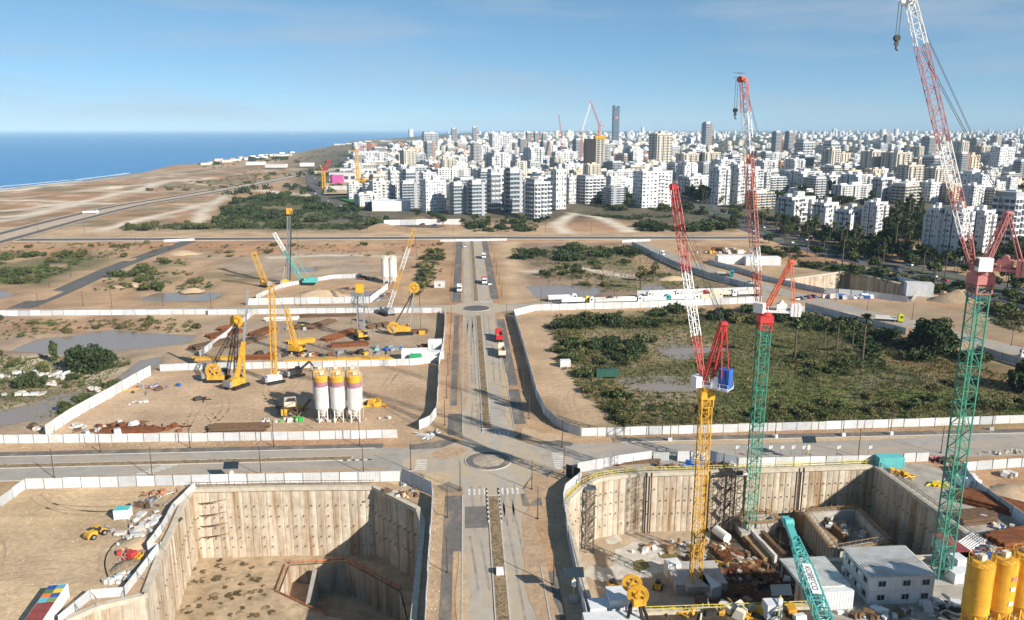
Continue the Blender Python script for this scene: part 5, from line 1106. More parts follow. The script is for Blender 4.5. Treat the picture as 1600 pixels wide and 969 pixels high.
clutter(1050, 729, 7, 2, 18, 'grey boxes and planks on the crane pit rim', [m_roofw, m_brn, m_blue], .5, 1.3); clutter(1130, 734, 5, 3, 20, 'stored frames behind the yellow crane', [m_dsteel, m_brn, m_roofw], .5, 1.5)
clutter(1408, 742, 2, 4, 10, 'yellow generators on the storage slab', [m_yel, m_syel], .8, 1.6, cat='generators', name='generator_group'); clutter(1460, 758, 2, 1.5, 4, 'yellow skip on the storage slab', [m_lyel], 1.2, 2.0, cat='skip', name='waste_skip')
clutter(1512, 752, 3, 4, 14, 'big white bags by the blue-shaded hoarding', [m_swht, m_wht], 1.2, 2.4, cat='bags', name='bag_heap'); clutter(1530, 812, 3, 2, 8, 'blue tarpaulin bundle in the storage yard', [m_blue, m_hw], .9, 1.8)
clutter(1562, 828, 4, 3, 14, 'blue and white drums in the storage yard', [m_blue, m_hw, m_cream], .5, 1.2); clutter(1545, 862, 7, 3, 26, 'small crates and steel behind the yellow silos', [m_hw, m_brn, m_rust, m_cream, m_blue], .5, 1.4)
clutter(1462, 718 + 2, 6, 2.2, 24, 'dark scrap heap by the gap in the hoarding', [m_dsteel, m_brn, m_pink, m_roofw], .6, 1.7); clutter(1580, 743, 2, 1.4, 5, 'grey sheet bundle on bare soil', [m_roofw], 1, 2)
clutter(1575, 708, 9, 1, 12, 'pale boulders along the near cross road', [m_kerb], .6, 1.3)
clutter(1475, 950, 5, 2.4, 26, 'crumpled silver sheets before the yellow silos', [m_roofw, m_hw2, m_dsteel], .7, 2.0); clutter(1160, 958, 9, 2.2, 40, 'yellow-brown desander machinery at the near pit edge', [m_syel, m_cream, m_brn, m_dsteel, m_syel], .6, 2.0, cat='machinery', name='desander_plant'); clutter(1390, 962, 14, 1.4, 26, 'white pipes and crates below the site office', [m_wht, m_hw2, m_brn], .5, 1.5)
clutter(1090, 956, 6, 1.6, 22, 'dark hoses and frames by the pit railing', [m_dsteel, m_brn, m_syel], .4, 1.2)
for i, (px, py, L, n, rz, m, lb) in enumerate(((330, 540, 16, 8, .8, m_brn, 'brown trench plates by the pond-side hoarding'), (362, 512, 12, 6, .9, m_rust, 'rusty tubes at the top of the slanting hoarding'), (410, 520, 12, 8, 1.2, m_rust, 'rusty cage lying beside the upright lattice crane'), (500, 508, 16, 7, 1.0, m_brn, 'brown tubes between the two rigs'), (545, 540, 14, 6, .2, m_rust, 'rusty bars in front of the grey-masted rig'), (590, 510, 10, 6, .6, m_brn, 'dark sheet piles beside the grab crane'), (470, 535, 10, 6, .4, m_syel, 'yellow casings beside the service crane'), (400, 560, 14, 5, .05, m_rust, 'rusty casing row behind the middle hoarding'), (650, 520, 9, 5, .1, m_brn, 'brown boards by the grab bucket'), (440, 500, 14, 6, .1, m_roofw, 'grey pipes near the far hoarding of the rig yard'))):
    stack(px, py, L, n, 2, rz, m, lb, 'steel stack', r=.34, square=i % 2 == 0, name='steel_stack', part='bar')
clutter(40, 590 - 2, 16, 3, 26, 'white building rubble beside the round tree', RUB + [m_swht], .8, 2.2); clutter(100, 590, 6, 3, 14, 'broken concrete blocks below the round tree', RUB, .8, 2.0); clutter(75, 602, 2, 2, 5, 'pale concrete pipe pieces near the rubble', [m_kerb], 1.2, 2.0); clutter(40, 617, 7, 1.3, 6, 'long white concrete slab', [m_kerb, m_roofw], 1, 2.6, flat=True); clutter(150, 610, 3, 2, 6, 'pale stones near the slanting hoarding', [m_kerb], .8, 1.5); clutter(60, 670, 3, 1.5, 6, 'broken pipe and stones beside the front hoarding', [m_kerb, m_brn], .8, 1.6); clutter(120, 668, 3, 1.5, 8, 'pale stones at the yard corner', RUB, .6, 1.4)
clutter(1330, 466, 16, 3, 26, 'white site cabins and boxes before the distant pit', [m_hw, m_hw2, m_blue, m_kerb], 1, 3.0); clutter(1480, 462, 8, 4, 16, 'dark soil and boxes by the distant pit', [m_brn, m_soil, m_hw], 1, 3); clutter(1135, 395, 24, 8, 30, 'huts and boxes of the compound by the boulevard', [m_hw, m_hw2, m_kerb, m_brn, m_yel], 1.2, 4)
mound('soil_heap', at(1488, 470), 12, 7, 4, m_spoil, 'dark spoil heap beside the distant pit'); mound('soil_heap', at(1500, 462), 9, 6, 3, m_soil, 'sandy heap behind the dark spoil heap')
for px, py, a, b, h, lb in ((285, 397, 12, 7, 2.2, 'sandy heap beside the slanting road'), (200, 447, 9, 6, 2, 'pale heap by the puddle'), (500, 463, 14, 8, 3.2, 'sandy heap inside the hoarding of the pale silos'), (1050, 437, 9, 4, 2, 'grassy heap by the bare trees'), (300, 455, 7, 5, 1.6, 'low dirt heap by the puddle'), (215, 850, 4, 3, 1.0, 'spoil heap beside the zigzag hoarding'), (205, 885, 4, 3, 1.1, 'brown spoil heap by the hoarding corner'), (1590, 770, 7, 5, 1.6, 'soil bank beside the storage yard')): mound('soil_heap', at(px, py), a, b, h, m_sandm if 'brown' not in lb else m_spoil, lb)
# ------------------------------------------------------------------ the town
m_pw = mat('white_render', (.58, .58, .58), .75, 0, .06, .15, objvar=.1, stain=(.46, .44, .41), stain_amt=.4, stain_scale=(.2, .2, .03))
m_pc = mat('cream_render', (.55, .5, .42), .8, 0, .08, .15, stain=(.5, .44, .36), stain_amt=.4, stain_scale=(.2, .2, .03))
m_pg = mat('grey_cladding', (.36, .37, .39), .7, 0, .1, .2); m_pb = mat('brown_brick', (.33, .17, .1), .8, 0, .12, .3); m_pbe = mat('beige_stone', (.55, .46, .35), .8, 0, .1, .2)
m_flat = mat('flat_roof', (.42, .41, .39), .9, 0, .2, .2); m_win = mat('window_glass', (.055, .075, .1), .25, 0, .3, .3, spec=.5); m_bal = mat('balcony_glass', (.3, .36, .4), .35, 0, .1, .3)
FH = 3.15
def apartment(w, d, fl, style, m, m2, name='apartment_block'):
    """prototype standing at the origin; returns the root with its parts"""
    r = random.Random(int(w * 7 + d * 13 + fl * 31 + len(style))); H = fl * FH; o = empty(name); wl = MB(); wn = MB(); bl = MB()
    ww, dd = w, d
    if style in ('tower', 'step'): ww, dd = w - 2.4, d - 2.4
    wl.use(m); wl.box((0, 0, H / 2), (ww, dd, H))
    if style == 'slab':          # projecting bays on the long sides
        for k in range(3): wl.box(((k - 1) * w * .34, -d / 2 - .7, H / 2 - .6), (w * .16, 1.5, H - 1.2)); wl.box(((k - 1) * w * .34, d / 2 + .7, H / 2 - .6), (w * .16, 1.5, H - 1.2))
    if style == 'old':
        for sx in (-1, 1): wl.box((sx * w * .36, -d / 2 - 1.3, H * .47), (w * .26, 2.8, H * .94)); wl.box((sx * w * .36, d / 2 + 1.3, H * .44), (w * .26, 2.8, H * .88))
    wl.use(m2)
    if style == 'tower': wl.box((ww * .3, -dd / 2 - .35, H / 2 + .8), (ww * .22, 1.0, H + 1.6)); wl.box((-ww / 2 - .35, dd * .25, H / 2 + .8), (1.0, dd * .25, H + 1.6))
    if style == 'step': wl.box((-ww * .22, 0, H + FH * .5), (ww * .5, dd * .9, FH))
    core = MB(); core.use(m); core.box((w * .12, d * .08, H + 1.9), (w * .3, d * .34, 3.8)); core.box((-w * .25, d * .2, H + 1.2), (w * .2, d * .22, 2.4))
    if style == 'tower': core.box((-.08 * w, -.02 * d, H + 1.6), (ww * .7, dd * .66, 3.2)); core.use(m_win); core.box((-.08 * w, -.02 * d, H + 1.7), (ww * .71, dd * .5, 1.6))
    rf = MB(); rf.use(m_flat); rf.box((0, 0, H + .06), (ww - .5, dd - .5, .12)); rf.use(m)
    for a, b in (((-1, -1), (1, -1)), ((1, -1), (1, 1)), ((1, 1), (-1, 1)), ((-1, 1), (-1, -1))): rf.bar((a[0] * ww / 2, a[1] * dd / 2, H + .5), (b[0] * ww / 2, b[1] * dd / 2, H + .5), .25, 1.0)
    ut = MB()
    for k in range(9):
        x, y = r.uniform(-ww * .42, ww * .42), r.uniform(-dd * .42, dd * .42); ut.use(m_wht if k % 2 else m_grey)
        if k % 3 == 0: ut.tube((x - .8, y, H + 1.3), (x + .8, y, H + 1.3), .4, 7)
        else: ut.box((x, y, H + .6), (1.4, 1.1, 1.1))
    for sd in range(4):           # four facades
        fw = (ww if sd % 2 == 0 else dd); off = (dd if sd % 2 == 0 else ww) / 2; M = Matrix.Rotation(sd * math.pi / 2, 3, 'Z')
        nb = max(2, round(fw / 4.2)); P = lambda x, y, z: M @ Vector((x, y, z))
        for f in range(fl):
            z = f * FH + 1.75
            for k in range(nb):
                x = -fw / 2 + (k + .5) * fw / nb
                if style == 'punch' and (k + f * 2) % 5 == 4: continue
                wide = {'tower': .92, 'step': .8, 'punch': .34 if k % 3 else .6, 'slab': (.3, .72, .45)[k % 3], 'old': r.choice((.25, .3, .6, .75)), 'villa': .45}.get(style, .5) * fw / nb
                if style == 'old' and r.random() < .3: continue
                yo = off
                if style == 'old' and sd % 2 == 0 and abs(x) > w * .23: yo += 2.7
                if style == 'slab' and sd % 2 == 0 and min(abs(x - q * w * .34) for q in (-1, 0, 1)) < w * .08: yo += 1.45
                wn.box(P(x, -yo - .02, z), (wide if sd % 2 == 0 else .22, .22 if sd % 2 == 0 else wide, 1.75 if style in ('tower', 'step') else 1.35))
            if style in ('old', 'slab') and f == 0: wn.box(P(fw * .02, -off - .03, H * .5), (1.5 if sd % 2 == 0 else .2, .2 if sd % 2 == 0 else 1.5, H * .92)); wn.box(P(-fw * .33, -off - .03, H * .5), (.9 if sd % 2 == 0 else .2, .2 if sd % 2 == 0 else .9, H * .9))  # dark strips paint the shade of stairwell recesses on flat walls
            if style == 'tower' and f > 0: # balconies wrap the corners
                bl.use(m); x0 = -fw / 2 - 1.2; x1 = fw * .16
                bl.box(P((x0 + x1) / 2, -off - .75, f * FH), ((x1 - x0) if sd % 2 == 0 else 1.6, 1.6 if sd % 2 == 0 else (x1 - x0), .3)); bl.use(m_bal); bl.box(P((x0 + x1) / 2, -off - 1.5, f * FH + .65), ((x1 - x0) if sd % 2 == 0 else .08, .08 if sd % 2 == 0 else (x1 - x0), .95))
            if style == 'step' and f > 0:
                bl.use(m)
                for k in range(0, nb, 2): x = -fw / 2 + (k + .7) * fw / nb; bl.box(P(x, -off - .8, f * FH), (fw / nb * 1.1 if sd % 2 == 0 else 1.7, 1.7 if sd % 2 == 0 else fw / nb * 1.1, .25)); bl.box(P(x, -off - 1.6, f * FH + .5), (fw / nb * 1.1 if sd % 2 == 0 else .12, .12 if sd % 2 == 0 else fw / nb * 1.1, .9))
            if style in ('punch', 'slab') and f > 0 and sd in (0, 1):
                bl.use(m); x = fw * .17; bl.box(P(x, -off - .7, f * FH), (fw * .2 if sd % 2 == 0 else 1.5, 1.5 if sd % 2 == 0 else fw * .2, .25)); bl.box(P(x, -off - 1.4, f * FH + .5), (fw * .2 if sd % 2 == 0 else .12, .12 if sd % 2 == 0 else fw * .2, .8))
            if style == 'old' and f > 0 and sd in (0, 2):
                bl.use(m); bl.box(P(0, -off - .6, f * FH), (fw * .3, 1.3, .25)); bl.box(P(0, -off - 1.2, f * FH + .5), (fw * .3, .12, .85))
    wl.build('walls', m, o); rf.build('roof', m_flat, o); core.build('roof_house', m, o); ut.build('roof_tanks', m, o, 'stuff'); wn.build('windows', m_win, o, 'stuff')
    if bl.v: bl.build('balconies', m, o, 'stuff')
    o['_dim'] = (w, d, H); return o
PRO = [apartment(21, 20, 9, 'tower', m_pw, m_pg), apartment(34, 18, 10, 'punch', m_pw, m_pg), apartment(24, 20, 8, 'step', m_pw, m_pg), apartment(26, 15, 5, 'old', m_pw, m_pc), apartment(22, 17, 12, 'slab', m_pc, m_pbe),
       apartment(20, 18, 15, 'tower', m_pw, m_pb), apartment(13, 11, 3, 'villa', m_pw, m_pc), apartment(46, 14, 7, 'slab', m_pw, m_pc), apartment(25, 20, 11, 'old', m_pw, m_pg), apartment(28, 20, 9, 'step', m_pg, m_pw), apartment(26, 16, 8, 'slab', m_pbe, m_pc), apartment(30, 17, 6, 'step', m_pc, m_pw), apartment(18, 16, 7, 'punch', m_pw, m_pw)]
PROK = ['white balconied tower block', 'white block with small punched windows', 'stepped white block', 'older white block with projecting wings', 'tall cream slab block', 'slim high-rise with balconies', 'small white house', 'long white slab block', 'older white high block with wings', 'grey clad stepped block', 'beige slab block', 'low cream stepped block', 'compact white block']
first = [True] * len(PRO); CH = [list(p.children) for p in PRO]; placed = []
def put(k, x, y, rz, s, zs, label, group='town buildings'):
    p = PRO[k]
    if first[k]: o = p; first[k] = False
    else: o = copy_tree(p, ch=CH[k])
    if '_dim' in o: del o['_dim']
    o.location = (x, y, -.3); o.rotation_euler = (0, 0, rz); o.scale = (s, s, zs); tag(o, label, 'building', group); placed.append((x, y, 13 * s)); return o
DIM = [tuple(p['_dim']) for p in PRO]
def put_px(k, px, base, wpx, top, th, label):
    p = at(px, base); dep = EYE / ((base - CY) / FPX * math.cos(PITCH) + math.sin(PITCH)); wm = wpx * dep / FPX; w, d, H = DIM[k]; th = math.radians(th * .68)
    s = wm / (w * math.cos(th) + d * math.sin(th)); hm = (base - top) * dep / FPX / math.cos(PITCH) * .97
    f = Vector((p.x, p.y)).normalized(); cx, cy = p.x + f.x * d * s * .6, p.y + f.y * d * s * .6
    return put(k, cx, cy, th, s, hm / (H + 3.5), label)
HAND = [(12, 616, 313, 18, 262, 40, 'white block at the seaward end of the front row beside the building site'), (0, 642, 318, 33, 264, 40, 'dark-windowed balconied block behind the white hall'), (1, 678, 334, 40, 277, 42, 'white block with a tall blank side wall in the front row'), (0, 715, 338, 29, 284, 38, 'balconied tower in the front row, second of the close pair from the sea'), (0, 744, 339, 33, 281, 38, 'round-balconied tower in the front row, inland of the close pair'), (2, 772, 333, 24, 264, 38, 'white stepped block between the balconied towers'), (0, 802, 333, 34, 262, 40, 'balconied tower in shade left of the striped white block'), (2, 840, 341, 44, 279, 45, 'striped white block nearest the red soil at the end of the row'), (12, 872, 327, 24, 258, 38, 'narrow tall white block behind the striped one'), (12, 891, 320, 17, 272, 38, 'slim white block with framed windows'), (2, 921, 319, 48, 274, 35, 'low striped white block past the narrow blocks'), (1, 959, 314, 26, 272, 40, 'blue-shaded block with plain side wall'), (1, 1018, 324, 60, 263, 28, 'broad white block with many small windows facing the field'),
        (4, 1030, 260, 34, 206, 35, 'high cream towers behind the town centre'), (4, 1074, 272, 36, 238, 25, 'cream slab block in the middle distance, seaward one'), (4, 1106, 272, 34, 236, 25, 'cream slab block in the middle distance, inland one'), (5, 1103, 232, 17, 191, 35, 'lone white high-rise on the skyline'), (8, 1122, 320, 29, 256, 35, 'tall cream block with stacked round balconies beside the boulevard'), (8, 1152, 318, 32, 253, 35, 'tall cream block inland of the round-balconied one'), (3, 1082, 306, 36, 272, 35, 'white winged block behind the red crane jib tip'), (11, 1207, 292, 34, 264, 35, 'terraced cream block behind the middle crane'), (8, 1252, 305, 54, 265, 32, 'broad winged block with dark stair recess'), (3, 1297, 302, 30, 269, 35, 'shaded winged block beside the boulevard trees'), (8, 1335, 308, 46, 270, 35, 'white winged pair above the palm trees'), (3, 1376, 312, 30, 272, 35, 'winged block behind the palm grove'),
        (11, 1186, 327, 50, 297, 35, 'low white block behind the middle crane mast'), (3, 1242, 347, 58, 301, 35, 'low terraced white block along the boulevard, seaward end'), (3, 1288, 357, 38, 310, 38, 'low terraced white block along the boulevard, middle'), (3, 1326, 371, 44, 320, 38, 'low terraced white block with stepped roof in the palms'), (8, 1363, 374, 34, 311, 35, 'white terraced block at the end of the palm row'), (4, 1360, 274, 34, 234, 35, 'cream twin slab, seaward one of the pair'), (4, 1398, 276, 44, 236, 35, 'cream twin slab, inland one of the pair'), (8, 1455, 410, 32, 318, 40, 'white tower with narrow windows by the boulevard, shaded one'), (8, 1488, 414, 42, 316, 42, 'white tower with slanted roof by the boulevard'), (8, 1524, 408, 40, 322, 42, 'white tower with stacked balconies behind the tall crane'), (2, 1572, 388, 62, 299, 35, 'white stepped block at the frame edge'),
        (9, 1456, 284, 40, 243, 35, 'dark grey block behind the slab row'), (5, 1449, 248, 24, 213, 30, 'white and grey high-rise beyond the slab row'), (5, 1498, 282, 24, 238, 30, 'narrow striped high-rise behind the tall crane jib'), (10, 1514, 278, 26, 239, 30, 'brown and white block near the office building'), (5, 1522, 246, 17, 216, 30, 'pale high-rise behind the brown block'), (1, 1562, 270, 36, 227, 25, 'white office building with grid windows'), (9, 1592, 284, 24, 249, 25, 'dark block at the frame edge'), (12, 1390, 312, 26, 277, 35, 'slab of the boulevard row, first'), (7, 1420, 314, 34, 279, 35, 'slab of the boulevard row, second'), (12, 1450, 318, 30, 281, 35, 'slab of the boulevard row, third'), (10, 1482, 318, 30, 283, 35, 'slab of the boulevard row, fourth'), (12, 1516, 322, 30, 286, 35, 'slab of the boulevard row, fifth'), (11, 1552, 322, 36, 292, 35, 'low slab of the boulevard row, sixth'),
        (7, 579, 256, 52, 236, 8, 'long white building on the headland edge'), (2, 672, 232, 28, 206, 20, 'white seafront tower group'), (5, 710, 226, 10, 200, 20, 'slim tower near the shore'), (5, 742, 224, 8, 198, 20, 'second slim tower near the shore'), (1, 782, 240, 36, 207, 25, 'white block at the far shore side'), (5, 826, 236, 10, 206, 25, 'distant cream tower, first of three'), (5, 838, 236, 9, 206, 25, 'distant cream tower, second of three'), (5, 850, 236, 8, 207, 25, 'distant cream tower, third of three'), (9, 1186, 262, 34, 236, 25, 'long grey office beyond the middle crane'), (5, 1212, 240, 16, 205, 30, 'cream high-rise pair on the skyline, first'), (5, 1232, 240, 16, 205, 30, 'cream high-rise pair on the skyline, second'), (2, 1254, 256, 30, 219, 35, 'pale stepped tower block behind the winged ones'), (2, 1296, 262, 26, 220, 35, 'pale stepped tower block with white roof'), (9, 1258, 270, 26, 242, 35, 'grey block in the tree belt')]
for k, px, b, w, t, th, lb in HAND: put_px(k, px, b, w, t, th, lb)
# low buildings by the edge of town
def plain(name, px, base, w, d, h, rz, m, label, mr=None, wins=0, cat='building'):
    o = empty(name, at(px, base), rz, label, cat); MB().box((0, d / 2, h / 2), (w, d, h)).build('walls', m, o); MB().box((0, d / 2, h + .2), (w + .6, d + .6, .4)).build('roof', mr or m_flat, o)
    for i in range(wins): MB().box((-w / 2 + (i + .5) * w / wins, -.05, h * .55), (w / wins * .6, .2, h * .3)).build('window', m_win, o)
    return o
plain('sports_hall', 612, 331, 38, 22, 10, .12, m_pw, 'low white hall with a dark glazed end', m_wht, 0); o = plain('glazed_annex', 583, 329, 16, 16, 9, .12, m_win, 'dark glazed annex of the white hall', m_wht)
plain('school_building', 536, 287, 40, 20, 16, .05, m_pw, 'white school with pink panels', m_flat, 4); MB().box(at(527, 288) + Vector((0, -1, 8)), (20, .6, 12)).build('pink_panel', mat('pink_panel', (.5, .1, .3), .6), None); tag(bpy.data.objects['pink_panel'], 'pink cladding panel on the school front', 'panel')
plain('school_wing', 560, 276, 62, 16, 14, .05, m_pw, 'long white wing behind the school', m_flat, 9)
o = sheet('football_pitch', pxpoly((530, 313), (568, 310), (590, 316), (556, 321)), 1.9, mat('pitch_grass', (.03, .16, .03), .9)); o['label'] = 'green football pitch by the curved street'
sheet('building_plot', pxpoly((505, 306), (510, 287), (600, 282), (608, 304)), 2.2, m_sandm)['label'] = 'sandy building plot behind the football pitch'
hp('pale wall along the sandy building plot', (508, 299), (560, 299), (606, 300), h=7, pw=12, group='town walls')
hp('low white wall in front of the town', (600, 353), (650, 352), (720, 351), h=5, pw=12, group='town walls')
# tower under construction with two cranes, the dark skyscraper
Yt = at(931, 276).y; a = at_y(917, 262, Yt); b = at_y(931, 218, Yt); c = at_y(945, 216, Yt)
o = empty('unfinished_tower', (b.x, Yt, 0), 0, 'unfinished tower with dark netted half and beige half topped in yellow', 'tower'); w1, w2, Ht = b.x - a.x, c.x - b.x, c.z
MB().box((-w1 * .6, 8, Ht * .49), (w1 * 1.2, 26, Ht * .98)).build('netted_half', m_dsteel, o); MB().box((w2 / 2, 10, Ht / 2), (w2, 22, Ht)).build('beige_half', m_pc, o); MB().box((w2 / 2, 10, Ht + 1.5), (w2 + 2, 24, 5)).build('yellow_formwork', m_yel, o)
for k in range(20): MB().box((w2 * .3, -1.1, 5 + k * Ht / 21), (w2 * .3, .4, 1.8)).build('window', m_win, o); MB().box((w2 * .75, -1.1, 5 + k * Ht / 21), (w2 * .25, .4, 1.8)).build('window', m_win, o)
def small_crane(base, zt, tip, label, m, m2):
    r = empty('town_crane', base, 0, label, 'crane', 'distant tower cranes'); H = zt - base[2]; MB().lattice((0, 0, 0), (0, 0, H), 3.4, 5, .8, .45).build('mast', m, r); T = Vector(tip) - Vector(base)
    MB().lattice((0, 0, H), T, 2.6, 5, .7, .4).build('jib', m2, r); d = Vector((T.x, T.y, 0)).normalized(); MB().bar((0, 0, H), Vector((0, 0, H)) - d * 10, 2.4, 1.4).build('counter_jib', m, r); MB().bar((0, 0, H), Vector((0, 0, H + 9)) - d * 4, 1.0).build('a_frame', m, r); MB().box(Vector((0, 0, H - 1)) - d * 10, (3, 3, 4)).build('counterweight', m_conc, r)
def crane_px(px, base, top, tpx, tpy, Y, label, m, m2):
    b = at_y(px, base, Y); small_crane((b.x, b.y, b.z), at_y(px, top, Y).z, at_y(tpx, tpy, Y), label, m, m2)
crane_px(908, 250, 206, 924, 158, 1900, 'distant red and white crane leaning over the tower, seaward one', m_pink, m_wht); crane_px(936, 222, 196, 922, 157, 1750, 'orange-masted crane on top of the tower', m_orr, m_pink); crane_px(877, 250, 212, 873, 180, 2200, 'slim distant crane left of the tower', m_pink, m_pink); crane_px(560, 300, 236, 575, 226, 1150, 'crane with yellow mast and pink head by the school', m_yel, m_pink); crane_px(507, 303, 268, 516, 250, 1100, 'short crane with red head on the building plot', m_yel, m_red)
crane_px(569, 302, 282, 575, 278, 1080, 'low yellow crane on the building plot', m_yel, m_yel)
m_skyg = mat('blue_glass_tower', (.035, .07, .12), .25, .1, .15, .02, spec=.5)
Y = 4300; a = at_y(957, 208, Y); b = at_y(967, 168, Y); w = b.x - a.x
o = empty('skyscraper', (a.x + w / 2, Y, 0), .15, 'dark glass skyscraper standing alone on the skyline', 'skyscraper'); Ht = b.z
MB().box((0, 0, Ht / 2), (w, w, Ht)).build('glass_shaft', m_skyg, o); MB().box((-w * .42, 0, Ht + 5), (w * .16, w, 12)).build('crown_fin', m_skyg, o); MB().box((w * .42, 0, Ht + 3), (w * .16, w, 8)).build('crown_fin', m_skyg, o); MB().box((0, -w / 2 - .6, Ht * .72), (w * .5, 1, w * .5)).build('sign_panel', m_pink, o)
for z in np.linspace(12, Ht - 8, 30): MB().box((0, 0, z), (w + .8, w + .8, 1.1)).build('floor_band', m_pg, o)
plain('tower_block', 919, 207.6, 70, 40, 130, .1, m_pg, 'hazy grey tower between the distant cranes')
# the rest of the town, block by block, then what is too far to tell apart
rr = random.Random(5); BELT = [(820, 1000), (1000, 1250), (1250, 1600), (1600, 2050), (2050, 2700), (2700, 3500)]
def in_town(x, y):
    left = -150 - max(0, (y - 900)) * .12 if y < 2400 else -330 + (y - 2400) * .02
    if y < 1300: left = max(left, -140 + (y - 800) * .06)
    right = 520 + (y - 800) * .95
    if y < 1150 and x > 250 and x > 330 + (y - 800) * 0.1 and y < 900 - (x - 330) * .4: return False
    return left < x < right
def near_boul(x, y, r=34): return min((x - q[0]) ** 2 + (y - q[1]) ** 2 for q in boul) < r * r or min((x - q[0]) ** 2 + (y - q[1]) ** 2 for q in townst) < 26 ** 2
NAMES = ['nearest town belt', 'second town belt', 'third town belt', 'middle town belt', 'fifth town belt', 'hazy far town belt']
SPACE = [34, 36, 40, 46, 54, 66]; CAPS = [34, 44, 52, 56, 44, 30]
weights = [[2, 2, 4, 5, 2, 0, 2, 2, 2, 1, 1, 3, 5], [1, 2, 4, 6, 2, 0, 4, 3, 2, 1, 1, 5, 5], [1, 2, 4, 6, 3, 1, 6, 4, 2, 1, 2, 5, 5], [1, 2, 4, 5, 4, 2, 6, 4, 3, 1, 2, 5, 4], [1, 2, 4, 4, 2, 1, 5, 5, 3, 1, 2, 5, 4], [1, 2, 4, 4, 2, 1, 4, 5, 3, 1, 2, 5, 4]]
for bi, (y0, y1) in enumerate(BELT):
    n = 0; cand = []
    for t in range(3000):
        if n >= CAPS[bi]: break
        y = rr.uniform(y0, y1); x = rr.uniform(-420, .72 * y + 40)
        if not in_town(x, y) or near_boul(x, y): continue
        q = (x * math.cos(YAW) - y * math.sin(YAW)) / (y * math.cos(YAW) + x * math.sin(YAW))
        if abs(q) > .66: continue
        if any((x - a) ** 2 + (y - b) ** 2 < (SPACE[bi] * .5 + c) ** 2 for a, b, c in placed): continue
        cand.append((x, y)); placed.append((x, y, SPACE[bi] * .5)); n += 1
    cand.sort()
    for i, (x, y) in enumerate(cand):
        k = rr.choices(range(13), weights[bi])[0]; th = math.radians(rr.choice((24, 22, 28, 18, 30, 112)) + rr.uniform(-4, 4))
        s = rr.uniform(.85, 1.15) * (1 + .06 * bi); placed.pop() if False else None
        put(k, x, y, th, s, s * rr.uniform(.75, 1.0), '%s in the %s, %s from the sea' % (PROK[k], NAMES[bi], nth(i)), 'blocks of the town'); placed.pop()
# farther roofs as one mass
def boxes_mesh(name, arr, mats, label):
    """arr: x, y, z0, w, d, h, rot, mat"""
    A = np.array(arr, float); n = len(A); c, s = np.cos(A[:, 6]), np.sin(A[:, 6]); V = np.zeros((n, 8, 3))
    for i, (sx, sy, sz) in enumerate(((-1, -1, 0), (1, -1, 0), (1, 1, 0), (-1, 1, 0), (-1, -1, 1), (1, -1, 1), (1, 1, 1), (-1, 1, 1))):
        lx, ly = sx * A[:, 3] / 2, sy * A[:, 4] / 2; V[:, i, 0] = A[:, 0] + lx * c - ly * s; V[:, i, 1] = A[:, 1] + lx * s + ly * c; V[:, i, 2] = A[:, 2] + sz * A[:, 5]
    F = np.array([(4, 5, 6, 7), (0, 1, 5, 4), (1, 2, 6, 5), (2, 3, 7, 6), (3, 0, 4, 7)]); Q = (np.arange(n)[:, None, None] * 8 + F[None]).reshape(-1, 4); mi = np.repeat(A[:, 7].astype(int), 5)
    o = link(bpy.data.objects.new(name, fast_mesh(name, V.reshape(-1, 3), Q, mats, mi))); tag(o, label, 'town', None, 'stuff'); return o
arr = []
for t in range(5200):
    y = 1000 * math.exp(rr.uniform(0, math.log(13))); x = rr.uniform(-380, .8 * y + 80)
    if y < 1000 or not (in_town(x, y) or y > 3300) or near_boul(x, y, 40): continue
    if y > 3300 and x < -420 + (y - 3300) * .09: continue
    if y < 3500 and any((x - a) ** 2 + (y - b) ** 2 < (11 + c * .8) ** 2 for a, b, c in placed): continue
    if y > 2400 and x > .3 * y and rr.random() > .22: continue
    g = .5 + .5 * math.sin(x * .0021 + 1) * math.cos(y * .0011)
    if y > 3000 and rr.random() > .35 + .5 * g: continue
    h = rr.uniform(5, 16) if y < 2500 else rr.uniform(7, 26) * (1.7 if rr.random() < .1 else 1); w = rr.uniform(11, 24) * (1 + y / 9000); z0 = 0 if y < 5000 else min(1, (y - 5000) / 6000) * 18
    m_ = rr.choices(range(6), (8, 4, 2, 1, 3, 1))[0]; th = rr.choice((.6, .7, .5, 2.2)); d_ = w * rr.uniform(.5, 1)
    arr.append((x, y, z0 - 3, w, d_, h + 3, th, m_)); arr.append((x + rr.uniform(-2, 2), y + rr.uniform(-2, 2), z0 + h, w * .35, w * .3, 2.8, th, m_))
    if y < 3600:
        for f in range(1, int(h / 3.2)): arr.append((x, y, z0 + f * 3.2 + .6, w * .94, d_ + .3, 1.2, th, 5)); arr.append((x, y, z0 + f * 3.2 + .6, w + .3, d_ * .9, 1.2, th, 5))
        for q in range(4): a = th + q * math.pi / 2; arr.append((x + math.cos(a) * w * .25, y + math.sin(a) * d_ * .25, z0, w * .54, d_ * .54 + .5, h - .3, th, m_))
boxes_mesh('distant_town', arr, [m_pw, m_pc, m_pbe, m_pb, m_flat, m_win], 'mass of low roofs and houses filling in the distant town')
# skyline bumps on the horizon
arr = []
for cx_, n in ((815, 20), (700, 8), (1130, 34), (1250, 40), (1330, 38), (1400, 34), (1470, 46), (1540, 46), (1590, 40), (1050, 30), (985, 24), (880, 14)):
    for i in range(n):
        Y = rr.uniform(5200, 11500); q = at_y(cx_ + rr.gauss(0, 28), 206, Y); h = rr.uniform(10, 34) + (40 if rr.random() < .08 else 0); w = rr.uniform(18, 40); arr.append((q.x, Y, 0, w, w * .8, h + 35 * min(1, (Y - 5000) / 6000), .5, rr.choice((0, 0, 1, 2))))
boxes_mesh('skyline_towers', arr, [m_pw, m_pc, m_pg], 'hazy row of far towers along the horizon')
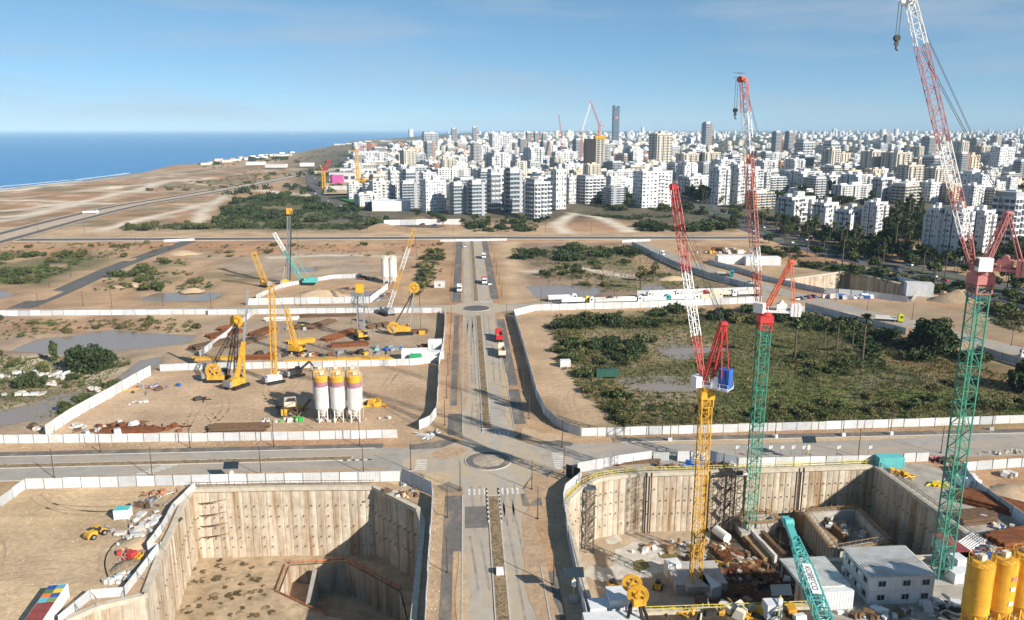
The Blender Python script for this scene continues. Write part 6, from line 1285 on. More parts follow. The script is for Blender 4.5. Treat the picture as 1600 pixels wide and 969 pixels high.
# sails on the sea
m_sail = mat('sail', (.8, .8, .8), .7)
for i, (px, py) in enumerate(((188, 210), (258, 211), (296, 208.5), (372, 208.2), (457, 211.5))):
    p = at(px, py, -5); k = p.length / 8500; o = empty('sailing_boat', p, RU(0, 3), 'white sailing boat out at sea, %s from the frame edge' % ORD[i], 'boat', 'sailing boats'); MB().box((0, 0, .8), (12 * k, 3.5 * k, 1.8), taper=1.2).build('hull', m_sail, o); MB().bar((0, 0, 1), (0, 0, 22 * k), .35 * k).build('mast', m_sail, o); MB().add([(0, -.1, 2), (7 * k, -.1, 2), (0, -.1, 21 * k), (0, .15, 2), (7 * k, .15, 2), (0, .15, 21 * k)], [(0, 1, 2), (3, 5, 4), (0, 3, 4, 1), (1, 4, 5, 2), (2, 5, 3, 0)]).build('sail', m_sail, o)
# beach club and houses on the headland
for i in range(26):
    p = at(320 + i * 5.5 + RU(-2, 2), 256 - i * .62 + RU(-2, 2)); plain('beach_house', 0, 400, RU(12, 26), RU(8, 14), RU(3.5, 6), RU(0, 1), rr.choice((m_pw, m_pw, m_pc)), 'low pale beach building on the shore, %s along' % nth(i)).location = p
for i, (px, py) in enumerate(((530, 227), (545, 226), (575, 222), (598, 221), (604, 222), (430, 262), (480, 260), (400, 258))):
    o = plain('low_house', 0, 400, RU(30, 60), 18, 7, RU(-.2, .3), m_pw, 'long low white building on the headland, %s one' % ORD[i]); o.location = at(px, py, 3)
# ------------------------------------------------------------------ trees, palms, shrubs
G1, G2, G3, G4 = leafmat('dark_leaves', (.05, .072, .027)), leafmat('olive_leaves', (.085, .1, .036)), leafmat('dry_leaves', (.17, .14, .06)), leafmat('deep_leaves', (.032, .05, .02))
G5 = leafmat('weed_green', (.09, .13, .035)); G6 = leafmat('straw_leaves', (.26, .2, .095)); m_bark = mat('bark', (.13, .095, .07), .9, 0, .25, 2)
ix = lambda x: int(np.clip(np.searchsorted(gx, x), 0, nx - 1)); iy = lambda y: int(np.clip(np.searchsorted(gy, y), 0, ny - 1))
ZG = Z.reshape(ny, nx)
def zat(x, y): return float(ZG[iy(y), ix(x)])
def leaf_cloud(cent, rad, n, size, r, squash=.8, shell=.55):
    """n quads spread through balls (cent, rad)"""
    C_ = np.array(cent, float); R_ = np.array(rad, float); k = r.integers(0, len(C_), n); d = r.normal(size=(n, 3)); d /= np.linalg.norm(d, axis=1)[:, None]
    rr_ = R_[k] * (shell + (1 - shell) * r.random(n)) ; P = C_[k] + d * rr_[:, None] * np.array([1, 1, squash])
    a = r.normal(size=(n, 3)) + d * .6; a /= np.linalg.norm(a, axis=1)[:, None]; b = np.cross(a, r.normal(size=(n, 3))); b /= np.linalg.norm(b, axis=1)[:, None]; c = np.cross(a, b); s = size * r.uniform(.6, 1.4, n)[:, None]
    V = np.stack([P - b * s - c * s * .55, P + b * s - c * s * .55, P + b * s * .8 + c * s * .55, P - b * s * .8 + c * s * .55], 1).reshape(-1, 3); return V
def quads(n): return np.arange(n * 4).reshape(-1, 4)
def tree_proto(h, R, clumps, n, size, mats, seed, trunk=.28, squash=.75, name='tree', low=.4):
    r = np.random.default_rng(seed); o = empty(name); cen, rad = [], []
    for i in range(clumps):
        a = r.uniform(0, 6.28); q = R * .72 * math.sqrt(r.random()); z = h * low + (h - h * low) * r.random() ** .8 * (1 - .35 * (q / R)); cen.append((q * math.cos(a), q * math.sin(a), z - R * .12)); rad.append(R * r.uniform(.28, .48))
    V = leaf_cloud(cen, rad, n, size, r, squash); me = fast_mesh('crown', V, quads(n), mats, r.choice(len(mats), n, p=[.6, .4] if len(mats) == 2 else None)); link(bpy.data.objects.new('crown', me), o)
    t = MB(); t.tube((0, 0, -.3), (0, 0, h * .55), trunk, 7, trunk * .6)
    for i in range(min(7, clumps)): t.tube((0, 0, h * r.uniform(.25, .5)), cen[i], trunk * .45, 5, trunk * .15)
    t.build('trunk', m_bark, o); return o
def palm_proto(h, seed, fan=False):
    r = random.Random(seed); o = empty('palm_tree'); t = MB(); t.tube((0, 0, -.3), (r.uniform(-.3, .3), 0, h), .32, 7, .22); t.build('trunk', m_bark, o); f = MB(); nf = 26 if fan else 22
    for i in range(nf):
        a = i * 2.4 + r.uniform(-.2, .2); el = r.uniform(-.7, 1.2); L = 2.1 if fan else 3.4; p = Vector((0, 0, h)); d = Vector((math.cos(a) * math.cos(el), math.sin(a) * math.cos(el), math.sin(el))); sd_ = Vector((-math.sin(a), math.cos(a), 0)); pts = []
        for k in range(5):
            q = p + d * (L * k / 4) + Vector((0, 0, -(.11 if fan else .16) * k * k * L / 8)); w = (.1, .5, .62, .45, .06)[k] * (1.2 if fan else .8); pts += [q - sd_ * w, q + sd_ * w]
        f.add(pts, [(2 * k, 2 * k + 1, 2 * k + 3, 2 * k + 2) for k in range(4)])
    f.build('crown', G1 if not fan else G2, o); return o
TP = [tree_proto(8, 4.2, 16, 1500, .42, [G1, G4], 1), tree_proto(10, 4.6, 20, 1700, .45, [G1, G2], 2), tree_proto(7, 4.8, 18, 1500, .42, [G4, G1], 3), tree_proto(13, 3.6, 20, 1500, .45, [G4, G1], 4, low=.3), palm_proto(11, 1, True), palm_proto(9, 2), palm_proto(14, 3, True)]
used = [False] * len(TP); TCH = [list(p.children) for p in TP]
TK = ['broad dark tree', 'olive-leaved tree', 'spreading deep green tree', 'tall narrow tree', 'fan palm', 'feather palm', 'tall fan palm']
def plant(k, x, y, s, label, group, cat=None, z=None):
    if not used[k]: o = TP[k]; used[k] = True
    else: o = copy_tree(TP[k], ch=TCH[k])
    o.location = (x, y, (zat(x, y) if z is None else z)); o.rotation_euler = (0, 0, RU(0, 6.28)); o.scale = (s * RU(.9, 1.1), s * RU(.9, 1.1), s); tag(o, label, cat or ('palm' if k >= 4 else 'tree'), group); return o
# single trees of note
def solo(px, py, h, R, clumps, n, size, mats, seed, label, low=.1, sq=.8, name='tree'):
    o = tree_proto(h, R, clumps, n, size, mats, seed, .5, sq, name, low); p = at(px, py); o.location = (p.x, p.y, zat(p.x, p.y)); tag(o, label, 'tree'); return o
solo(1456, 548, 12.5, 9.5, 46, 7000, .5, [G4, G1], 11, 'big round dark tree beside the lorry road'); solo(135, 580, 9.5, 6.6, 40, 5200, .42, [G1, G4], 12, 'round dark tree beside the long pond'); solo(165, 575, 6, 4, 20, 2200, .4, [G1, G4], 13, 'smaller tree grown against the round one'); solo(44, 603, 4.5, 4, 20, 2200, .38, [G1, G2], 14, 'low bushy tree above the concrete slabs'); solo(105, 642, 3.6, 2.6, 12, 1100, .32, [G2, G1], 15, 'small bushy tree beside the slanting hoarding'); solo(1600, 610, 10, 6, 30, 3600, .5, [G4, G1], 16, 'dark tree at the frame edge beside the green field'); solo(62, 602, 4, 3, 14, 1200, .38, [G1, G2], 18, 'bushy tree next to the low one')
o = tree_proto(9.5, 1.5, 26, 2200, .3, [G1, G2], 17, .2, 1.1, 'cypress_tree', .05); p = at(86, 566); o.location = p; tag(o, 'slim upright cypress beside the round tree', 'tree')
for i, (px, py, h) in enumerate(((1001, 452, 12), (1021, 440, 11))): solo(px, py, h, 3.2, 14, 1000, .35, [G2, G3], 30 + i, 'sparse tree by the small puddle, %s one' % ORD[i], .5)
for i, (px, py, s) in enumerate(((1242, 561, .95), (1288, 545, .85), (1306, 556, .95), (1332, 538, .9), (1347, 566, 1.15), (1243, 535, .7), (1450, 372, 1.4))): p = at(px, py); plant(4 if i % 2 else 6, p.x, p.y, s, 'thin palm in the green field, %s one from the cabin' % ORD[i] if i < 6 else 'palm before the white tower by the boulevard', 'palms')
# boulevard rows
rt = random.Random(3); tot = len(boul) - 1; cnt = 0
for i in range(64):
    t = (i + .5) / 64 * tot; k = int(t); a, b = Vector(boul[k]), Vector(boul[min(k + 1, tot)]); q = a.lerp(b, t - k); d = (b - a).normalized(); n_ = Vector((-d.y, d.x))
    for of, lb in ((20, 'town side'), (-20, 'field side'), (0, 'middle strip')):
        if rt.random() < (.85, .25, .5)[(20, -20, 0).index(of)]:
            kk = rt.choice((0, 1, 2, 3, 4, 6)) if of != 0 else rt.choice((4, 1, 6)); w_ = q + n_ * -of * (1 + rt.uniform(0, .25)); plant(kk, w_.x, w_.y, rt.uniform(.7, 1.15), '%s on the %s of the boulevard, %s along' % (TK[kk], lb, nth(i)), 'boulevard trees'); cnt += 1
# groves between the blocks
def grove(pts, n, kinds, s0, s1, where, seed, gap=5):
    r = random.Random(seed); P = pxpoly(*pts); xs = [p[0] for p in P]; ys = [p[1] for p in P]; got = []; t = 0
    while len(got) < n and t < 4000:
        t += 1; x, y = r.uniform(min(xs), max(xs)), r.uniform(min(ys), max(ys))
        if sdist(np.array([x]), np.array([y]), P)[0] < 0 or any((x - a) ** 2 + (y - b) ** 2 < gap * gap for a, b in got): continue
        if any((x - a) ** 2 + (y - b) ** 2 < (c * .8) ** 2 for a, b, c in placed): continue
        got.append((x, y))
    got.sort()
    for i, (x, y) in enumerate(got): k = r.choice(kinds); plant(k, x, y, r.uniform(s0, s1), '%s %s, %s along' % (TK[k], where, nth(i)), 'trees ' + where)
grove(((1375, 345), (1440, 330), (1445, 405), (1385, 400)), 60, (0, 2, 3, 4, 6, 2), 1.0, 1.6, 'in the dark palm grove', 1)
grove(((1180, 345), (1290, 360), (1385, 395), (1380, 408), (1240, 372), (1170, 352)), 56, (0, 1, 4, 6, 2, 5), .8, 1.3, 'below the terraced blocks', 2)
grove(((1050, 298), (1110, 300), (1115, 322), (1085, 318)), 30, (0, 2, 3), 1.0, 1.5, 'beside the broad white block', 3, 5)
grove(((930, 312), (1000, 312), (990, 326), (930, 324)), 26, (0, 1, 2), .9, 1.3, 'behind the striped block', 4, 7)
grove(((600, 345), (860, 344), (850, 352), (600, 353)), 20, (0, 1, 2), .5, .85, 'along the low town wall', 5, 7)
grove(((1160, 298), (1330, 304), (1400, 330), (1180, 320)), 32, (0, 2, 3), 1.1, 1.7, 'among the winged blocks', 6, 7)
grove(((1290, 372), (1390, 398), (1440, 415), (1440, 424), (1330, 404), (1280, 388)), 22, (0, 2, 3, 1), .9, 1.4, 'in the belt under the white towers', 11, 4)
grove(((1440, 395), (1600, 380), (1610, 420), (1500, 425)), 36, (0, 1, 2, 3), .9, 1.5, 'round the white towers', 7, 6)
grove(((565, 268), (605, 262), (610, 282), (570, 284)), 14, (0, 2), 1.2, 1.8, 'behind the school', 8, 10)
# shrubs: the largest one by one, the rest as ground cover
def shrub_proto(R, h, n, mats, seed, lf=.26):
    r = np.random.default_rng(seed); c = [(r.normal() * R * .4, r.normal() * R * .4, h * r.uniform(.25, .7)) for i in range(9)]; V = leaf_cloud(c, [R * .45] * 9, n, lf * R / 1.6, r, .8, .25); V[:, 2] = np.maximum(V[:, 2], -.1); return V, r.choice(len(mats), n)
G7 = leafmat('brown_twigs', (.17, .12, .075)); SP = []
for i, (mm, R, h) in enumerate((([G1, G2], 2.0, 2.0), ([G4, G1], 2.4, 2.2), ([G2, G3], 1.7, 1.5), ([G3, G2], 1.6, 1.3), ([G7, G3], 1.6, 1.2))):
    V_, mi_ = shrub_proto(R, h, 900, mm, 50 + i, .15); SP.append(fast_mesh('shrub', V_, quads(900), mm, mi_))
TEMPF = [shrub_proto(1.6, 1.3, 46, [0, 1, 2], 70 + i)[0].reshape(-1, 4, 3) for i in range(5)]
TEMPL = [shrub_proto(1.35, 1.25, 80, [0, 1, 2], 80 + i, .19)[0].reshape(-1, 4, 3) for i in range(5)]
def scrub(pts, n, n_own, where, mats, own, s0, s1, seed, patch=None, minz=-.45):
    r = np.random.default_rng(seed); P = pxpoly(*pts); xs = [p[0] for p in P]; ys = [p[1] for p in P]; X, Y_ = np.zeros(0), np.zeros(0)
    for _ in range(12):
        x = r.uniform(min(xs), max(xs), n * 3); y = r.uniform(min(ys), max(ys), n * 3); ok = sdist(x, y, P) > 0
        if patch: ok &= fbm(x, y, patch[0], patch[1]) > patch[2]
        ok &= np.array([zat(a, b) for a, b in zip(x, y)]) > minz; X = np.concatenate([X, x[ok]]); Y_ = np.concatenate([Y_, y[ok]])
        if len(X) >= n: break
    X, Y_ = X[:n], Y_[:n]; S = r.uniform(s0, s1, len(X)) ** 1.0 * (1 + .6 * (r.random(len(X)) < .12)); od = np.argsort(-S)
    for i, j in enumerate(sorted(od[:n_own], key=lambda j: X[j])):
        k = own[i % len(own)]; o = link(bpy.data.objects.new('shrub', SP[k])); o.location = (X[j], Y_[j], zat(X[j], Y_[j]) - .1); s = S[j] * .95; o.scale = (s * r.uniform(.8, 1.3), s * r.uniform(.8, 1.3), s * r.uniform(.7, 1.1)); o.rotation_euler = (0, 0, r.uniform(0, 6)); tag(o, '%s shrub %s, %s along' % (['dark green', 'deep green', 'olive', 'dry brown'][k], where, nth(i)), 'shrub', 'shrubs ' + where)
    Vs, Ms = [], []
    for j in od[n_own:]:
        t = TEMPL[int(r.integers(5))]; a = r.uniform(0, 6.28); c, s_ = math.cos(a) * S[j], math.sin(a) * S[j]; q = t.reshape(-1, 3); Vs.append(np.stack([q[:, 0] * c - q[:, 1] * s_ + X[j], q[:, 0] * s_ + q[:, 1] * c + Y_[j], q[:, 2] * S[j] * r.uniform(.6, 1.1) + zat(X[j], Y_[j]) - .08], 1)); Ms.append(np.full(len(t), int(r.integers(len(mats)))))
    V_ = np.concatenate(Vs); o = link(bpy.data.objects.new('undergrowth', fast_mesh('undergrowth', V_, quads(len(V_) // 4), mats, np.concatenate(Ms)))); tag(o, 'rough low scrub ' + where, 'scrub', None, 'stuff')
scrub(((838, 498), (1000, 488), (1190, 482), (1195, 502), (1000, 514), (850, 520)), 330, 26, 'along the back of the green field', [G1, G2, G1, G3], (1, 0, 2), .8, 1.6, 1, (9, 3, .42))
scrub(((862, 520), (905, 520), (985, 640), (975, 662), (920, 625), (880, 575)), 330, 18, 'along the sandy edge of the green field', [G2, G3, G6, G2], (2, 3, 0), .5, 1.2, 2)
scrub(((915, 540), (1000, 535), (1000, 562), (925, 565), (870, 562), (870, 545)), 80, 12, 'in the middle of the green field', [G1, G2], (1, 0), .8, 1.5, 3, (8, 5, .45))
scrub(((1120, 560), (1300, 556), (1420, 565), (1400, 585), (1180, 590), (1115, 580)), 220, 16, 'in the dark thicket of the green field', [G1, G2, G2], (0, 2), .6, 1.2, 4)
scrub(((955, 664), (1000, 632), (1300, 632), (1620, 630), (1620, 655)), 800, 22, 'behind the long field hoarding', [G2, G2, G3, G5, G6, G1], (0, 2, 2), .4, .95, 5, (12, 7, .4))
scrub(((960, 560), (1120, 550), (1480, 560), (1620, 600), (1620, 640), (1000, 650), (930, 600)), 1100, 14, 'scattered over the green field', [G2, G3, G5, G3, G6, G6], (2, 0, 3), .3, .85, 6, (14, 9, .42))
scrub(((870, 530), (1000, 520), (1200, 505), (1400, 545), (1620, 605), (1620, 655), (960, 664), (900, 610)), 2200, 4, 'as low green cover of the field', [G5, G2, G5, G3, G6], (2, 0), .18, .5, 27, (11, 33, .38))
scrub(((1200, 500), (1260, 488), (1420, 532), (1540, 560), (1540, 572), (1380, 560), (1230, 540)), 330, 20, 'between the palms and the lorry road', [G1, G4, G2], (1, 0), .6, 1.5, 7, (12, 11, .42))
scrub(((800, 390), (860, 386), (985, 386), (1000, 402), (930, 408), (805, 404)), 260, 18, 'behind the pond block', [G1, G2, G4], (1, 0), .9, 1.8, 8, (14, 13, .4))
scrub(((845, 412), (1000, 410), (1080, 430), (1110, 452), (1000, 457), (870, 462), (850, 455)), 240, 14, 'round the ponds of the far block', [G1, G2, G3], (0, 2), .5, 1.3, 9, (16, 15, .5))
scrub(((340, 358), (350, 320), (420, 303), (490, 313), (592, 346), (570, 360)), 1500, 26, 'on the scrub hill below the town', [G1, G2, G4, G1], (1, 0), 1.2, 2.6, 10, (30, 17, .36))
scrub(((880, 332), (960, 322), (1060, 324), (1150, 350), (1160, 364), (1000, 362), (1010, 350)), 520, 18, 'on the open ground before the broad white block', [G1, G2, G4], (1, 0), 1.2, 2.4, 11, (26, 19, .42))
scrub(((728, 350), (800, 347), (850, 356), (820, 363), (730, 363)), 90, 12, 'by the white gap before the town', [G1, G4], (1, 0), 1.3, 2.2, 12)
scrub(((-40, 400), (110, 390), (150, 402), (60, 442), (-40, 446)), 420, 16, 'in the wet corner of the outer block', [G1, G2, G5], (0, 2), .8, 1.8, 13, (18, 21, .42))
scrub(((-40, 380), (280, 380), (250, 400), (-40, 420)), 160, 10, 'on the dry slope of the outer block', [G2, G3], (2, 3), .6, 1.4, 14, (18, 23, .5))
scrub(((130, 455), (220, 415), (330, 400), (330, 452)), 200, 14, 'between the mounds by the slanting road', [G1, G2, G5], (0, 2), .6, 1.5, 15, (14, 25, .48))
scrub(((300, 384), (690, 381), (690, 400), (320, 402)), 130, 8, 'on the bank below the dark far road', [G2, G3], (2, 3), .6, 1.3, 16)
scrub(((664, 395), (690, 388), (690, 425), (655, 462), (640, 468)), 150, 12, 'on the bank beside the main road end', [G1, G2], (0, 2), .8, 1.6, 17)
scrub(((-40, 500), (300, 500), (320, 520), (120, 520), (-40, 540)), 260, 10, 'along the far shore of the long pond', [G2, G3, G5], (2, 3), .4, 1.0, 18)
scrub(((-40, 556), (210, 560), (200, 596), (100, 650), (-40, 652)), 420, 12, 'among the rubble by the ponds', [G2, G5, G3], (2, 0), .35, .9, 19, (10, 27, .45))
scrub(((180, 350), (335, 344), (330, 358), (200, 361)), 160, 10, 'along the white gravel path', [G1, G2], (0, 2), 1.0, 2.0, 20)
scrub(((230, 300), (400, 270), (480, 272), (330, 300)), 150, 10, 'on the coast plain', [G2, G3], (2, 3), 1.2, 2.6, 21)
scrub(((450, 256), (520, 228), (700, 226), (700, 238), (560, 258)), 420, 12, 'on the headland', [G2, G1, G3], (0, 2), 1.8, 4.0, 22)
scrub(((310, 264), (350, 250), (440, 244), (450, 250), (340, 263)), 90, 10, 'round the beach buildings', [G1, G4], (1, 0), 1.8, 3.4, 23)
scrub(((1280, 410), (1420, 432), (1600, 470), (1600, 478), (1400, 445), (1240, 415)), 220, 10, 'below the boulevard', [G1, G2, G4], (0, 1), .9, 1.8, 24)
scrub(((1540, 478), (1600, 480), (1600, 520), (1545, 505)), 90, 8, 'on the bank at the frame edge', [G1, G2], (0, 2), .8, 1.8, 25)
scrub(((1180, 388), (1240, 386), (1260, 405), (1200, 404)), 70, 6, 'beside the compound', [G1, G2], (0, 1), 1, 2, 26)
# dark distant woods between the far houses
rw = np.random.default_rng(9); Y_ = 1000 * np.exp(rw.uniform(0, 2.3, 5200)); X_ = rw.uniform(-350, .8 * Y_ + 60); ok = (fbm(X_, Y_, 260, 31) > .47) & (X_ > -300); ok &= np.array([all((x - a) ** 2 + (y - b) ** 2 > (c * .95) ** 2 for a, b, c in placed) for x, y in zip(X_, Y_)])
X_, Y_ = X_[ok], Y_[ok]; Vs = []
for x, y in zip(X_, Y_):
    s = rw.uniform(2.4, 4.6) * (1 + y / 6000); t = TEMPF[int(rw.integers(5))].reshape(-1, 3); Vs.append(t * s * np.array([1, 1, 1.25]) + np.array([x, y, -.5]))
V_ = np.concatenate(Vs); o = link(bpy.data.objects.new('distant_trees', fast_mesh('distant_trees', V_, quads(len(V_) // 4), [G4, G1], rw.integers(0, 2, len(V_) // 4)))); tag(o, 'dark trees massed between the distant houses', 'trees', None, 'stuff')
# weeds on the medians, stones on the soil
def tufts(regions, n, mats, s0, s1, name, label, seed, sharp=True):
    r = np.random.default_rng(seed); Vs = []
    for pts, k in regions:
        xs = [p[0] for p in pts]; ys = [p[1] for p in pts]; x = r.uniform(min(xs), max(xs), k * 2); y = r.uniform(min(ys), max(ys), k * 2); ok = sdist(x, y, pts) > 0
        for p_ in (PIT_W, PIT_E): ok &= sdist(x, y, p_) < -1
        x, y = x[ok][:k], y[ok][:k]; m = len(x); z = np.array([zat(a, b) for a, b in zip(x, y)])
        for b_ in range(5 if sharp else 1):
            a = r.uniform(0, 6.28, m); s = r.uniform(s0, s1, m); c = np.stack([x, y, z], 1)
            if sharp:
                d = np.stack([np.cos(a) * .5, np.sin(a) * .5, np.ones(m)], 1) * s[:, None]; w = np.stack([-np.sin(a), np.cos(a), 0 * a], 1) * s[:, None] * .22; Vs.append(np.stack([c - w, c + w, c + d + w * .2, c + d - w * .2], 1).reshape(-1, 3))
            else:
                u = np.stack([np.cos(a), np.sin(a), 0 * a], 1) * s[:, None]; w = np.stack([-np.sin(a), np.cos(a), 0 * a], 1) * s[:, None] * .7; t = np.array([0, 0, 1]) * s[:, None] * .7
                A, B, C_, D = c - u - w, c + u - w, c + u + w, c - u + w; top = c + t
                for P_, Q_ in ((A, B), (B, C_), (C_, D), (D, A)): Vs.append(np.stack([P_, Q_, top + (Q_ - c) * .35, top + (P_ - c) * .35], 1).reshape(-1, 3))
                Vs.append(np.stack([top + (A - c) * .35, top + (B - c) * .35, top + (C_ - c) * .35, top + (D - c) * .35], 1).reshape(-1, 3))
    V_ = np.concatenate(Vs); o = link(bpy.data.objects.new(name, fast_mesh(name, V_, quads(len(V_) // 4), mats, r.integers(0, len(mats), len(V_) // 4)))); tag(o, label, name, None, 'stuff')
tufts([(rect(4.4, 205, 6.1, 336), 700), (rect(4.5, 72, 6.4, 160), 260), (rect(-225, 184.4, -32, 186), 500), (rect(3.8, 370, 5.6, 580), 400)], 0, [G3, G7, G6, G7], .2, .45, 'weeds', 'dry weeds growing on the road medians', 1)
tufts([(pxpoly((860, 505), (1250, 490), (1420, 540), (1620, 600), (1620, 655), (960, 668), (880, 580)), 14000), (pxpoly((-40, 556), (210, 560), (90, 650), (-40, 652)), 1500), (pxpoly((820, 395), (980, 386), (1150, 450), (860, 460)), 2500)], 0, [G3, G5, G2, G5, G6], .3, .8, 'grass', 'rough grass tufts over the fields', 2)
tufts([([(-140, 100), (-10, 100), (-10, 171), (-140, 171)], 700), (rect(-90, 201, -12, 262), 500), (pxpoly((325, 497), (690, 492), (688, 560), (300, 572)), 700), (rect(-8, 100, -5.4, 168), 120), (rect(16.2, 125, 19.5, 330), 250), (rect(-9, 200, -5.8, 340), 200), (pxpoly((812, 497), (868, 494), (950, 655), (905, 670)), 600), (rect(-150, 194.5, -14, 198), 400), (rect(35, 194.6, 160, 196.6), 300), (rect(102, 110, 150, 172), 500), (pxpoly((790, 382), (812, 380), (850, 470), (790, 474)), 300)], 0, [m_kerb, m_soil, m_spoil, m_sandm], .06, .2, 'stones', 'loose stones and clods scattered on the bare soil', 3, False)

# tyre tracks pressed into sand and dust
def tracks(regions, name, label, m, seed, z=.02, heading=None):
    r = random.Random(seed); Vs = []; Fs = []; n0 = 0
    for pts, k, lo, hi in regions:
        xs = [p[0] for p in pts]; ys = [p[1] for p in pts]
        for _ in range(k):
            x, y = r.uniform(min(xs), max(xs)), r.uniform(min(ys), max(ys)); a = r.uniform(0, 6.28) if heading is None else heading + r.uniform(-.02, .02); turn = r.uniform(-.05, .05) if heading is None else r.uniform(-.002, .002); n = int(r.uniform(lo, hi)); line = []
            for i in range(n):
                line.append((x, y, a)); x += math.cos(a) * 1.3; y += math.sin(a) * 1.3; a += turn
            good = sdist(np.array([l[0] for l in line]), np.array([l[1] for l in line]), pts) > 1.5
            for p_ in (PIT_W, PIT_E): good &= sdist(np.array([l[0] for l in line]), np.array([l[1] for l in line]), p_) < -3
            for off in (-1.0, 1.0):
                for i in range(n - 1):
                    if not (good[i] and good[i + 1]): continue
                    for (px_, py_, pa) in (line[i], line[i + 1]):
                        for w in (-.24, .24): Vs.append((px_ - math.sin(pa) * (off + w), py_ + math.cos(pa) * (off + w), zat(px_, py_) + z))
                    Fs.append((n0, n0 + 1, n0 + 3, n0 + 2)); n0 += 4
    o = link(bpy.data.objects.new(name, fast_mesh(name, np.array(Vs), np.array(Fs), [m]))); tag(o, label, 'tracks', None, 'stuff')
m_tt = mat('pressed_sand', (.4, .295, .19), .95, 0, .25, .6, spec=.1); m_tr = mat('tyre_marks', (.31, .275, .235), .9, 0, .3, .3, spec=.1)
tracks([([(-150, 98), (-66, 98), (-66, 170), (-100, 171), (-150, 165)], 26, 20, 60), (rect(-90, 201, -12, 262), 22, 20, 50), (pxpoly((325, 497), (690, 492), (688, 560), (300, 572)), 22, 20, 50), (rect(-9.6, 200, -5.6, 340), 3, 40, 90), (rect(104, 100, 150, 172), 8, 20, 40), (pxpoly((812, 497), (868, 494), (950, 655), (905, 670)), 8, 30, 60)], 'tyre_tracks', 'tyre tracks pressed into the sandy yards', m_tt, 4)
tracks([(rect(-1.2, 80, 4, 170), 5, 30, 60), (rect(6.6, 80, 12.4, 170), 5, 30, 60), (rect(-1.2, 200, 4, 340), 6, 40, 90), (rect(6.6, 200, 12.4, 340), 6, 40, 90)], 'tyre_marks', 'dark tyre marks along the main road', m_tr, 5, .036, math.pi / 2)
# ------------------------------------------------------------------ inside the crane pit
m_yrail = mat('yellow_rail', (.6, .5, .08), .6); m_timber = mat('formwork_timber', (.3, .2, .11), .85, 0, .25, 1.2); m_mud_shade = mat('dark_soil_and_shade', (.075, .055, .038), .8, 0, .35, .5, bump=.7, bscale=1.2, stain=(.17, .13, .095), stain_amt=.7, stain_scale=(.25, .25, 1)); m_grout = mat('grout', (.52, .49, .44), .9, 0, .2, .6, bump=.6, bscale=1.5, stain=(.34, .27, .19), stain_amt=.6, stain_scale=(.4, .4, 1))  # mud colour darkened to carry the shadow lying in the pit
def pit(px, py, z=ZE): return at(px, py, z)
def blob(pts, z, m, label, name='floor_patch'):
    P = [tuple(at(x, y, z)[:2]) for x, y in pts]; q = smooth_path(P + [P[0]], 5)[:-1]; o = sheet(name, [(a + RU(-.3, .3), b + RU(-.3, .3)) for a, b in q], z, m); o['label'] = label
blob(((960, 860), (990, 848), (1020, 852), (1045, 870), (1030, 895), (985, 905), (940, 908), (915, 900), (920, 885), (955, 885)), ZE + .03, m_grout, 'pale grout spread over the crane pit floor'); blob(((945, 842), (965, 836), (970, 845), (950, 850)), ZE + .03, m_grout, 'small pale grout patch by the curved wall'); blob(((1060, 850), (1110, 840), (1130, 865), (1075, 880)), ZE + .03, m_grout, 'pale slab strip behind the yellow crane')
blob(((990, 878), (1005, 874), (1015, 884), (1005, 892), (992, 890)), ZE + .06, mat('green_sump', (.15, .13, .05), .15, 0, .1, 1), 'murky sump pool in the grout', 'sump_pool'); blob(((1030, 866), (1055, 863), (1062, 870), (1035, 873)), ZE + .06, mat('green_sump', (.15, .13, .05)), 'shallow puddle beside the grout', 'sump_pool')
blob(((1110, 832), (1200, 806), (1270, 812), (1330, 870), (1330, 935), (1230, 960), (1120, 960), (1100, 900)), ZE + .04, m_mud_shade, 'dug-out part of the crane pit, shadow painted dark')  # dark sheet paints the shadow over the dig and its dark steel
def block(px, py, d, z, m, label, rz=0.0, name='concrete_block', cat='block', taper=1.0):
    p = at(px, py, z); o = MB().box((0, 0, d[2] / 2), d, rz, taper=taper).build(name, m); o.location = p; return tag(o, label, cat)
block(1086, 910, (11, 9, 2.4), ZE, m_conc, 'big concrete footing under the yellow crane', 0, 'crane_footing', 'footing'); block(1050, 899, (3, 2.6, 3.4), ZE, m_cab, 'white cabin on the floor beside the footing', .1, 'floor_cabin', 'cabin'); block(1107, 925, (2.6, 5, 2.6), ZE, m_hw2, 'pale box at the corner of the footing', .4, 'floor_box', 'box'); block(1118, 815, (4, 2.2, 3.2), ZE, m_hw2, 'pale box at the foot of the back wall', 0, 'floor_box', 'box'); block(1182, 838, (5, 2.6, 2.4), ZE, m_conc, 'white concrete block below the middle crane', 0, 'floor_box', 'box')
# white tank lying on the ramp
p = pit(1127, 842); o = empty('water_tank', p, 1.9, 'white tank with a blue end on the pit floor', 'tank'); MB().tube((-2.2, 0, 1.3), (2.2, 0, 1.3), 1.1, 16).build('tank_shell', m_wht, o); MB().tube((2.2, 0, 1.3), (2.9, 0, 1.3), 1.1, 16, .6).build('tank_end', mat('bright_blue', (.05, .25, .6), .5), o); MB().box((0, 0, .25), (3.6, 1.4, .5)).build('cradle', m_brn, o)
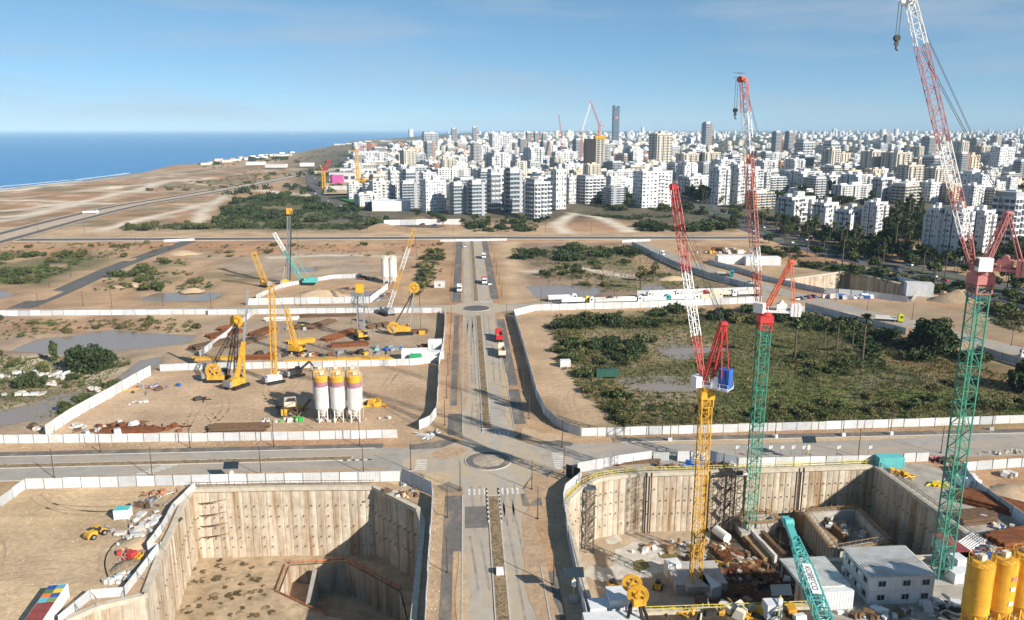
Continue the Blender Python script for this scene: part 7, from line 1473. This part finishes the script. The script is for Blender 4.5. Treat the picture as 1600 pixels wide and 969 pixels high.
# cast walls of the new structure
def rc_box(pts, z0, z1, label, th=.9, m=m_conc):
    P = [tuple(at(x, y, z1)[:2]) for x, y in pts]; o = empty('concrete_structure', (P[0][0], P[0][1], z0), 0, label, 'structure')
    for i in range(len(P)):
        a, b = P[i], P[(i + 1) % len(P)]; mb = MB(); mb.bar((a[0] - P[0][0], a[1] - P[0][1], (z1 - z0) / 2), (b[0] - P[0][0], b[1] - P[0][1], (z1 - z0) / 2), th, z1 - z0); mb.build('cast_wall', m, o)
        L = math.dist(a, b); d = ((b[0] - a[0]) / L, (b[1] - a[1]) / L); sc_ = MB()
        for k in range(int(L / 1.6) + 1): x, y = a[0] - P[0][0] + d[0] * k * 1.6 - d[1] * .9, a[1] - P[0][1] + d[1] * k * 1.6 + d[0] * .9; sc_.bar((x, y, 0), (x, y, z1 - z0 + 1.2), .1); sc_.bar((a[0] - P[0][0] + d[0] * k * 1.6, a[1] - P[0][1] + d[1] * k * 1.6, z1 - z0), (a[0] - P[0][0] + d[0] * k * 1.6, a[1] - P[0][1] + d[1] * k * 1.6, z1 - z0 + 1.1), .08)
        sc_.bar((a[0] - P[0][0] - d[1] * .9, a[1] - P[0][1] + d[0] * .9, z1 - z0 + .2), (b[0] - P[0][0] - d[1] * .9, b[1] - P[0][1] + d[0] * .9, z1 - z0 + .2), 1.0, .1); sc_.bar((a[0] - P[0][0], a[1] - P[0][1], z1 - z0 + 1.1), (b[0] - P[0][0], b[1] - P[0][1], z1 - z0 + 1.1), .1); sc_.build('scaffold', m_timber, o, 'stuff')
    sl = sheet('slab', [(q[0] - P[0][0], q[1] - P[0][1]) for q in P], (z1 - z0) * .45, m_conc, o); return o
rc_box(((1262, 801), (1337, 796), (1384, 844), (1306, 858)), ZE, -8.2, 'open concrete box structure being cast in the pit'); rc_box(((1160, 806), (1205, 804), (1212, 812), (1166, 815)), ZE, -11, 'low slatted concrete channel behind the middle crane', .6)
for i, (a_, b_, w_, z_, m_, lb) in enumerate((((1222, 806), (1302, 872), 1.4, 4.5, m_timber, 'brown formwork wall slanting across the pit, front one'), ((1245, 800), (1318, 868), 1.0, 5.2, m_brn, 'brown formwork wall slanting across the pit, back one'), ((1138, 812), (1200, 880), 2.2, 1.4, m_timber, 'muddy ramp of planks from the back wall'), ((1150, 815), (1212, 884), .7, 2.4, m_roofw, 'steel pipeline running down the plank ramp'), ((1190, 842), (1245, 900), 1.0, 2.2, m_brn, 'rusty waler beam lying below the ramp'))):
    a, b = pit(*a_), pit(*b_); o = empty('formwork_wall', a, 0, lb, 'formwork'); d = b - a; n = max(3, int(d.length / 2.2))
    for k in range(n): MB().bar(d * (k / n) + Vector((0, 0, z_ / 2)), d * ((k + .96) / n) + Vector((0, 0, z_ / 2)), w_, z_ * RU(.92, 1.05)).build('board', m_, o)
# reinforcement mats, timber stacks, loads on the dark floor
for i, (px, py, sx, sy, rz) in enumerate(((1140, 870, 5, 4, .3), (1165, 895, 6, 4, .2), (1205, 905, 5, 4, .5), (1150, 925, 7, 4, 0), (1200, 935, 6, 3, .2), (1175, 850, 4, 3, .7), (1228, 880, 4, 4, .6), (1110, 945, 6, 3, 0))):
    o = empty('rebar_mat', pit(px, py), rz, 'rusty reinforcement mat on the dark pit floor, %s one' % ORD[i], 'rebar mat', 'reinforcement mats'); mb = MB()
    for k in range(int(sx / .4)): mb.bar((-sx / 2 + k * .4, -sy / 2, .9), (-sx / 2 + k * .4, sy / 2, .9), .07); mb.bar((-sx / 2 + k * .4, -sy / 2, 0), (-sx / 2 + k * .4, -sy / 2, 1.7), .07)
    for k in range(int(sy / .4)): mb.bar((-sx / 2, -sy / 2 + k * .4, .95), (sx / 2, -sy / 2 + k * .4, .95), .07); mb.bar((-sx / 2, -sy / 2 + k * .4, 0), (-sx / 2, -sy / 2 + k * .4, 1.8), .07)
    mb.build('bars', m_rust, o, 'stuff')
for i, (px, py, mats_, lb) in enumerate(((1130, 858, [m_timber, m_brn, m_cream], 'timber offcuts on the pit floor by the tank'), (1150, 882, [m_roofw, m_timber, m_yel], 'timber and yellow buckets in the dark pit'), (1175, 878, [m_brn, m_conc], 'concrete spoil beside the ramp'), (1240, 905, [m_brn, m_timber, m_roofw], 'planks stacked below the turquoise boom'), (1185, 915, [m_dsteel, m_blue, m_brn], 'pumps in the shaded pit corner'), (1140, 905, [m_conc, m_brn], 'broken concrete beside the crane footing'), (1080, 848, [m_timber, m_hw2], 'boards along the back wall'), (1310, 820, [m_hw, m_conc, m_timber], 'white shutters inside the box structure'), (1330, 835, [m_timber, m_conc], 'planks inside the box structure'), (1025, 860, [m_wht, m_timber], 'white drums by the grout'))):
    clutter(px, py, 6, 3, 18, lb, mats_, .4, 1.6, z=ZE if 'inside' not in lb else -10.5)
for i, (px, py, lb) in enumerate(((1122, 890, 'dark steel props beside the crane footing'), (1160, 870, 'rusty props under the plank ramp'), (1215, 860, 'dark shutter boards by the slanting wall'), (1225, 925, 'dark steel props below the turquoise boom'), (1190, 888, 'rusty steel frames in the middle of the dig'), (1160, 945, 'dark pipes at the shaded near side of the pit'), (1260, 880, 'shutters between the slanting walls'), (1105, 870, 'planks behind the yellow crane mast'))):
    clutter(px, py, 7, 4, 26, lb, [m_dsteel, m_brn, m_rust, m_timber], .4, 1.5, z=ZE)
for i, (px, py, rz) in enumerate(((958, 920, .2), (1028, 920, 1.2))):
    o = empty('skid_loader', pit(px, py), rz, 'small yellow skid loader on the pit floor, %s one' % ('first' if i == 0 else 'second'), 'loader'); MB().box((0, 0, .95), (2.2, 1.4, 1.1)).build('body', m_syel, o); MB().box((-.1, 0, 1.8), (1.2, 1.2, .8), taper=.85).build('cab', m_glass, o); MB().box((1.7, 0, .5), (.8, 1.7, .7)).build('bucket', m_grey, o)
    for s_ in (-1, 1):
        MB().bar((-.9, s_ * .75, 1.5), (1.4, s_ * .75, .7), .2).build('lift_arm', m_syel, o)
        for x in (-.6, .6): wheel(o, x, s_ * .85, .42, .3)
# stair towers, pipes and rails on the pit walls
def stair_tower(x, y, z0, z1, w, label, m=m_dsteel):
    o = empty('stair_tower', (x, y, z0), 0, label, 'stair tower'); MB().lattice((0, 0, 0), (0, 0, z1 - z0), w, w * .8, .12, .08).build('frame', m, o); n = int((z1 - z0) / 2)
    for k in range(n): s_ = 1 if k % 2 else -1; MB().bar((-s_ * w * .4, 0, k * 2), (s_ * w * .4, 0, k * 2 + 2), .8, .12).build('stair_flight', m, o)
    MB().box((0, w * .5, z1 - z0 + .1), (w * 1.5, w * 1.4, .15)).build('landing', m, o)
stair_tower(61.5, 169.6, ZE, .4, 2.3, 'dark stair tower against the back wall behind the yellow crane'); stair_tower(27.6, 163.6, ZE, .2, 1.8, 'slim lattice stair tower on the curved wall', m_post)
for i, (x, y) in enumerate(((42.2, 171.0), (43.4, 171.0), (57.4, 170.9), (79.5, 171.5), (80.6, 171.5))): o = MB().tube((x, y, ZE), (x, y, .6), .17, 8).build('drain_pipe', m_brn if i % 2 else m_dsteel); tag(o, '%s pipe running down the back wall of the crane pit, %s along' % ('rusty' if i % 2 else 'dark', ORD[i]), 'pipe', 'pipes on the back wall')
def rail(path, label, m, h=1.1, z=.5):
    o = empty('guard_rail', (path[0][0], path[0][1], z), 0, label, 'railing'); q = path[0]; tb = MB(); ps = MB()
    for a, b in zip(path[:-1], path[1:]):
        for hh in (.55, h): tb.bar((a[0] - q[0], a[1] - q[1], hh), (b[0] - q[0], b[1] - q[1], hh), .1)
        L = math.dist(a, b)
        for k in range(int(L / 2) + 1): x, y = a[0] + (b[0] - a[0]) * k * 2 / L - q[0], a[1] + (b[1] - a[1]) * k * 2 / L - q[1]; ps.bar((x, y, 0), (x, y, h), .08)
    tb.build('rail', m, o); ps.build('rail_posts', m, o, 'stuff')
GE = grown(PIT_E, .5); GWt = grown(PIT_W, .5)
rail([GE[i] for i in (2, 3, 4, 5, 6)], 'yellow guard rail on the rim of the curved wall', m_yrail); rail([GE[i] for i in (6, 7, 8)], 'yellow guard rail along the rim of the back wall', m_yrail); rail([GE[8], GE[9], GE[10]], 'guard rail on the rim of the shaded end wall', m_post); rail([GE[0], GE[1], GE[2]], 'guard rail on the road side rim of the crane pit', m_post); rail([GE[12], GE[0]], 'yellow guard rail at the near rim of the crane pit', m_yrail); rail([GWt[0], GWt[1], GWt[2]], 'rusty guard rail along the rim of the open pit', m_brn)
# slabs round the crane pit
sheet('yard_slab', [(101.5, 132), (101.4, 150), (99.6, 173.4), (112, 173.4), (125, 150), (125, 110), (101.5, 110)], .05, m_concd)['label'] = 'stained concrete slab of the storage yard'; sheet('yard_slab', [(61, 100), (61, 130.2), (101, 130.2), (101, 100)], .045, m_concd)['label'] = 'stained slab under the site office'
sheet('yard_slab', [(20, 98), (20, 116.3), (60.6, 116.3), (60.6, 98)], .045, m_mud_shade)['label'] = 'muddy strip at the near edge of the crane pit'
sheet('rim_slab', [(29, 171.6), (34, 173), (58, 174), (58, 176), (36, 176), (28, 174)], .05, m_concd)['label'] = 'concrete strip on the rim behind the curved wall'
# solar light masts
def solar(x, y, label, h=5.5):
    o = empty('solar_mast', (x, y, 0), 0, label, 'solar light'); MB().bar((0, 0, 0), (0, 0, h), .18).build('mast', m_yrail, o); MB().box((0, 0, h + .4), (3.4, .12, 1.7), M=Matrix.Rotation(-.7, 3, 'X')).build('solar_panel', m_glass, o); MB().box((0, 0, h - 1.6), (.7, .6, 1.0)).build('battery_box', m_wht, o); MB().box((0, 0, .3), (1.4, 1.4, .6)).build('base', m_conc, o)
p = at(896, 938); solar(p.x, p.y, 'solar light mast beside the main road at the crane pit', 5); p = at(1261, 722); solar(p.x, p.y, 'solar light mast behind the crane pit'); p = at(363, 752); solar(p.x, p.y, 'solar light mast at the open pit hoarding', 3.6); p = at(1215, 985); solar(p.x, p.y, 'solar light mast at the near edge by the turquoise boom', 7)
block(781, 897, (1.3, 1.3, 1.1), 0, m_wht, 'white box on the median of the main road', 0, 'white_box', 'box')
# poles with small white flags behind the back wall
for i, px in enumerate((1148, 1166, 1200, 1218, 1235, 1252, 1306, 1355)):
    p = at(px, 722); o = empty('flag_pole', p, 0, 'thin pole with a white flag behind the crane pit, %s along' % ORD[i], 'flag', 'flag poles'); MB().bar((0, 0, 0), (0, 0, 4.2), .08).build('pole', m_post, o); f = MB(); vs = [(.05, -.01 + .12 * math.sin(k), 4.1 - .02 * k) for k in range(4)]; f.add([(k * .28, .1 * math.sin(k * 1.7), 4.1 + k * .12) for k in range(4)] + [(k * .28, .1 * math.sin(k * 1.7), 3.3 + k * .12) for k in range(4)], [(k, k + 1, k + 5, k + 4) for k in range(3)]); f.build('flag', m_wht, o)
# hose lying on the sand yard
cu = [tuple(at(x, y)[:2]) for x, y in ((205, 842), (185, 846), (170, 862), (164, 880), (168, 900), (176, 908))]; q = smooth_path(cu, 6); mb = MB()
for a, b in zip(q[:-1], q[1:]): mb.tube((*a, .1), (*b, .1), .11, 6)
tag(mb.build('hose', m_blk), 'black hose curling on the sand yard', 'hose')
# dry weeds on the pit floor, slope debris
rv = random.Random(12)
for i in range(56):
    px, py = rv.uniform(285, 440), rv.uniform(866, 966)
    if px > 425 and py > 875: continue
    p = at(px, py, ZW); o = link(bpy.data.objects.new('dry_bush', SP[4])); o.location = p; s = rv.uniform(.25, .6); o.scale = (s * 1.3, s, s * .6); o.rotation_euler = (0, 0, rv.uniform(0, 6)); tag(o, 'dry brown bush on the open pit floor, %s one' % nth(i), 'shrub', 'dry bushes on the pit floor')
o = link(bpy.data.objects.new('green_bush', SP[0])); o.location = at(277, 812) + Vector((.4, 0, -.4)); o.scale = (.5,) * 3; tag(o, 'single green bush on the rim of the open pit', 'shrub')
clutter(632, 772, 5, 3, 26, 'broken concrete and branches on the corner of the open pit', [m_brn, m_soil, m_timber, m_kerb], .3, 1.2); clutter(636, 758, 3, 1.4, 6, 'grey pallets behind the blue-shaded hoarding', [m_hw2, m_grey], .6, 1.4)

# sand drifted over the road edges
def drift(pts, k, label):
    q = smooth_path(pts + [pts[0]], 5)[:-1]; o = sheet('sand_drift', [(a + RU(-.35, .35), b + RU(-.35, .35)) for a, b in q], .058 + k * .0015, m_sandm if k % 2 else m_soil); o['label'] = label
for k, (pts, lb) in enumerate((([(9.6, 128), (11.5, 112), (13.2, 104), (14.8, 118), (14.2, 140), (13.0, 156), (11.2, 150), (10.6, 140)], 'sand spread over the edge of the road beside the crane pit'), ([(-1.2, 100), (-.2, 112), (-.6, 132), (-1.9, 138), (-2.4, 115)], 'thin sand drift along the kerb by the open pit'), ([(13.5, 158), (17, 163), (19, 170), (16, 174), (13.8, 169), (12.6, 162)], 'sandy corner by the crane pit gate'), ([(-8, 168), (-5, 170), (-4, 174), (-8, 175.5), (-11, 174)], 'sandy corner by the blue-shaded hoarding'), ([(-16, 193), (-8, 195), (-5, 199), (-9, 201), (-16, 198)], 'sandy corner by the silo yard'), ([(14, 195), (20, 193), (27, 195.5), (20, 199), (15, 203)], 'sandy corner by the green field'), ([(-1.3, 215), (.6, 240), (.2, 275), (-.4, 310), (-2.2, 325), (-2.6, 260)], 'sand drift along the yard side of the main road'), ([(11.4, 205), (12.6, 230), (12.9, 260), (11.7, 255), (10.8, 225)], 'sand drift along the field side of the main road'), ([(-40, 176.9), (-20, 178), (-24, 179.4), (-55, 178.4), (-90, 178.2), (-80, 176.9)], 'sand drift along the pit side of the near cross road'), ([(45, 189.5), (80, 188.2), (120, 189.8), (110, 191), (60, 191)], 'sand drift along the field side of the near cross road'), ([(-3, 185), (-7, 183), (-9, 187), (-4, 191), (0, 189)], 'sand patch at the roundabout'))): drift(pts, k, lb)

# ------------------------------------------------------------------ the hazy air
m_haze = bpy.data.materials.new('pale_air'); m_haze.use_nodes = True
n = m_haze.node_tree; n.nodes.remove(n.nodes['Principled BSDF'])
pv = n.nodes.new('ShaderNodeVolumePrincipled'); pv.inputs['Color'].default_value = (.56, .8, 1.0, 1); pv.inputs['Density'].default_value = 4.8e-5; pv.inputs['Anisotropy'].default_value = -.2
n.links.new(pv.outputs['Volume'], n.nodes['Material Output'].inputs['Volume'])
haze = MB().box((0, 45000, 108), (220000, 100000, 276)).build('haze', m_haze); tag(haze, kind='stuff')
